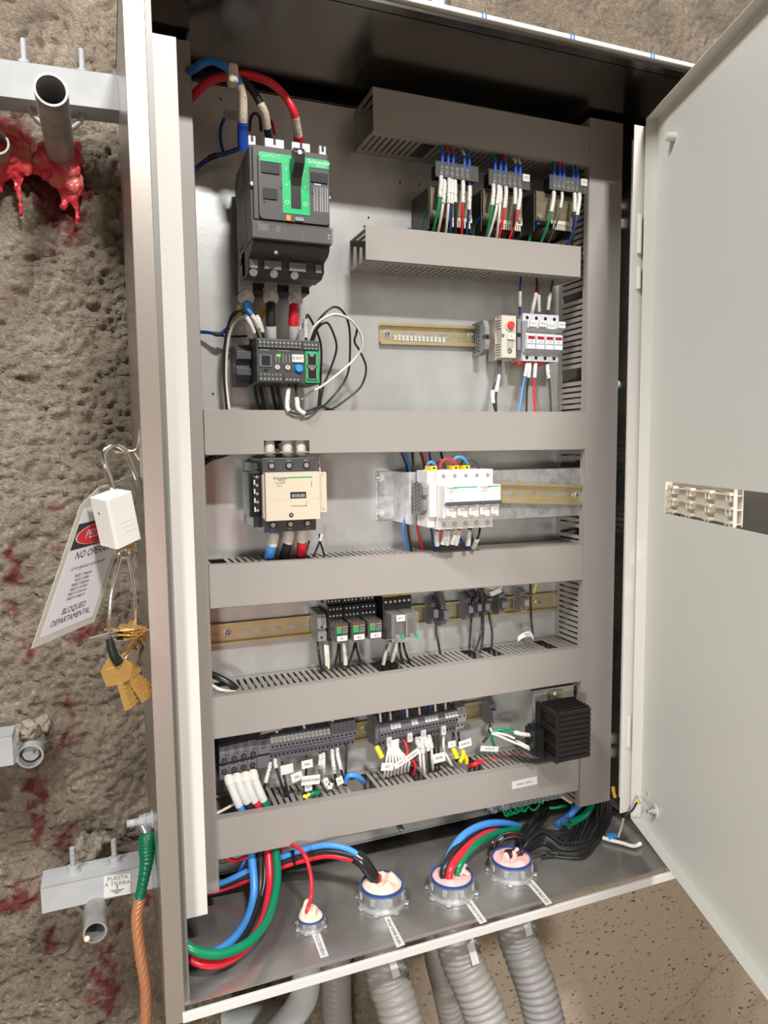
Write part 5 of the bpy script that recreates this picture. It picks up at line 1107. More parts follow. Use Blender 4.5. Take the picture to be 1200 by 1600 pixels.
W([(483, 845, -.055), (480, 858, -.06), (475, 874, -.055)], .0014, black_w, 'thin black wire under the contactor, spreading left', 'control_wire')
W([(503, 834, -.06), (500, 845, -.06), (493, 862, -.055), (488, 874, -.05)], .0016, black_w, 'thin black wire under the right end of the contactor, left one of the pair', 'control_wire', sl=((0, .3, ivory_m, 1.8),))
W([(499, 834, -.06), (501, 848, -.06), (505, 862, -.055), (508, 872, -.05)], .0016, black_w, 'thin black wire under the right end of the contactor, right one of the pair', 'control_wire')
W([(496, 712, -.05), (498, 722, -.058), (500, 738, -.06)], .0015, white_w, 'thin white coil wire at the top right corner of the contactor', 'control_wire')
for (v0, v1, lab_) in ((728, 716, 'black cable arch leaving the left duct beside the contactor'), (955, 940, 'black cable arch leaving the left duct above the long rail')):
    W([(300, v0+10, -.03), (318, v0-4, -.03), (330, v1, -.03), (350, v1-6, -.03), (372, v1-14, -.03)], .0042, black_w, lab_, 'power_cable', 'cable')
# ---------------------------------------------------------------- wires of row three
for i, (P_, m_, s_, lab_) in enumerate((
    ([(496, 1002, -.04), (498, 1020, -.05), (503, 1050, -.045)], black_w, None, 'black wire under the end stop left of the relays'),
    ([(508, 1008, -.045), (509, 1020, -.05), (510, 1040, -.045)], white_w, None, 'left one of two white wires under relay R1'),
    ([(512, 1008, -.045), (513, 1022, -.05), (513.5, 1044, -.045)], white_w, None, 'right one of two white wires under relay R1'),
    ([(529, 1006, -.045), (527, 1022, -.05), (522, 1042, -.045)], black_w, None, 'black wire under relay R1 bending left'),
    ([(530, 1006, -.045), (531, 1022, -.05), (532, 1040, -.045)], black_w, None, 'black wire under relay R1 hanging straight'),
    ([(538, 1006, -.045), (538.5, 1016, -.05), (540, 1038, -.045)], white_w, None, 'thick white sleeved pair under relay R2'),
    ([(555, 1004, -.045), (551, 1020, -.05), (543, 1040, -.045)], black_w, None, 'black wire under relay R2 bending left'),
    ([(555, 1004, -.045), (558, 1016, -.05), (563, 1036, -.045)], black_w, None, 'black wire under relay R2 bending right'),
    ([(611, 1000, -.05), (606, 1018, -.055), (598, 1038, -.045)], black_w, (.15, .5), 'sleeved wire under timer relay RT1 leaning left'),
    ([(606, 1008, -.05), (602, 1024, -.055), (597, 1046, -.045)], black_w, (.3, .8), 'lower sleeved wire under timer relay RT1'),
    ([(620, 1004, -.05), (617, 1018, -.055), (612, 1034, -.05)], white_w, (.25, .9), 'white sleeved wire under timer relay RT1 near the duct opening'),
    ([(624, 1004, -.05), (625, 1018, -.055), (630, 1038, -.045)], black_w, None, 'black wire under the timer relays bending right'),
    ([(630, 1004, -.05), (634, 1020, -.055), (642, 1040, -.045)], black_w, None, 'rightmost black wire under the timer relays'))):
    W(P_, .0022 if 'thick' not in lab_ else .0036, m_, lab_, 'control_wire', 'wire', sl=((s_[0], s_[1], sleeve_m, 1.5),) if s_ else ())
for (P_, m_, lab_) in (
    ([(679, 905, -.04), (680, 928, -.045), (682, 948, -.04), (681, 985, -.04), (684, 1000, -.045), (688, 1022, -.045)], black_w, 'black wire through the first rail terminal right of the timers'),
    ([(748, 905, -.04), (746, 928, -.045), (738, 944, -.045), (736, 975, -.04), (734, 1000, -.045), (733, 1014, -.045)], black_w, 'black wire through the terminal left of the folded paper tag'),
    ([(751, 905, -.04), (752, 930, -.045), (753, 975, -.04), (750, 995, -.045), (742, 1018, -.045)], black_w, 'black wire hanging left below the folded paper tag'),
    ([(753, 905, -.035), (754, 930, -.04), (755, 975, -.04), (754, 1000, -.045), (750, 1020, -.045)], black_w, 'black wire hanging in the middle below the folded paper tag'),
    ([(758, 930, -.04), (766, 972, -.04), (769, 990, -.045), (768, 1015, -.045)], black_w, 'black wire hanging right below the folded paper tag'),
    ([(829, 905, -.04), (829, 925, -.045), (829, 940, -.045), (830, 965, -.04), (832, 985, -.045), (834, 1000, -.045)], black_w, 'black wire through the pale terminal nearest to the right duct')):
    W(P_, .0021, m_, lab_, 'control_wire')
W([(838, 902, -.04), (837, 915, -.045), (834, 927, -.045)], .0022, yellow_w, 'short yellow wire above the pale terminal', 'control_wire')
W([(326, 1052, -.04), (345, 1060, -.05), (362, 1070, -.055), (372, 1079, -.05)], .0055, black_w, 'black cable lying in the open end of the duct above the lowest row', 'power_cable', 'cable')
W([(326, 1068, -.05), (345, 1078, -.06), (372, 1082, -.06)], .0030, white_w, 'white wire lying in the open end of the duct above the lowest row', 'control_wire')
q = MB(mat('foil_pink', (.62, .48, .44), .3)).slab([U(757, 918, -.05), U(783, 926, -.055), U(785, 916, -.06), U(760, 912, -.05)], (0, -1, 0), .0008, None); tag(q.build('folded_tag'), 'pinkish folded plastic tag hanging under the duct in the middle row', 'tag')
q = MB(tagw_m).slab([U(768, 932, -.06), U(784, 925, -.062), U(781, 918, -.062), U(764, 926, -.06)], (0, -1, 0), .0006, None); tag(q.build('paper_label'), 'white paper label hanging below the folded pinkish plastic tag', 'label')
S_ = spline([U(809, 998, -.055), U(818, 992, -.06), U(828, 990, -.06), U(834, 997, -.055)], 6); b = MB(tagw_m)
for i in range(len(S_)-1):
    a_, c_ = S_[i], S_[i+1]; b.slab([a_-V((0, 0, .005)), c_-V((0, 0, .005)), c_+V((0, 0, .004)), a_+V((0, 0, .004))], (0, -1, .2), .0006)
b.text('X21', .006, S_[len(S_)//2]+V((0, -.0012, -.001)), m=ink_m); tag(b.build('paper_label'), 'curved white paper label lying on the slotted duct at the right of the middle row', 'label')
# ---------------------------------------------------------------- cables and labels of the lowest row
for (u0, v0, u1, v1, u2, v2, m_, nm) in ((358, 1222, 371, 1252, 382, 1275, lblue_w, 'blue'), (371, 1219, 383, 1246, 398, 1275, black_w, 'black'), (384, 1217, 395, 1245, 410, 1270, red_w, 'red'), (396, 1214, 409, 1244, 420, 1266, dgreen_w, 'green')):
    W([(u0-1, v0-10, -.048), (u0+1, v0, -.055), (u1, v1, -.066), (u2, v2, -.060), (u2+6, v2+16, -.045)], .0058, m_, '%s power cable with white heat shrink leaving the wide power terminals' % nm, 'power_cable', 'cable', sl=((.08, .26, white_w, 1.25), (.25, .56, label_m, 1.1)), n=12)
blk = [(421, 1198, 412, 1236, .1, .55), (430, 1195, 446, 1245, .05, .3), (441, 1200, 452, 1250, .0, 0), (479, 1190, 476, 1245, .0, 0), (500, 1185, 500, 1200, .1, .95), (505, 1183, 506, 1205, .1, .95), (519, 1180, 524, 1215, .05, .6), (527, 1178, 536, 1215, .05, .55), (541, 1172, 540, 1222, 0, 0)]
for i, (u0, v0, u1, v1, s0, s1) in enumerate(blk):
    W([(u0, v0-10, -.04), (u0+.5, v0, -.046), ((u0+u1)/2, (v0+v1)/2, -.055), (u1, v1, -.050), (u1+1, v1+10, -.040)], .0021, black_w, '%s thin black control wire from the left under the numbered terminals' % ORD[i], 'control_wire', 'wire', 'black control wires under the numbered terminals', sl=((s0, s1, sleeve_m, 1.6),) if s1 else ())
for (c_, w_, h_, an, tx, lb) in (((448.5, 1202, -.060), .020, .015, 4, ' ', 'blank white folded label left of the other labels under the numbered terminals'), ((480, 1194, -.062), .018, .013, 3, 'BAR', 'small white label high under the middle of the numbered terminals'), ((464, 1214, -.068), .018, .014, 12, 'RES', 'white label tilted upward left of the widest label'),
    ((485.5, 1219, -.074), .030, .015, -4, 'SENSOR PUERTA', 'widest white label under the numbered terminals'), ((482, 1231, -.068), .012, .010, 2, 'P1', 'little white label below the widest label'), ((510, 1222, -.066), .008, .014, 20, 'B', 'small crumpled white label right of the widest label'), ((516, 1228, -.066), .008, .010, -20, 'R', 'tiny crumpled white label nearest to the duct edge'), ((531, 1220, -.064), .011, .013, 15, 'X1', 'small white label left of the blue cable end'),
    ((605.5, 1198, -.070), .022, .013, -8, 'EXT', 'white label at the left end of the right block, low'), ((626, 1192, -.072), .024, .010, 25, 'ALIM', 'slanted white label among the white wires, lower one'), ((644, 1180, -.074), .028, .010, 28, 'TX PRESION', 'slanted white label among the white wires, upper one'), ((686.5, 1184, -.074), .022, .016, 4, 'NIVEL', 'square white label in the middle of the right block'),
    ((706, 1163, -.066), .014, .011, 4, 'P2', 'small white label left of the widest right hand label'), ((727, 1162, -.068), .024, .013, 8, 'PUERTA', 'white label above the yellow cable ends'), ((765, 1170, -.070), .036, .009, -12, 'CALEFACTOR', 'long curved white label hanging on the duct near the heater')):
    flag(c_, w_, h_, an, tx, lb)
W([(540, 1222, -.05), (545, 1212, -.058), (556, 1212, -.060), (564, 1217, -.055), (568, 1222, -.045)], .0046, lblue_w, 'short bright blue cable end curling in the open duct', 'power_cable', 'cable')
W([(474, 1243, -.06), (478, 1245, -.062), (484, 1240, -.06)], .0034, yellow_w, 'yellow cable stub beside the green one in the lowest duct', 'control_wire')
W([(480, 1243, -.058), (488, 1240, -.060), (498, 1238, -.058)], .0046, dgreen_w, 'dark green cable stub lying in the lowest duct', 'power_cable', 'cable')
W([(327, 1276, -.075), (340, 1270, -.07), (352, 1264, -.06), (366, 1256, -.05)], .0022, white_w, 'thin white wire crossing the open left end of the lowest duct', 'control_wire')
W([(328, 1160, -.03), (350, 1162, -.04), (375, 1152, -.035), (400, 1140, -.03), (425, 1138, -.03)], .0030, black_w, 'black cable crossing above the wide power terminals', 'power_cable', 'cable')
q = MB(mat('tag_buff', (.55, .48, .38), .6)); q.slab([U(406, 1148, -.04), U(440, 1140, -.04), U(444, 1128, -.03), U(412, 1136, -.03)], (0, -1, 0), .0006); tag(q.build('paper_label'), 'crumpled buff label above the blank grey cover', 'label')
for i in range(9):
    u = 426+i*15+random.uniform(-4, 4); W([(u-10, 1108-i*2.4, -.02), (u+2, 1128-i*2.6, -.035), (u+9, 1146-i*2.3, -.036)], .0020, black_w if i % 3 else white_w, 'wire entering the top of the numbered terminals under the duct edge', 'control_wire', 'wire', 'wires entering the numbered terminals from above')
for i in range(14):
    u = 594+i*8.6+random.uniform(-2, 2); m_ = (white_w, black_w, K, black_w, dblue_w)[i % 5]
    W([(u-4, 1104-i*1.7, -.02), (u, 1116-i*1.75, -.035), (u+1, 1128-i*1.6, -.036)], .0021, m_, 'wire entering the top of the right hand terminal block under the duct edge', 'control_wire', 'wire', 'wires entering the right hand block from above')
# white and black wires below the right block
for i in range(8):
    u0 = 606+i*2.3; W([(u0, 1158-i*.5, -.042), (u0+.8, 1170, -.050), (604+i*5, 1188, -.062), (602+i*5.2, 1204-i*1.1, -.060), (600+i*5.4, 1214-i*1.3, -.045)], .0019, white_w, 'white wire fanning out under the left part of the right hand block', 'control_wire', 'wire', 'white wires fanning out in the lowest row')
W([(631, 1156, -.042), (635, 1166, -.05), (637, 1176, -.055), (634, 1184, -.06), (646, 1190, -.064), (649, 1200, -.062), (646, 1210, -.05)], .0024, red_w, 'red wire weaving down between the white labels', 'control_wire')
W([(588, 1166, -.05), (592, 1174, -.055), (597, 1184, -.06)], .0046, yellow_w, 'yellow cable end at the left end of the right hand block', 'power_cable', 'cable')
W([(707, 1168, -.06), (711, 1176, -.064), (714, 1184, -.066)], .0046, yellow_w, 'left yellow cable end under the right hand block', 'power_cable', 'cable')
W([(723, 1172, -.064), (724, 1180, -.068), (719, 1190, -.066)], .0040, yellow_w, 'middle yellow cable end crossing under the right hand block', 'power_cable', 'cable')
W([(722, 1176, -.060), (728, 1184, -.064), (729, 1192, -.062)], .0040, yellow_w, 'right yellow cable end crossing under the right hand block', 'power_cable', 'cable')
for i, (u0, v0, u1, v1) in enumerate(((651, 1154, 655, 1168), (657, 1152, 661, 1176), (663, 1151, 669, 1172), (670, 1150, 674, 1168))):
    W([(u0, v0, -.045), ((u0+u1)/2, (v0+v1)/2, -.055), (u1, v1, -.058), (u1+2, v1+26, -.055), (u1+3, v1+36, -.04)], .0024, white_w if i != 2 else black_w, '%s sleeved wire from the left under the middle of the right hand block' % ORD[i], 'control_wire', 'wire', 'sleeved wires of the right hand block', sl=((.0, .5, sleeve_m, 1.8),))
for i, (u0, v0, u1, v1) in enumerate(((678, 1150, 680, 1205), (684, 1149, 686, 1203), (693, 1148, 706, 1195), (708, 1145, 708, 1165), (716, 1144, 716, 1165))):
    W([(u0, v0, -.042), (u0+1, (v0+v1)/2, -.050), (u1, v1, -.050)], .0024, black_w if i != 2 else white_w, '%s hanging wire from the left between square label and yellow cable ends' % ORD[i], 'control_wire', 'wire', 'hanging wires beside the square label')
W([(734, 1198, -.05), (742, 1194, -.058), (752, 1190, -.055)], .0040, red_w, 'red cable stub in the lowest duct right of the yellow ends', 'power_cable', 'cable')
for i in range(6):
    u = 742+i*14; W([(u, 1188-i*2.2, -.035), (u+10, 1196-i*2, -.04), (u+20, 1205-i*2.4, -.04)], .0026, red_w, 'red wire lying inside the lowest duct seen through its slots', 'control_wire', 'wire', 'red wires inside the lowest duct')
W([(766, 1132, -.05), (763, 1148, -.055), (755, 1160, -.060)], .0024, black_w, 'black wire from the single terminal to the long curved label', 'control_wire')
W([(832, 1149, -.098), (815, 1147, -.095), (800, 1143, -.085), (785, 1140, -.07), (771, 1143, -.065), (768, 1152, -.062), (772, 1165, -.055)], .0026, green_w, 'green earth wire arching from the heater connector to the single terminal', 'control_wire', sl=((.04, .28, sleeve_m, 1.5),))
W([(833, 1170, -.098), (820, 1164, -.095), (800, 1152, -.085), (782, 1146, -.07), (770, 1144, -.065), (766, 1138, -.055)], .0021, white_w, 'white wire from the heater connector, upper one', 'control_wire')
W([(833, 1174, -.098), (818, 1166, -.095), (798, 1158, -.085), (780, 1150, -.07), (768, 1146, -.065)], .0021, white_w, 'white wire from the heater connector, lower one', 'control_wire', sl=((.02, .26, sleeve_m, 1.4),))
W([(833, 1160, -.098), (815, 1156, -.095), (795, 1152, -.08), (778, 1140, -.06)], .0017, black_w, 'thin dark wire from the heater connector', 'control_wire')
# green loops under the ground bar
for i, (u0, u1, v1, w_) in enumerate(((786, 793, 1272, 8), (790, 801, 1270, 7), (796, 808, 1268, 8), (804, 815, 1264, 8), (812, 822, 1260, 9), (822, 840, 1258, 12))):
    W([(u0, 1252-i*1.5, -.050), (u0+1, v1-3, -.054), ((u0+u1)/2+2, v1+ (3 if i < 4 else 8), -.056), (u1+3, v1-2, -.052), (u1+4, 1252-i*2, -.046)], .0019, green_w, 'thin green earth wire looping under the ground bar', 'earth_wire', 'wire', 'green loops under the ground bar')
W([(858, 1262, -.04), (868, 1262, -.045), (878, 1260, -.045), (890, 1259, -.03)], .0028, green_w, 'green earth wire running right behind the black cable bundle', 'earth_wire')
W([(846, 1245, -.045), (848, 1256, -.05)], .0022, green_w, 'short green wire hanging from the right half of the ground bar', 'earth_wire')
W([(845, 1232, -.03), (870, 1240, -.03), (905, 1262, -.05)], .0035, K, 'buff cable leaving behind the ground bar towards the right duct', 'power_cable', 'cable')

# ---------------------------------------------------------------- floor glands
def gland(u, v, r, label, fill, fm, hgt=.034):
    "u, v: pixel of the centre of the base on the floor"
    c0 = UZ(u, v, FZ); t = thing('conduit_bushing', label, 'conduit bushing', c0, 'floor bushings')
    b = MB(zinc_m); Z_ = V((0, 0, 1)); b.pipe(c0+Z_*.0005, c0+Z_*hgt*.45, r*1.0, r*.88, 40).pipe(c0+Z_*hgt*.45, c0+Z_*hgt*.9, r*1.04, r*.86, 40)
    b.build('bushing_body', t, .0008)
    b = MB(galv_m); b.pipe(c0+Z_*.0006, c0+Z_*.0045, r*1.10, r*.99, 40)
    for k in range(8):
        a = 2*math.pi*k/8+.2; d = V((math.cos(a), math.sin(a), 0)); n_ = V((-d.y, d.x, 0))
        P_ = [c0+d*r*1.05-n_*r*.13, c0+d*r*1.25-n_*r*.11, c0+d*r*1.25+n_*r*.11, c0+d*r*1.05+n_*r*.13]; b.slab([p+Z_*.0008 for p in P_], Z_, .0034)
    b.build('locknut', t, .0006)
    b = MB(galv_m)
    for k in range(8):
        a = 2*math.pi*k/8; d = V((math.cos(a), math.sin(a), 0)); n_ = V((-d.y, d.x, 0))
        P_ = [c0+d*r*1.0-n_*r*.11, c0+d*r*1.08-n_*r*.10, c0+d*r*1.08+n_*r*.10, c0+d*r*1.0+n_*r*.11]; b.slab([p+Z_*hgt*.45 for p in P_], Z_, hgt*.34)
    b.build('bushing_lugs', t, .0005)
    b = MB(mat('throat_blue', (.015, .06, .24), .4)).pipe(c0+Z_*hgt*.86, c0+Z_*hgt*1.03, r*.985, r*.92, 40); b.build('blue_throat_ring', t, .0008)
    # sealing compound: lumpy dome
    b = MB(fm); n1_, n2_ = 28, 9; vs_ = []; fs_ = []
    for j in range(n2_+1):
        for i in range(n1_):
            a = 2*math.pi*i/n1_; rr_ = r*.93*(1-j/n2_); q = V((math.cos(a)*rr_, math.sin(a)*rr_, 0))
            k_ = noise.noise(q*70+c0*9); hz_ = hgt*.93+fill*(1-(rr_/(r*.93))**4)*(.75+.9*k_) + .0014*noise.noise(q*260)
            vs_.append(c0+q+V((0, 0, hz_)))
    for j in range(n2_):
        for i in range(n1_): fs_.append((j*n1_+i, j*n1_+(i+1) % n1_, (j+1)*n1_+(i+1) % n1_, (j+1)*n1_+i))
    b.add(vs_, fs_, fm, True); b.build('sealing_compound', t)
    return c0
G1 = gland(486, 1447, .0195, 'smallest floor bushing, with one thin red wire', .014, foamb_m, .017)
G2 = gland(597, 1408, .0335, 'large floor bushing domed with buff sealing compound', .014, foamb_m, .029)
G3 = gland(706, 1393, .0335, 'large floor bushing with blue, black, red and green cables', .006, foam_m, .027)
G4 = gland(799, 1364, .0330, 'rightmost floor bushing with the black cable bundle', .008, foam_m, .027)
def lump(c_, s, m_, name, label, n=9):
    b = MB(m_)
    for i in range(n):
        d = V((random.uniform(-1, 1), random.uniform(-1, 1), random.uniform(-.3, 1)))
        b.ball(c_+V((d.x*s[0], d.y*s[1], d.z*s[2])), tuple(random.uniform(.35, .7)*k for k in s), n=10, k=7)
    return b.build(name)
for (g_, dx, sx_, sz_, fm, nm) in ((G1, -.002, .010, .014, foamb_m, 'smallest'), (G3, .018, .010, .008, foam_m, 'third'), (G4, -.004, .014, .018, foam_m, 'rightmost')):
    o = lump(g_+V((dx, 0, .028 if g_ is not G1 else .020)), (sx_, .010, sz_), fm, 'sealant_lump', '', 8)
    md = o.modifiers.new('r', 'REMESH'); md.mode = 'VOXEL'; md.voxel_size = .0016; md.use_smooth_shade = True
    tag(o, 'torn lump of pale sealing compound rising from the %s floor bushing' % nm, 'sealant')
gz = lambda g, dx, dy, dz: g+V((dx, dy, dz))
W([(436, 1330, -.06), (450, 1320, -.075), (465, 1324, -.10), (478, 1340, -.125), (486, 1370, -.135), (486, 1400, -.145), gz(G1, -.006, -.004, .030), gz(G1, -.006, -.002, .02)], .0031, red_w, 'single thin red wire diving into the smallest floor bushing', 'power_cable', 'cable')
# cables to the second bushing
BN = [('blue', lblue_w, 0, -3, .0), ('black', black_w, 1.5, 6, .0), ('red', red_w, 3, 13, .0)]
for (nm, m_, dx, dv, _) in BN:
    W([(300, 1390+dv, -.02), (345, 1382+dv*.6, -.04), (390, 1362+dv*.9, -.055), (430, 1346+dv*.9, -.065), (470, 1332+dv, -.080), (510, 1324+dv, -.10), (545, 1330+dv*.9, -.12), (568, 1345+dv*.3, -.135), (582, 1366, -.14), gz(G2, -.014+dx*.003, .0, .040), gz(G2, -.012, .0, .02)], .0046, m_, '%s cable of the taped trio arching into the large buff filled bushing' % nm, 'power_cable', 'cable', n=10)
S_ = spline([U(556, 1338, -.127), U(568, 1348, -.135), U(582, 1368, -.140), gz(G2, -.012, .0, .036)], 8)
tag(MB(tapek_m).tube(S_, lambda t: .0108-.002*t, 14).build('tape_wrap'), 'black insulating tape wrapped round the cable trio above the buff filled bushing', 'tape')
tag(MB(black_m).tube([U(457, 1330, -.078), U(461, 1352, -.078)], .0030, 8).build('cable_tie'), 'black tie around the cable trio left of the red wire', 'cable tie')
# four big cables hanging from the lowest duct and looping left
LOOP = {'blue': (lblue_w, .0062, [(392, 1296, -.045), (393, 1333, -.06), (397, 1390, -.09), (388, 1432, -.12), (366, 1466, -.16), (335, 1488, -.185), (303, 1492, -.19), (281, 1474, -.18), (262, 1450, -.17)]),
    'black': (black_w, .0050, [(405, 1296, -.045), (407, 1333, -.062), (406, 1390, -.09), (394, 1440, -.13), (368, 1478, -.17), (335, 1502, -.19), (300, 1504, -.19), (278, 1490, -.18), (260, 1470, -.17)]),
    'red': (red_w, .0062, [(418, 1296, -.045), (419, 1330, -.065), (422, 1385, -.10), (410, 1440, -.15), (386, 1478, -.19), (352, 1502, -.205), (320, 1506, -.21), (292, 1492, -.20), (274, 1470, -.19), (258, 1450, -.18)]),
    'green': (dgreen_w, .0062, [(430, 1296, -.045), (431, 1325, -.068), (433, 1378, -.11), (420, 1432, -.16), (394, 1468, -.20), (356, 1488, -.218), (322, 1490, -.22), (296, 1480, -.215), (276, 1462, -.20), (258, 1440, -.19)])}
for nm, (m_, r_, P_) in LOOP.items():
    W(P_, r_, m_, '%s power cable dropping from the lowest duct and looping left over the enclosure floor' % nm, 'power_cable', 'cable', n=14)
W([(413, 1300, -.05), (414, 1340, -.065), (412, 1385, -.09), (398, 1425, -.11), (375, 1460, -.12), (340, 1492, -.12), (300, 1502, -.11), (270, 1490, -.08)], .0042, black_w, 'second thinner black cable in the loop over the enclosure floor', 'power_cable', 'cable')
W([(330, 1320, -.02), (350, 1338, -.035), (368, 1345, -.04), (385, 1340, -.04), (440, 1330, -.05)], .0034, red_w, 'red wire running behind the four hanging cables', 'power_cable', 'cable')
W([(392, 1326, -.03), (382, 1345, -.04), (374, 1362, -.04)], .0036, blue_w, 'short blue wire crossing behind the hanging cables', 'power_cable', 'cable')
W([(325, 1358, -.02), (345, 1375, -.03), (365, 1386, -.03), (395, 1380, -.04)], .0022, black_w, 'thin black wire crossing the lower left corner behind the cables', 'control_wire')
# cables into the third bushing
for (nm, m_, P_) in (('blue', lblue_w, [(812, 1291, -.055), (786, 1286, -.07), (758, 1288, -.09), (728, 1302, -.115), (708, 1326, -.135), (697, 1352, -.148), (695, 1372, -.152)]),
    ('black', black_w, [(812, 1300, -.060), (772, 1296, -.08), (739, 1306, -.11), (714, 1324, -.135), (700, 1345, -.152), (693, 1362, -.160), (693, 1378, -.160)]),
    ('red', red_w, [(812, 1303, -.062), (770, 1300, -.09), (744, 1312, -.12), (724, 1330, -.145), (708, 1350, -.160), (702, 1368, -.168), (702, 1382, -.166)]),
    ('green', dgreen_w, [(822, 1296, -.062), (795, 1298, -.08), (768, 1305, -.10), (745, 1318, -.13), (726, 1338, -.150), (716, 1358, -.162), (714, 1380, -.160)])):
    W(P_, .0060, m_, '%s power cable curving down into the third floor bushing' % nm, 'power_cable', 'cable', n=12)
# big blue and green cables at the right, and the black cable bundle
W([(872, 1288, -.055), (888, 1276, -.06), (900, 1262, -.06), (908, 1248, -.05)], .0065, blue_w, 'thick blue cable between the black bundle and the right duct', 'power_cable', 'cable', n=12)
W([(886, 1290, -.06), (905, 1280, -.065), (918, 1268, -.065), (926, 1250, -.05)], .0070, dgreen_w, 'thick green cable between the black bundle and the right duct', 'power_cable', 'cable', n=12)
for i in range(46):
    a = 1.35*random.uniform(-1, 1); b2_ = random.uniform(-1, 1); top = (850+random.uniform(0, 90), 1240+random.uniform(-5, 22), -.045-random.uniform(0, .02))
    if i % 3 == 0:    # from behind the ground bar to the bushing
        P_ = [(855+8*a, 1262, -.03), (842+8*a, 1280, -.05-.01*b2_), (828+9*a, 1300+8*b2_, -.075), (815+8*a, 1325, -.11)]
    elif i % 3 == 1:
        P_ = [(906+8*a, 1255, -.05), (898+8*a, 1280, -.06), (880+6*a, 1305+6*b2_, -.075), (850, 1304+8*b2_, -.085), (826, 1312+8*b2_, -.105), (812+4*a, 1334, -.125)]
    else:
        P_ = [(940+14*a, 1248, -.055), (935+12*a, 1285, -.065), (915+10*a, 1318+8*b2_, -.085), (880, 1325+9*b2_, -.10), (850, 1308+10*b2_, -.105), (825, 1322+8*b2_, -.120), (813+4*a, 1340, -.13)]
    W(P_+[gz(G4, .006+.012*a, .004*b2_, .036), gz(G4, .004+.008*a, .0, .02)], random.choice((.0022, .0026, .0030)), black_w, 'black control cable of the dense bundle running into the rightmost floor bushing', 'control_cable', 'cable', 'black cable bundle', n=7, k=7)
for i in range(12):
    u = 900+i*5.5+random.uniform(-2, 2); W([(u, 1240, -.05), (u-2, 1268, -.055-.001*i), (u-9-i, 1300, -.07), (u-26-2*i, 1326+i*1.2, -.085-.003*i), (u-70-2*i, 1338+random.uniform(-10, 4), -.10)], .0022, black_w if i % 4 else grey_w, 'black control cable dropping out of the right duct into the bundle on the floor', 'control_cable', 'cable', 'black cables dropping from the right duct', n=7, k=7)
for (rr_, cu, cv_) in ((.030, 797, 1322), (.026, 800, 1326), (.034, 862, 1330), (.028, 860, 1330)):
    c0 = U(cu, cv_, -.118 if cu < 830 else -.10)
    W([c0+V((math.cos(k*.5236)*rr_, -.004*math.sin(k), math.sin(k*.5236)*rr_*.8)) for k in range(12 if cu > 830 else 8)], .0024, black_w, 'black cable coiled in a ring above the floor of the enclosure', 'control_cable', 'cable', 'coiled black cables')
for (u, v) in ((884, 1288), (900, 1310)):
    p = U(u, v, -.085); tag(MB(grey_w).tube([p+V((math.cos(k*.785)*.010, .0, math.sin(k*.785)*.013)) for k in range(9)], .0018, 6).build('cable_tie'), 'dark tie strapped round the black cable bundle, %s one' % ('upper' if u == 884 else 'lower'), 'cable tie')
b = MB(label_m).slab([UZ(768, 1318, FZ+.02), UZ(786, 1312, FZ+.02), UZ(787, 1306, FZ+.022), UZ(769, 1312, FZ+.022)], (0, -1, 1), .0006); tag(b.build('paper_label'), 'small white label between the green cable and the rightmost floor bushing', 'label')
# white flat strap, blue clip, earth lead of the inner door
W([UZ(942, 1309, FZ+.006), UZ(955, 1313, FZ+.006), UZ(972, 1317, FZ+.006), UZ(990, 1322, FZ+.006), UZ(1001, 1318, FZ+.008)], .0034, white_w, 'pale flat cable tail lying on the enclosure floor near the inner door', 'control_wire')
p = UZ(956, 1309, FZ+.008); tag(MB(blue_m).c(p.x, p.y, p.z+.002, .016, .008, .009).build('cable_clip', bevel=.0008), 'bright blue clip on the pale cable tail near the inner door', 'cable clip')
W([UZ(966, 1308, FZ+.010), (971, 1293, -.155), (974, 1280, -.165)], .0018, K, 'thin buff lead rising from the floor to the inner door corner', 'control_wire')
W([(976, 1275, -.168), (988, 1266, -.185), (994, 1256, -.192), (999, 1252, -.195)], .0020, grey_w, 'grey braided earth lead bolted to the lower corner of the inner door', 'earth_wire', bits=((.85, 1, yellow_m, 2.2, 'yellow_lug_sleeve'),))
W([(958, 1230, -.10), (959, 1237, -.10), (961, 1245, -.10)], .0034, yellow_m, 'short yellow sleeve beside the right duct near the floor', 'control_wire')
W([(955, 1191, -.06), (960, 1192, -.06), (968, 1193, -.06)], .0020, green_w, 'green wire seen in the dark gap beside the hinge strip', 'control_wire')
W([(955, 604, -.05), (968, 600, -.06), (980, 594, -.06), (990, 596, -.05)], .0075, mat('sleeve_blue_white', (.50, .54, .60), .5), 'pale bluish corrugated sleeve crossing the dark gap beside the hinge strip', 'power_cable', 'cable')
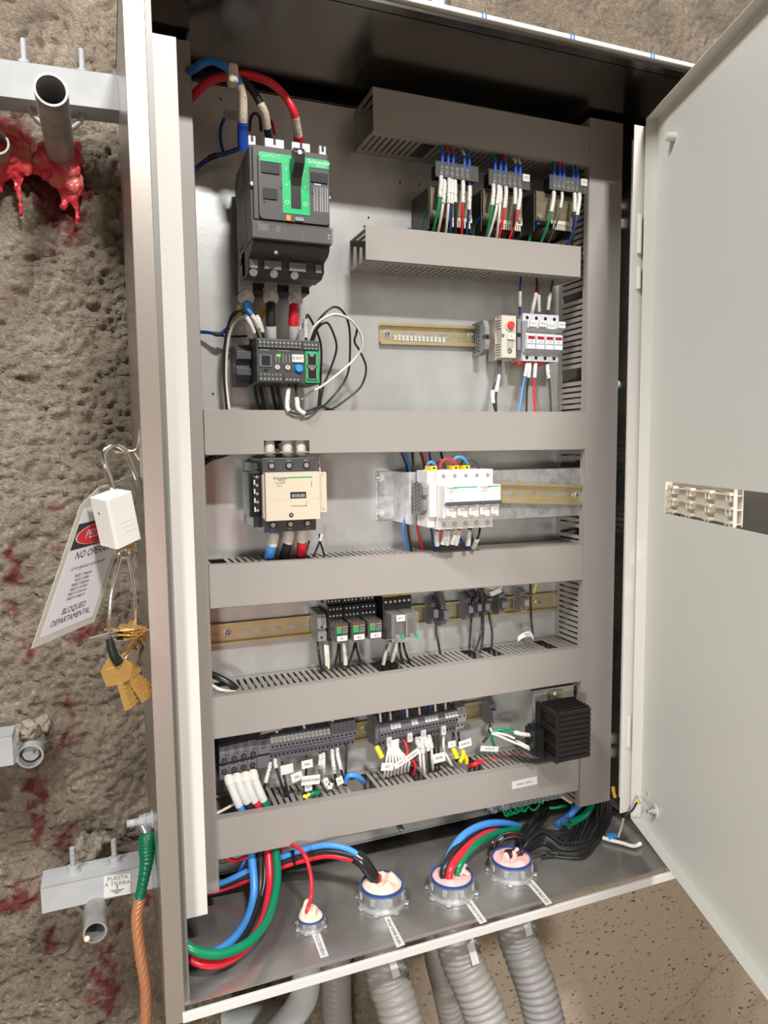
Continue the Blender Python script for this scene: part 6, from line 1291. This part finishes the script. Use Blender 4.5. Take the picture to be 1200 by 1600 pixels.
# floor labels
for (a, b_, c_, d, tx, lb) in (((487.5, 1461), (500, 1457.5), (513.5, 1493.5), (501, 1497.5), 'HVJB-RES.SOR', 'white floor label in front of the smallest bushing'), ((600, 1434), (609, 1432), (633, 1476), (620, 1481), 'VIENE 86005-YM-J01', 'white floor label in front of the buff filled bushing'),
    ((725, 1408.5), (736, 1405), (761, 1440), (750, 1444), 'HACIA ESTROBO 4', 'white floor label in front of the third bushing'), ((820, 1376.5), (829, 1371), (863, 1411), (853, 1415), 'DE SMB-86005-R2', 'white floor label in front of the rightmost bushing')):
    Q = [UZ(*q, FZ+.0006) for q in (a, b_, c_, d)]; b = MB(label_m).slab([Q[3], Q[2], Q[1], Q[0]], (0, 0, 1), .0005)
    cc = sum(Q, V())/4; X_ = ((Q[0]+Q[1])-(Q[2]+Q[3])); ln = X_.length/2; X_.normalize(); Y_ = V((-X_.y, X_.x, 0))
    wt_ = (Q[1]-Q[0]).length; gw = max(v[0] for v in text_geo(tx)[0])-min(v[0] for v in text_geo(tx)[0]); sz = min(ln*.88/gw, wt_*.8)
    b.text(tx, sz, cc+V((0, 0, .0008)), X_, Y_, inkg_m if 'RES' in tx else ink_m); tag(b.build('paper_label'), lb, 'label')
# ---------------------------------------------------------------- struts, conduit stubs and clamps on the wall
def strut(P0, P1, h, dep, label, rise=0.0):
    "hollow square channel between two points of its front lower edge (world), depth goes to the wall"
    t = thing('strut_channel', label, 'strut', P0)
    b = MB(strut_m); x0, x1 = P0.x, P1.x; sl = (P1.z-P0.z)/(x1-x0); y = P0.y; z = P0.z; k = .0022
    b.bx(x0, x1, y, y+k, z, z+h, sh=sl).bx(x0, x1, y, y+dep, z+h-k, z+h, sh=sl).bx(x0, x1, y, y+dep, z, z+k, sh=sl).bx(x0, x1, y+dep-k, y+dep, z, z+h, sh=sl)
    b.build('channel', t, .0022); return t
s0 = U(0, 148, .028); s1_ = U(178, 160, .028); zt0 = U(0, 85, .028).z
P0 = V((s0.x-.12, .028, s0.z-.006)); P1 = V((.070, .028, s0.z+.003))
strut(P0, P1, .050, .045, 'zinc strut channel at the upper left ending behind the enclosure')
def stub(u, v, y, r, y1, label, m=None, cap=None, wall_t=.0028):
    c0 = U(u, v, y); c1 = V((c0.x, y1, c0.z)); t = thing('conduit_stub', label, 'pipe', c0)
    MB(m or pipe_m).pipe(c0, c1, r, r-wall_t, 40).build('tube', t, .0005)
    MB(black_m).cyl(c0+V((0, .10, 0)), c0+V((0, .102, 0)), r-wall_t, 30).build('inner_plug', t)
    if cap: MB(m or pipe_m).cyl(c0+V((0, .012, 0)), c0+V((0, .02, 0)), r*.62, 24).build('inner_conduit', t)
    return c0
c1_ = stub(79.5, 140, -.088, .0200, .16, 'open ended zinc conduit stub sticking out of red resin at the upper left')
def ubolt(c_, r, y, label, leg, zs, up=True, rr=.0042, tip=.03):
    "U bolt hanging under (or over) the strut round the stub: arc below, legs pointing up"
    s_ = 1 if up else -1; t = thing('u_bolt', label, 'u bolt', V((c_.x, y, c_.z)))
    P_ = [V((c_.x-r, y, c_.z+s_*leg)), V((c_.x-r, y, c_.z+s_*leg*.4)), V((c_.x-r, y, c_.z))]+[V((c_.x+r*math.cos(math.pi+k*math.pi/10), y, c_.z+s_*r*math.sin(math.pi+k*math.pi/10))) for k in range(1, 10)]+[V((c_.x+r, y, c_.z)), V((c_.x+r, y, c_.z+s_*leg*.4)), V((c_.x+r, y, c_.z+s_*leg))]
    MB(pipe_m).tube(P_, rr, 12).build('bent_rod', t)
    for sx_ in (-r, r):
        a_ = V((c_.x+sx_, y, zs)); MB(strut_m).cyl(a_, a_+V((0, 0, .0025)), .011, 20).hexn(a_+V((0, 0, .0025)), a_+V((0, 0, .0105)), .0085).tube([a_+V((0, 0, .010+i*.0006)) for i in range(int(tip/.0006))], lambda q: .0040+.0006*math.sin(q*tip/.0006*math.pi*.9), 12).build('threaded_end', t)
    return t
_uc = U(87, 160, .052); ubolt(V((_uc.x, 0, _uc.z)), .0375, .052, 'zinc U bolt clamping the upper conduit stub under the strut', .030, P0.z+.0505+(P1.z-P0.z)*.62)
# lower strut
s2 = U(66, 1424, .028); zt2 = U(66, 1386, .028).z
P2 = V((s2.x, .020, s2.z)); P3 = V((.072, .020, s2.z+.001))
st2 = strut(P2, P3, .041, .050, 'short zinc strut channel at the lower left with the white earth label')
c2_ = stub(148.5, 1457, -.040, .0165, .13, 'open ended zinc conduit stub under the lower strut with a bead of sealant')
ubolt(V((c2_.x, 0, P2.z-.004)), .030, .048, 'zinc U bolt holding the lower conduit stub to the short strut', .03, P2.z+.0412)
tag(MB(foamb_m).ball(U(136, 1467, -.040), .0045).build('sealant_bead'), 'small buff bead of sealant on the rim of the lower conduit stub', 'sealant')
Q = [U(162, 1369, .0195), U(204, 1364, .0195), U(204, 1396, .0195), U(162.5, 1403, .0195)]
b = MB(label_m).slab([Q[3], Q[2], Q[1], Q[0]], (0, -1, 0), .0006); X_ = (Q[1]-Q[0]+Q[2]-Q[3]).normalized(); Y_ = V((-X_.z, 0, X_.x)); cc = sum(Q, V())/4+V((0, -.0009, 0))
b.text('PUESTA', .0090, cc+Y_*.0118, X_, Y_, inkg_m).text('A TIERRA', .0090, cc+Y_*.0030, X_, Y_, inkg_m)
for k, (w_, dz) in enumerate(((.0007, -.0035), (.010, -.0072), (.0065, -.0098), (.0030, -.0122))):
    h_ = .006 if k == 0 else .0009; a_ = cc+Y_*(dz+(.001 if k == 0 else 0)); b.slab([a_-X_*w_-Y_*h_/2, a_+X_*w_-Y_*h_/2, a_+X_*w_+Y_*h_/2, a_-X_*w_+Y_*h_/2], (0, -1, 0), .0002, ink_m)
tag(b.build('paper_label'), 'white earthing label with ground symbol on the lower strut', 'label')
def rough_up(o, st=.022):
    md = o.modifiers.new('r', 'REMESH'); md.mode = 'VOXEL'; md.voxel_size = .003; md.use_smooth_shade = True
    tx = bpy.data.textures.get('crumbly') or bpy.data.textures.new('crumbly', 'CLOUDS'); tx.noise_scale = .02; tx.noise_depth = 4
    d = o.modifiers.new('d', 'DISPLACE'); d.texture = tx; d.strength = st; d.mid_level = .5; d.texture_coords = 'GLOBAL'
o = lump(U(151, 1330, .125), (.022, .026, .020), mortar_m, 'mortar_collar', '', 14); rough_up(o); tag(o, 'mortar lump around the lower conduit stub at the wall', 'mortar')
c3_ = stub(47, 1182, .085, .0190, .16, 'mortared conduit stub with a smaller pipe inside at the left edge', strut_m, True)
o = lump(U(44, 1158, .13), (.026, .030, .026), mortar_m, 'mortar_collar', '', 14); rough_up(o); tag(o, 'mortar lump above the conduit stub at the left edge', 'mortar')
P4 = U(22, 1196, .05); strut(V((P4.x-.16, .05, P4.z)), V((P4.x, .05, P4.z)), .046, .045, 'white zinc strut end cut by the left edge of the picture')
b = MB(strut_m).cyl(U(24, 1168, .09), U(24, 1190, .09), .006, 12); tag(b.build('clamp_rod'), 'little clamp rod between the white strut end and the mortared stub', 'rod')
# concrete anchor hole
# red resin masses round the upper stub
def resin(pts, label):
    b = MB(resin_m)
    for (u, v, r, y, *e) in pts:
        k = e[0] if e else 1
        b.ball(U(u, v, y), (r, r*.45, r*k), n=14, k=10)
    o = b.build('red_resin_mass'); md = o.modifiers.new('r', 'REMESH'); md.mode = 'VOXEL'; md.voxel_size = .0022; md.use_smooth_shade = True
    tx = bpy.data.textures.get('lumpy') or bpy.data.textures.new('lumpy', 'CLOUDS'); tx.noise_scale = .018; tx.noise_depth = 3
    d = o.modifiers.new('d', 'DISPLACE'); d.texture = tx; d.strength = .016; d.mid_level = .5; d.texture_coords = 'GLOBAL'
    return tag(o, label, 'resin')
def drip(u0, v0, u1, v1, r0, r1, y=.125, n=7): return [(u0+(u1-u0)*i/(n-1)+1.2*math.sin(i*1.7), v0+(v1-v0)*i/(n-1), r0+(r1-r0)*i/(n-1), y+.006*i/(n-1), 1.6) for i in range(n)]
R1_ = [(80, 235, .016, .12), (68, 250, .017, .12), (112, 240, .015, .12), (120, 230, .010, .125), (95, 255, .022, .115), (75, 262, .015, .12), (108, 262, .018, .115), (90, 280, .014, .12), (112, 285, .014, .12), (55, 262, .013, .125), (124, 250, .009, .125)]
resin(R1_+drip(98, 285, 100, 322, .011, .004)+drip(116, 285, 119, 338, .012, .003)+drip(119, 335, 121, 378, .004, .0015, .13, 9)+drip(70, 262, 84, 285, .010, .005), 'red resin mass dripping from the wall around the upper conduit stub')
R2_ = [(2, 205, .018, .12), (18, 212, .018, .12), (30, 225, .016, .12), (38, 240, .014, .12), (12, 232, .020, .115), (28, 250, .016, .12), (40, 262, .013, .12), (50, 262, .010, .125), (0, 255, .016, .12), (-8, 230, .018, .12)]
resin(R2_+drip(28, 265, 30, 322, .010, .003)+drip(31, 322, 33, 336, .004, .002)+drip(4, 262, 0, 290, .012, .006)+drip(-8, 240, -14, 280, .012, .008), 'red resin mass with drips at the left picture edge')
stub(-6, 222, .08, .0170, .15, 'stub end buried in red resin at the very left edge')

# ---------------------------------------------------------------- earth cable at the enclosure side
bx_ = U(243, 1279, -.10); A_ = V((EX0, bx_.y, bx_.z)); t = thing('earthing_bolt', 'long earthing bolt with nuts on the left outer side of the enclosure', 'bolt', A_)
b = MB(strut_m).cyl(A_, A_+V((-.002, 0, 0)), .012, 20).hexn(A_+V((-.002, 0, 0)), A_+V((-.009, 0, 0)), .0095).cyl(A_+V((-.009, 0, 0)), A_+V((-.012, 0, 0)), .010, 20).hexn(A_+V((-.012, 0, 0)), A_+V((-.018, 0, 0)), .0085)
b.tube([A_+V((-.018-i*.0006, 0, 0)) for i in range(28)], lambda q: .0052+.0007*math.sin(q*28*math.pi*.9), 14); b.build('bolt_and_nuts', t, .0005)
E_ = spline([A_+V((-.010, -.001, -.004)), U(232, 1300, -.105), U(228.5, 1318, -.11), U(229, 1345, -.115), U(222, 1385, -.12), U(218.5, 1403, -.12), U(214, 1440, -.12), U(221, 1500, -.12), U(228, 1550, -.12), U(227, 1620, -.12), U(224, 1680, -.12)], 24)
t = thing('earth_cable', 'twisted bare copper earth cable with green tape running down the left side', 'cable', E_[0])
MB(zinc_m).tube(cut(E_, 0, .13), lambda q: .0085, 14, prof=lambda a, i: .55 if abs(math.sin(a)) > .7 else 1.1).build('cable_lug', t)
MB(tapeg_m).tube(cut(E_, .10, .50), lambda q: .0100+.0016*math.sin(q*6)-.0016*q, 18, prof=lambda a, i: 1+.035*math.sin(i*1.3+a)).build('green_tape', t)
MB(copper_m).tube(cut(E_, .49, 1), .0078, 42, prof=lambda a, i: 1+.055*math.cos(7*(a-i*.16))).build('copper_strands', t)
# ---------------------------------------------------------------- hasp staple, padlock, danger tag, keys
hs = U(215, 706, -.225); t = thing('padlock_staple', 'brass coloured staple bent from the left edge of the enclosure', 'staple', V((EX0, hs.y, hs.z)))
yy_ = hs.y; tip = U(178, 705.5, yy_)
MB(mat('staple_brass', (.60, .50, .36), .28, 1.0)).tube(spline([V((EX0-.0015, yy_, hs.z+.020)), V((EX0-.0035, yy_, hs.z+.008)), V((EX0-.008, yy_, hs.z+.001)), tip, V((tip.x, yy_+.012, tip.z)), V((EX0-.010, yy_+.013, hs.z+.001)), V((EX0-.0015, yy_+.013, hs.z-.010))], 6), .0022, 10).build('bent_wire', t)
MB(zinc_m).bx(EX0-.0016, EX0, yy_-.008, yy_+.022, hs.z-.030, hs.z+.026).build('staple_plate', t, .0005)
# padlock body: built upright in its own frame, then leaned
pc = U(181, 810, -.235)
t = thing('padlock', 'white safety padlock hanging from the staple on the left of the enclosure', 'padlock', pc, rot=(math.radians(6), math.radians(-15), math.radians(36)))
bw, bd, bh = .0345, .0300, .0590
b = MB(mat('padlock_white', (.80, .78, .74), .35)).prism([(-bw/2, bd/2), (-bw/2, -bd/2+.002), (-bw/2+.002, -bd/2), (bw/2, -bd/2), (bw/2, bd/2)], 'z', -bh/2, bh/2); b.build('body', t, .0012, world=False)
e = MB(mat('emboss', (.66, .64, .60), .4)); 
for k in range(3): e.bx(-.006+k*.001, .011+k*.0005, -bd/2-.0003, -bd/2, -.002-k*.006, -.0012-k*.006)
e.cyl((-bw/2-.0003, .004, .012), (-bw/2, .004, .012), .0014, 10, inkg_m); e.build('embossed_marks', t, world=False)
T_ = t.matrix_basis if False else Matrix.Translation(pc) @ t.rotation_euler.to_matrix().to_4x4()
Ti = T_.inverted()
sp_ = [Ti @ U(*q) for q in ((178, 772, -.233), (173, 752, -.236), (164, 725, -.238), (162, 709, -.236), (171, 698, -.233), (184, 696, -.230), (197, 706, -.227), (205, 724, -.224), (214, 750, -.220))]
MB(chrome_m).tube(spline(sp_+[sp_[-1]+(sp_[-1]-sp_[-2])*.4], 6), .0034, 14).build('shackle', t, world=False)
MB(brass_m).bx(-.010, .014, -.0012, .0012, -bh/2-.012, -bh/2+.001).bx(.0095, .0125, -.0012, .0012, -bh/2-.020, -bh/2-.010).build('inserted_key', t, world=False)
# danger tag
TB = [U(57, 1006, -.262), None, None, None]
dirx = V((.52, .855, 0)).normalized()
TBL = TB[0]; TBR = UBR = U(144, 969, -.19)
dx_ = (UBR-TBL); dz_ = U(140, 762, -.225)-TBL
TTL = TBL+dz_; TTR = TTL+dx_
t = thing('danger_tag', 'laminated white danger tag with red oval hanging from the padlock', 'tag', TBL)
nrm = dx_.cross(dz_).normalized(); nrm = nrm if nrm.dot(CAM-TBL) > 0 else -nrm
lam = MB(mat('laminate', (.66, .63, .56), .12, alpha=.62))
pt = lambda a, c_, o=0: TBL+dx_*a+dz_*c_+nrm*o
top_ = [pt(-.06, -.02), pt(1.06, -.02), pt(1.06, .90), pt(.80, 1.0), pt(.20, 1.0), pt(-.06, .88)]
n_ = len(top_); lam.add(top_+[p-nrm*.0007 for p in top_], [tuple(range(n_)), tuple(range(2*n_-1, n_-1, -1))]+[(i, n_+i, n_+(i+1) % n_, (i+1) % n_) for i in range(n_)])
lam.build('laminate_pouch', t)
X_ = dx_.normalized(); Y_ = dz_.normalized(); cw = dx_.length; ch_ = dz_.length
pr = MB(mat('tag_paper', (.70, .68, .72), .35)); pr.slab([pt(.03, .03), pt(.97, .03), pt(.97, .86), pt(.03, .86)], nrm, .0003); pr.build('printed_card', t)
q = MB(ink_m).slab([pt(.03, .58, .0004), pt(.97, .58, .0004), pt(.97, .755, .0004), pt(.03, .755, .0004)], nrm, .0002)
ov = [pt(.50+.43*math.cos(k*math.pi/16), .667+.072*math.sin(k*math.pi/16), .0008) for k in range(32)]; q.add([p_+(p_-pt(.5, .667, .0008))*.05 for p_ in ov], [tuple(range(32))], label_m); q.add([p+nrm*.0003 for p in ov], [tuple(range(32))], mat('tag_red', (.62, .03, .04), .3))
q.text('PELIGRO', .0155, pt(.5, .667, .0014), X_, Y_, label_m, sx=.82).text('NO OPERAR', .0130, pt(.5, .53, .0007), X_, Y_, sx=.82)
q.text('LOTO SERVICIO DE BLOQUEO', .0048, pt(.5, .44, .0007), X_, Y_, sx=.9)
for k, s_ in enumerate(('PASO 1: Preparar', 'PASO 2: Aislar', 'PASO 3: Bloquear', 'PASO 4: Verificar', 'PASO 5: Controlar', 'PASO 6: Asegurar')): q.text(s_, .0052, pt(.46, .385-.030*k, .0007), X_, Y_, sx=.8)
q.text('BLOQUEO', .0105, pt(.5, .155, .0007), X_, Y_, sx=.8).text('DEPARTAMENTAL', .0105, pt(.5, .095, .0007), X_, Y_, sx=.76); q.build('printed_text', t)
# flap of laminate above
fl_ = MB(lam.mats[0]).slab([pt(.20, .98), pt(.80, .98), U(208, 742, -.20), U(176, 754, -.215)], nrm, .0007); fl_.build('laminate_flap', t)
# key loop and keys
ky = -.238
lp = spline([U(189, 868, ky), U(182, 895, ky-.004), U(174, 930, ky-.006), U(171, 975, ky-.006), U(172, 1010, ky), U(190, 1040, ky+.004), U(206, 1020, ky+.008), U(212, 975, ky+.008), U(211, 930, ky+.006), U(206, 895, ky+.004), U(200, 872, ky)], 7)
tag(MB(chrome_m).tube(lp, .0021, 8).build('key_loop'), 'long steel wire loop hanging from the padlock key and holding the keys', 'key ring')
tag(MB(chrome_m).tube([U(194, 866, ky)+V((math.cos(k*.6283)*.006, .002, math.sin(k*.6283)*.005)) for k in range(11)], .0016, 8).build('split_ring'), 'small steel split ring joining the padlock key and the long loop', 'key ring')
def key(loc, rot, label, m_=brass_m, group='brass keys on the wire loop', L_=.030, bow=.021):
    t = thing('brass_key' if m_ is brass_m else 'steel_key', label, 'key', loc, group, rot)
    P_ = [(-bow*.46, .001), (-bow*.50, bow*.62), (-bow*.2, bow*.95), (bow*.25, bow*.90), (bow*.50, bow*.5), (bow*.34, 0), (-.003, -.002)]
    b = MB(m_).prism(P_, 'y', -.0009, .0009); b.bx(-bow*.30, bow*.25, -.0013, -.0009, bow*.28, bow*.62); b.build('bow', t, .0004, world=False)
    b = MB(m_); zz2 = 0
    while zz2 > -L_: b.bx(-.0040, .0030+.0012*math.sin(zz2*900), -.0009, .0009, zz2-.0032, zz2+.0002); zz2 -= .0030
    b.bx(-.0038, .002, -.0012, -.0009, -L_+.002, 0); b.build('blade', t, .0003, world=False)
    return t
rad = math.radians
for i in range(5):
    key(U(188+i*2.4, 1066-i*1.6, ky-.016+.005*i), (rad(6), rad(-12-i*3), rad(8+i*5)), '%s front brass key with trapezoid bow, counted from the left of the lower fan' % ORD[i], bow=.034-.001*i, L_=.036)
for i in range(4):
    key(U(203+i*3.2, 1060-i*2.0, ky+.002+.004*i), (rad(4), rad(-28-i*4), rad(14)), '%s brass key from the left of the right tilted fan' % ORD[i], bow=.022, L_=.036)
for i in range(16):
    f_ = i/15; st_ = i % 4 == 0 or f_ > .75
    key(U(192+f_*26, 1040-f_*46, ky-.004+.0012*i), (rad(24-3*i), rad(62-f_*14), rad(52+8*math.sin(i))), '%s key seen edge on in the curved stack at the right of the loop' % ('steel' if st_ else 'brass'), chrome_m if st_ else brass_m, group='edge-on %s keys of the curved stack' % ('steel' if st_ else 'brass'), L_=.014, bow=.026)
for i in range(12):
    st_ = i < 4; u = 170+(i % 4)*5 if st_ else 184+(i-4)*4.2; v = 988+(i % 4)*3.4-(4 if not st_ else 0)-(i > 7)*7
    key(U(u+4, v, ky-.010+.004*(i % 4)), (rad(78+5*(i % 3)), rad(10-4*(i % 4)), rad(80-11*i)), '%s key lying flat in the layer above the black tie' % ('steel' if st_ else 'brass'), chrome_m if st_ else brass_m, group='flat %s keys above the black tie' % ('steel' if st_ else 'brass'), L_=.022, bow=.024)
tag(MB(black_m).tube(spline([U(171, 998, ky-.020), U(174, 1012, ky-.022), U(179, 1026, ky-.022), U(186, 1036, ky-.020)], 5), lambda q: .0042+.0016*q, 8).build('black_tie'), 'black plastic tie wound round the key loop', 'cable tie')
# ---------------------------------------------------------------- flexible conduits below the enclosure
def flex(P_, r, label, m_=None, pitch=.0112, amp=.10, lab=None, group=None):
    S0 = spline(P_, 40); L_ = [0]
    for i in range(1, len(S0)): L_.append(L_[-1]+(S0[i]-S0[i-1]).length)
    n_ = int(L_[-1]/(pitch/6)); S_ = []; j = 0
    for i in range(n_+1):
        s_ = L_[-1]*i/n_
        while j < len(L_)-2 and L_[j+1] < s_: j += 1
        k = (s_-L_[j])/max(1e-9, L_[j+1]-L_[j]); S_.append(S0[j].lerp(S0[j+1], min(1, max(0, k))))
    t = thing('flexible_conduit', label, 'flexible conduit', S_[0], group)
    MB(m_ or conduit_m).tube(S_, r, 36, prof=lambda a, i: 1+amp*(.5-abs(((i/6+a/6.2832) % 1)-.42)*1.6)).build('corrugated_hose', t)
    if lab: 
        q = MB(label_m); c0, c1, wv = lab; A_, B_ = U(*c0), U(*c1); d = (B_-A_).normalized(); x_ = V((.98, -.1, 0)).cross(V((0, 0, 0))) if 0 else V((1, 0, 0)); x_ = (x_-d*x_.dot(d)).normalized(); nn = x_.cross(d); nn = nn if nn.y < 0 else -nn
        q.slab([B_-x_*wv, B_+x_*wv, A_+x_*wv, A_-x_*wv], -nn, .0006); q.build('hose_label', t)
    return t
def down(g, pts): return [V((g.x, g.y, EZ0+.001)), V((g.x, g.y, EZ0-.02))]+[U(*p) for p in pts]
flex(down(G2, [(604, 1520, -.150), (617, 1560, -.165), (628, 1600, -.18), (640, 1650, -.20), (650, 1700, -.21)]), .0320, 'grey ribbed conduit with a small label, first of the three thick ones', lab=((612, 1497, -.176), (620, 1527, -.186), .006), group='thick ribbed conduits')
flex(down(G3, [(718, 1490, -.165), (735, 1530, -.18), (752, 1570, -.195), (766, 1610, -.21), (785, 1680, -.23)]), .0320, 'grey ribbed conduit with a long label, middle one of the three thick ones', lab=((733, 1466, -.190), (744, 1507, -.203), .006), group='thick ribbed conduits')
flex(down(G4, [(808, 1460, -.155), (822, 1500, -.17), (838, 1545, -.185), (852, 1600, -.20), (868, 1670, -.22)]), .0320, 'darker grey ribbed conduit, rightmost of the three thick ones', mat('flex_conduit_dark', (.27, .255, .25), .42, bump=(80, .08, .001)), lab=((823, 1440, -.184), (828, 1462, -.19), .006), group='thick ribbed conduits')
flex([V((U(675, 1440, .02).x, .02, EZ0+.0)), U(682, 1480, .02), U(692, 1530, .015), U(703, 1580, .01), U(718, 1640, 0), U(730, 1700, 0)], .0235, 'thinner ribbed conduit half hidden behind the middle thick one')
flex([V((U(524, 1480, .06).x, .06, EZ0+.02)), U(525, 1520, .06), U(525, 1560, .06), U(527, 1610, .06), U(528, 1690, .06)], .0270, 'ribbed conduit standing behind the enclosure left of the thick ones')
flex([V((G1.x, G1.y+.02, EZ0+.001)), U(478, 1540, -.10), U(468, 1570, -.07), U(445, 1600, -.05), U(405, 1640, -.03), U(370, 1690, -.02)], .0215, 'pale slim conduit bending away to the lower left', conduitl_m, pitch=.0045, amp=.04)
flex([U(350, 1600, .07), U(385, 1590, .06), U(420, 1592, .05), U(440, 1610, .05), U(450, 1680, .05)], .0200, 'pale slim conduit crossing low behind the bending one', conduitl_m, pitch=.0045, amp=.04)
# pipe above the enclosure
c0 = U(685, 20, -.04); t = thing('conduit_pipe', 'shiny metal conduit rising from the top of the enclosure', 'pipe', V((c0.x, c0.y, EZ1)))
MB(zinc_m).pipe(V((c0.x, c0.y, EZ1)), V((c0.x, c0.y, EZ1+.5)), .0200, .018, 32).pipe(V((c0.x, c0.y, EZ1)), V((c0.x, c0.y, EZ1+.020)), .0245, .019, 32).build('tube_and_nut', t)
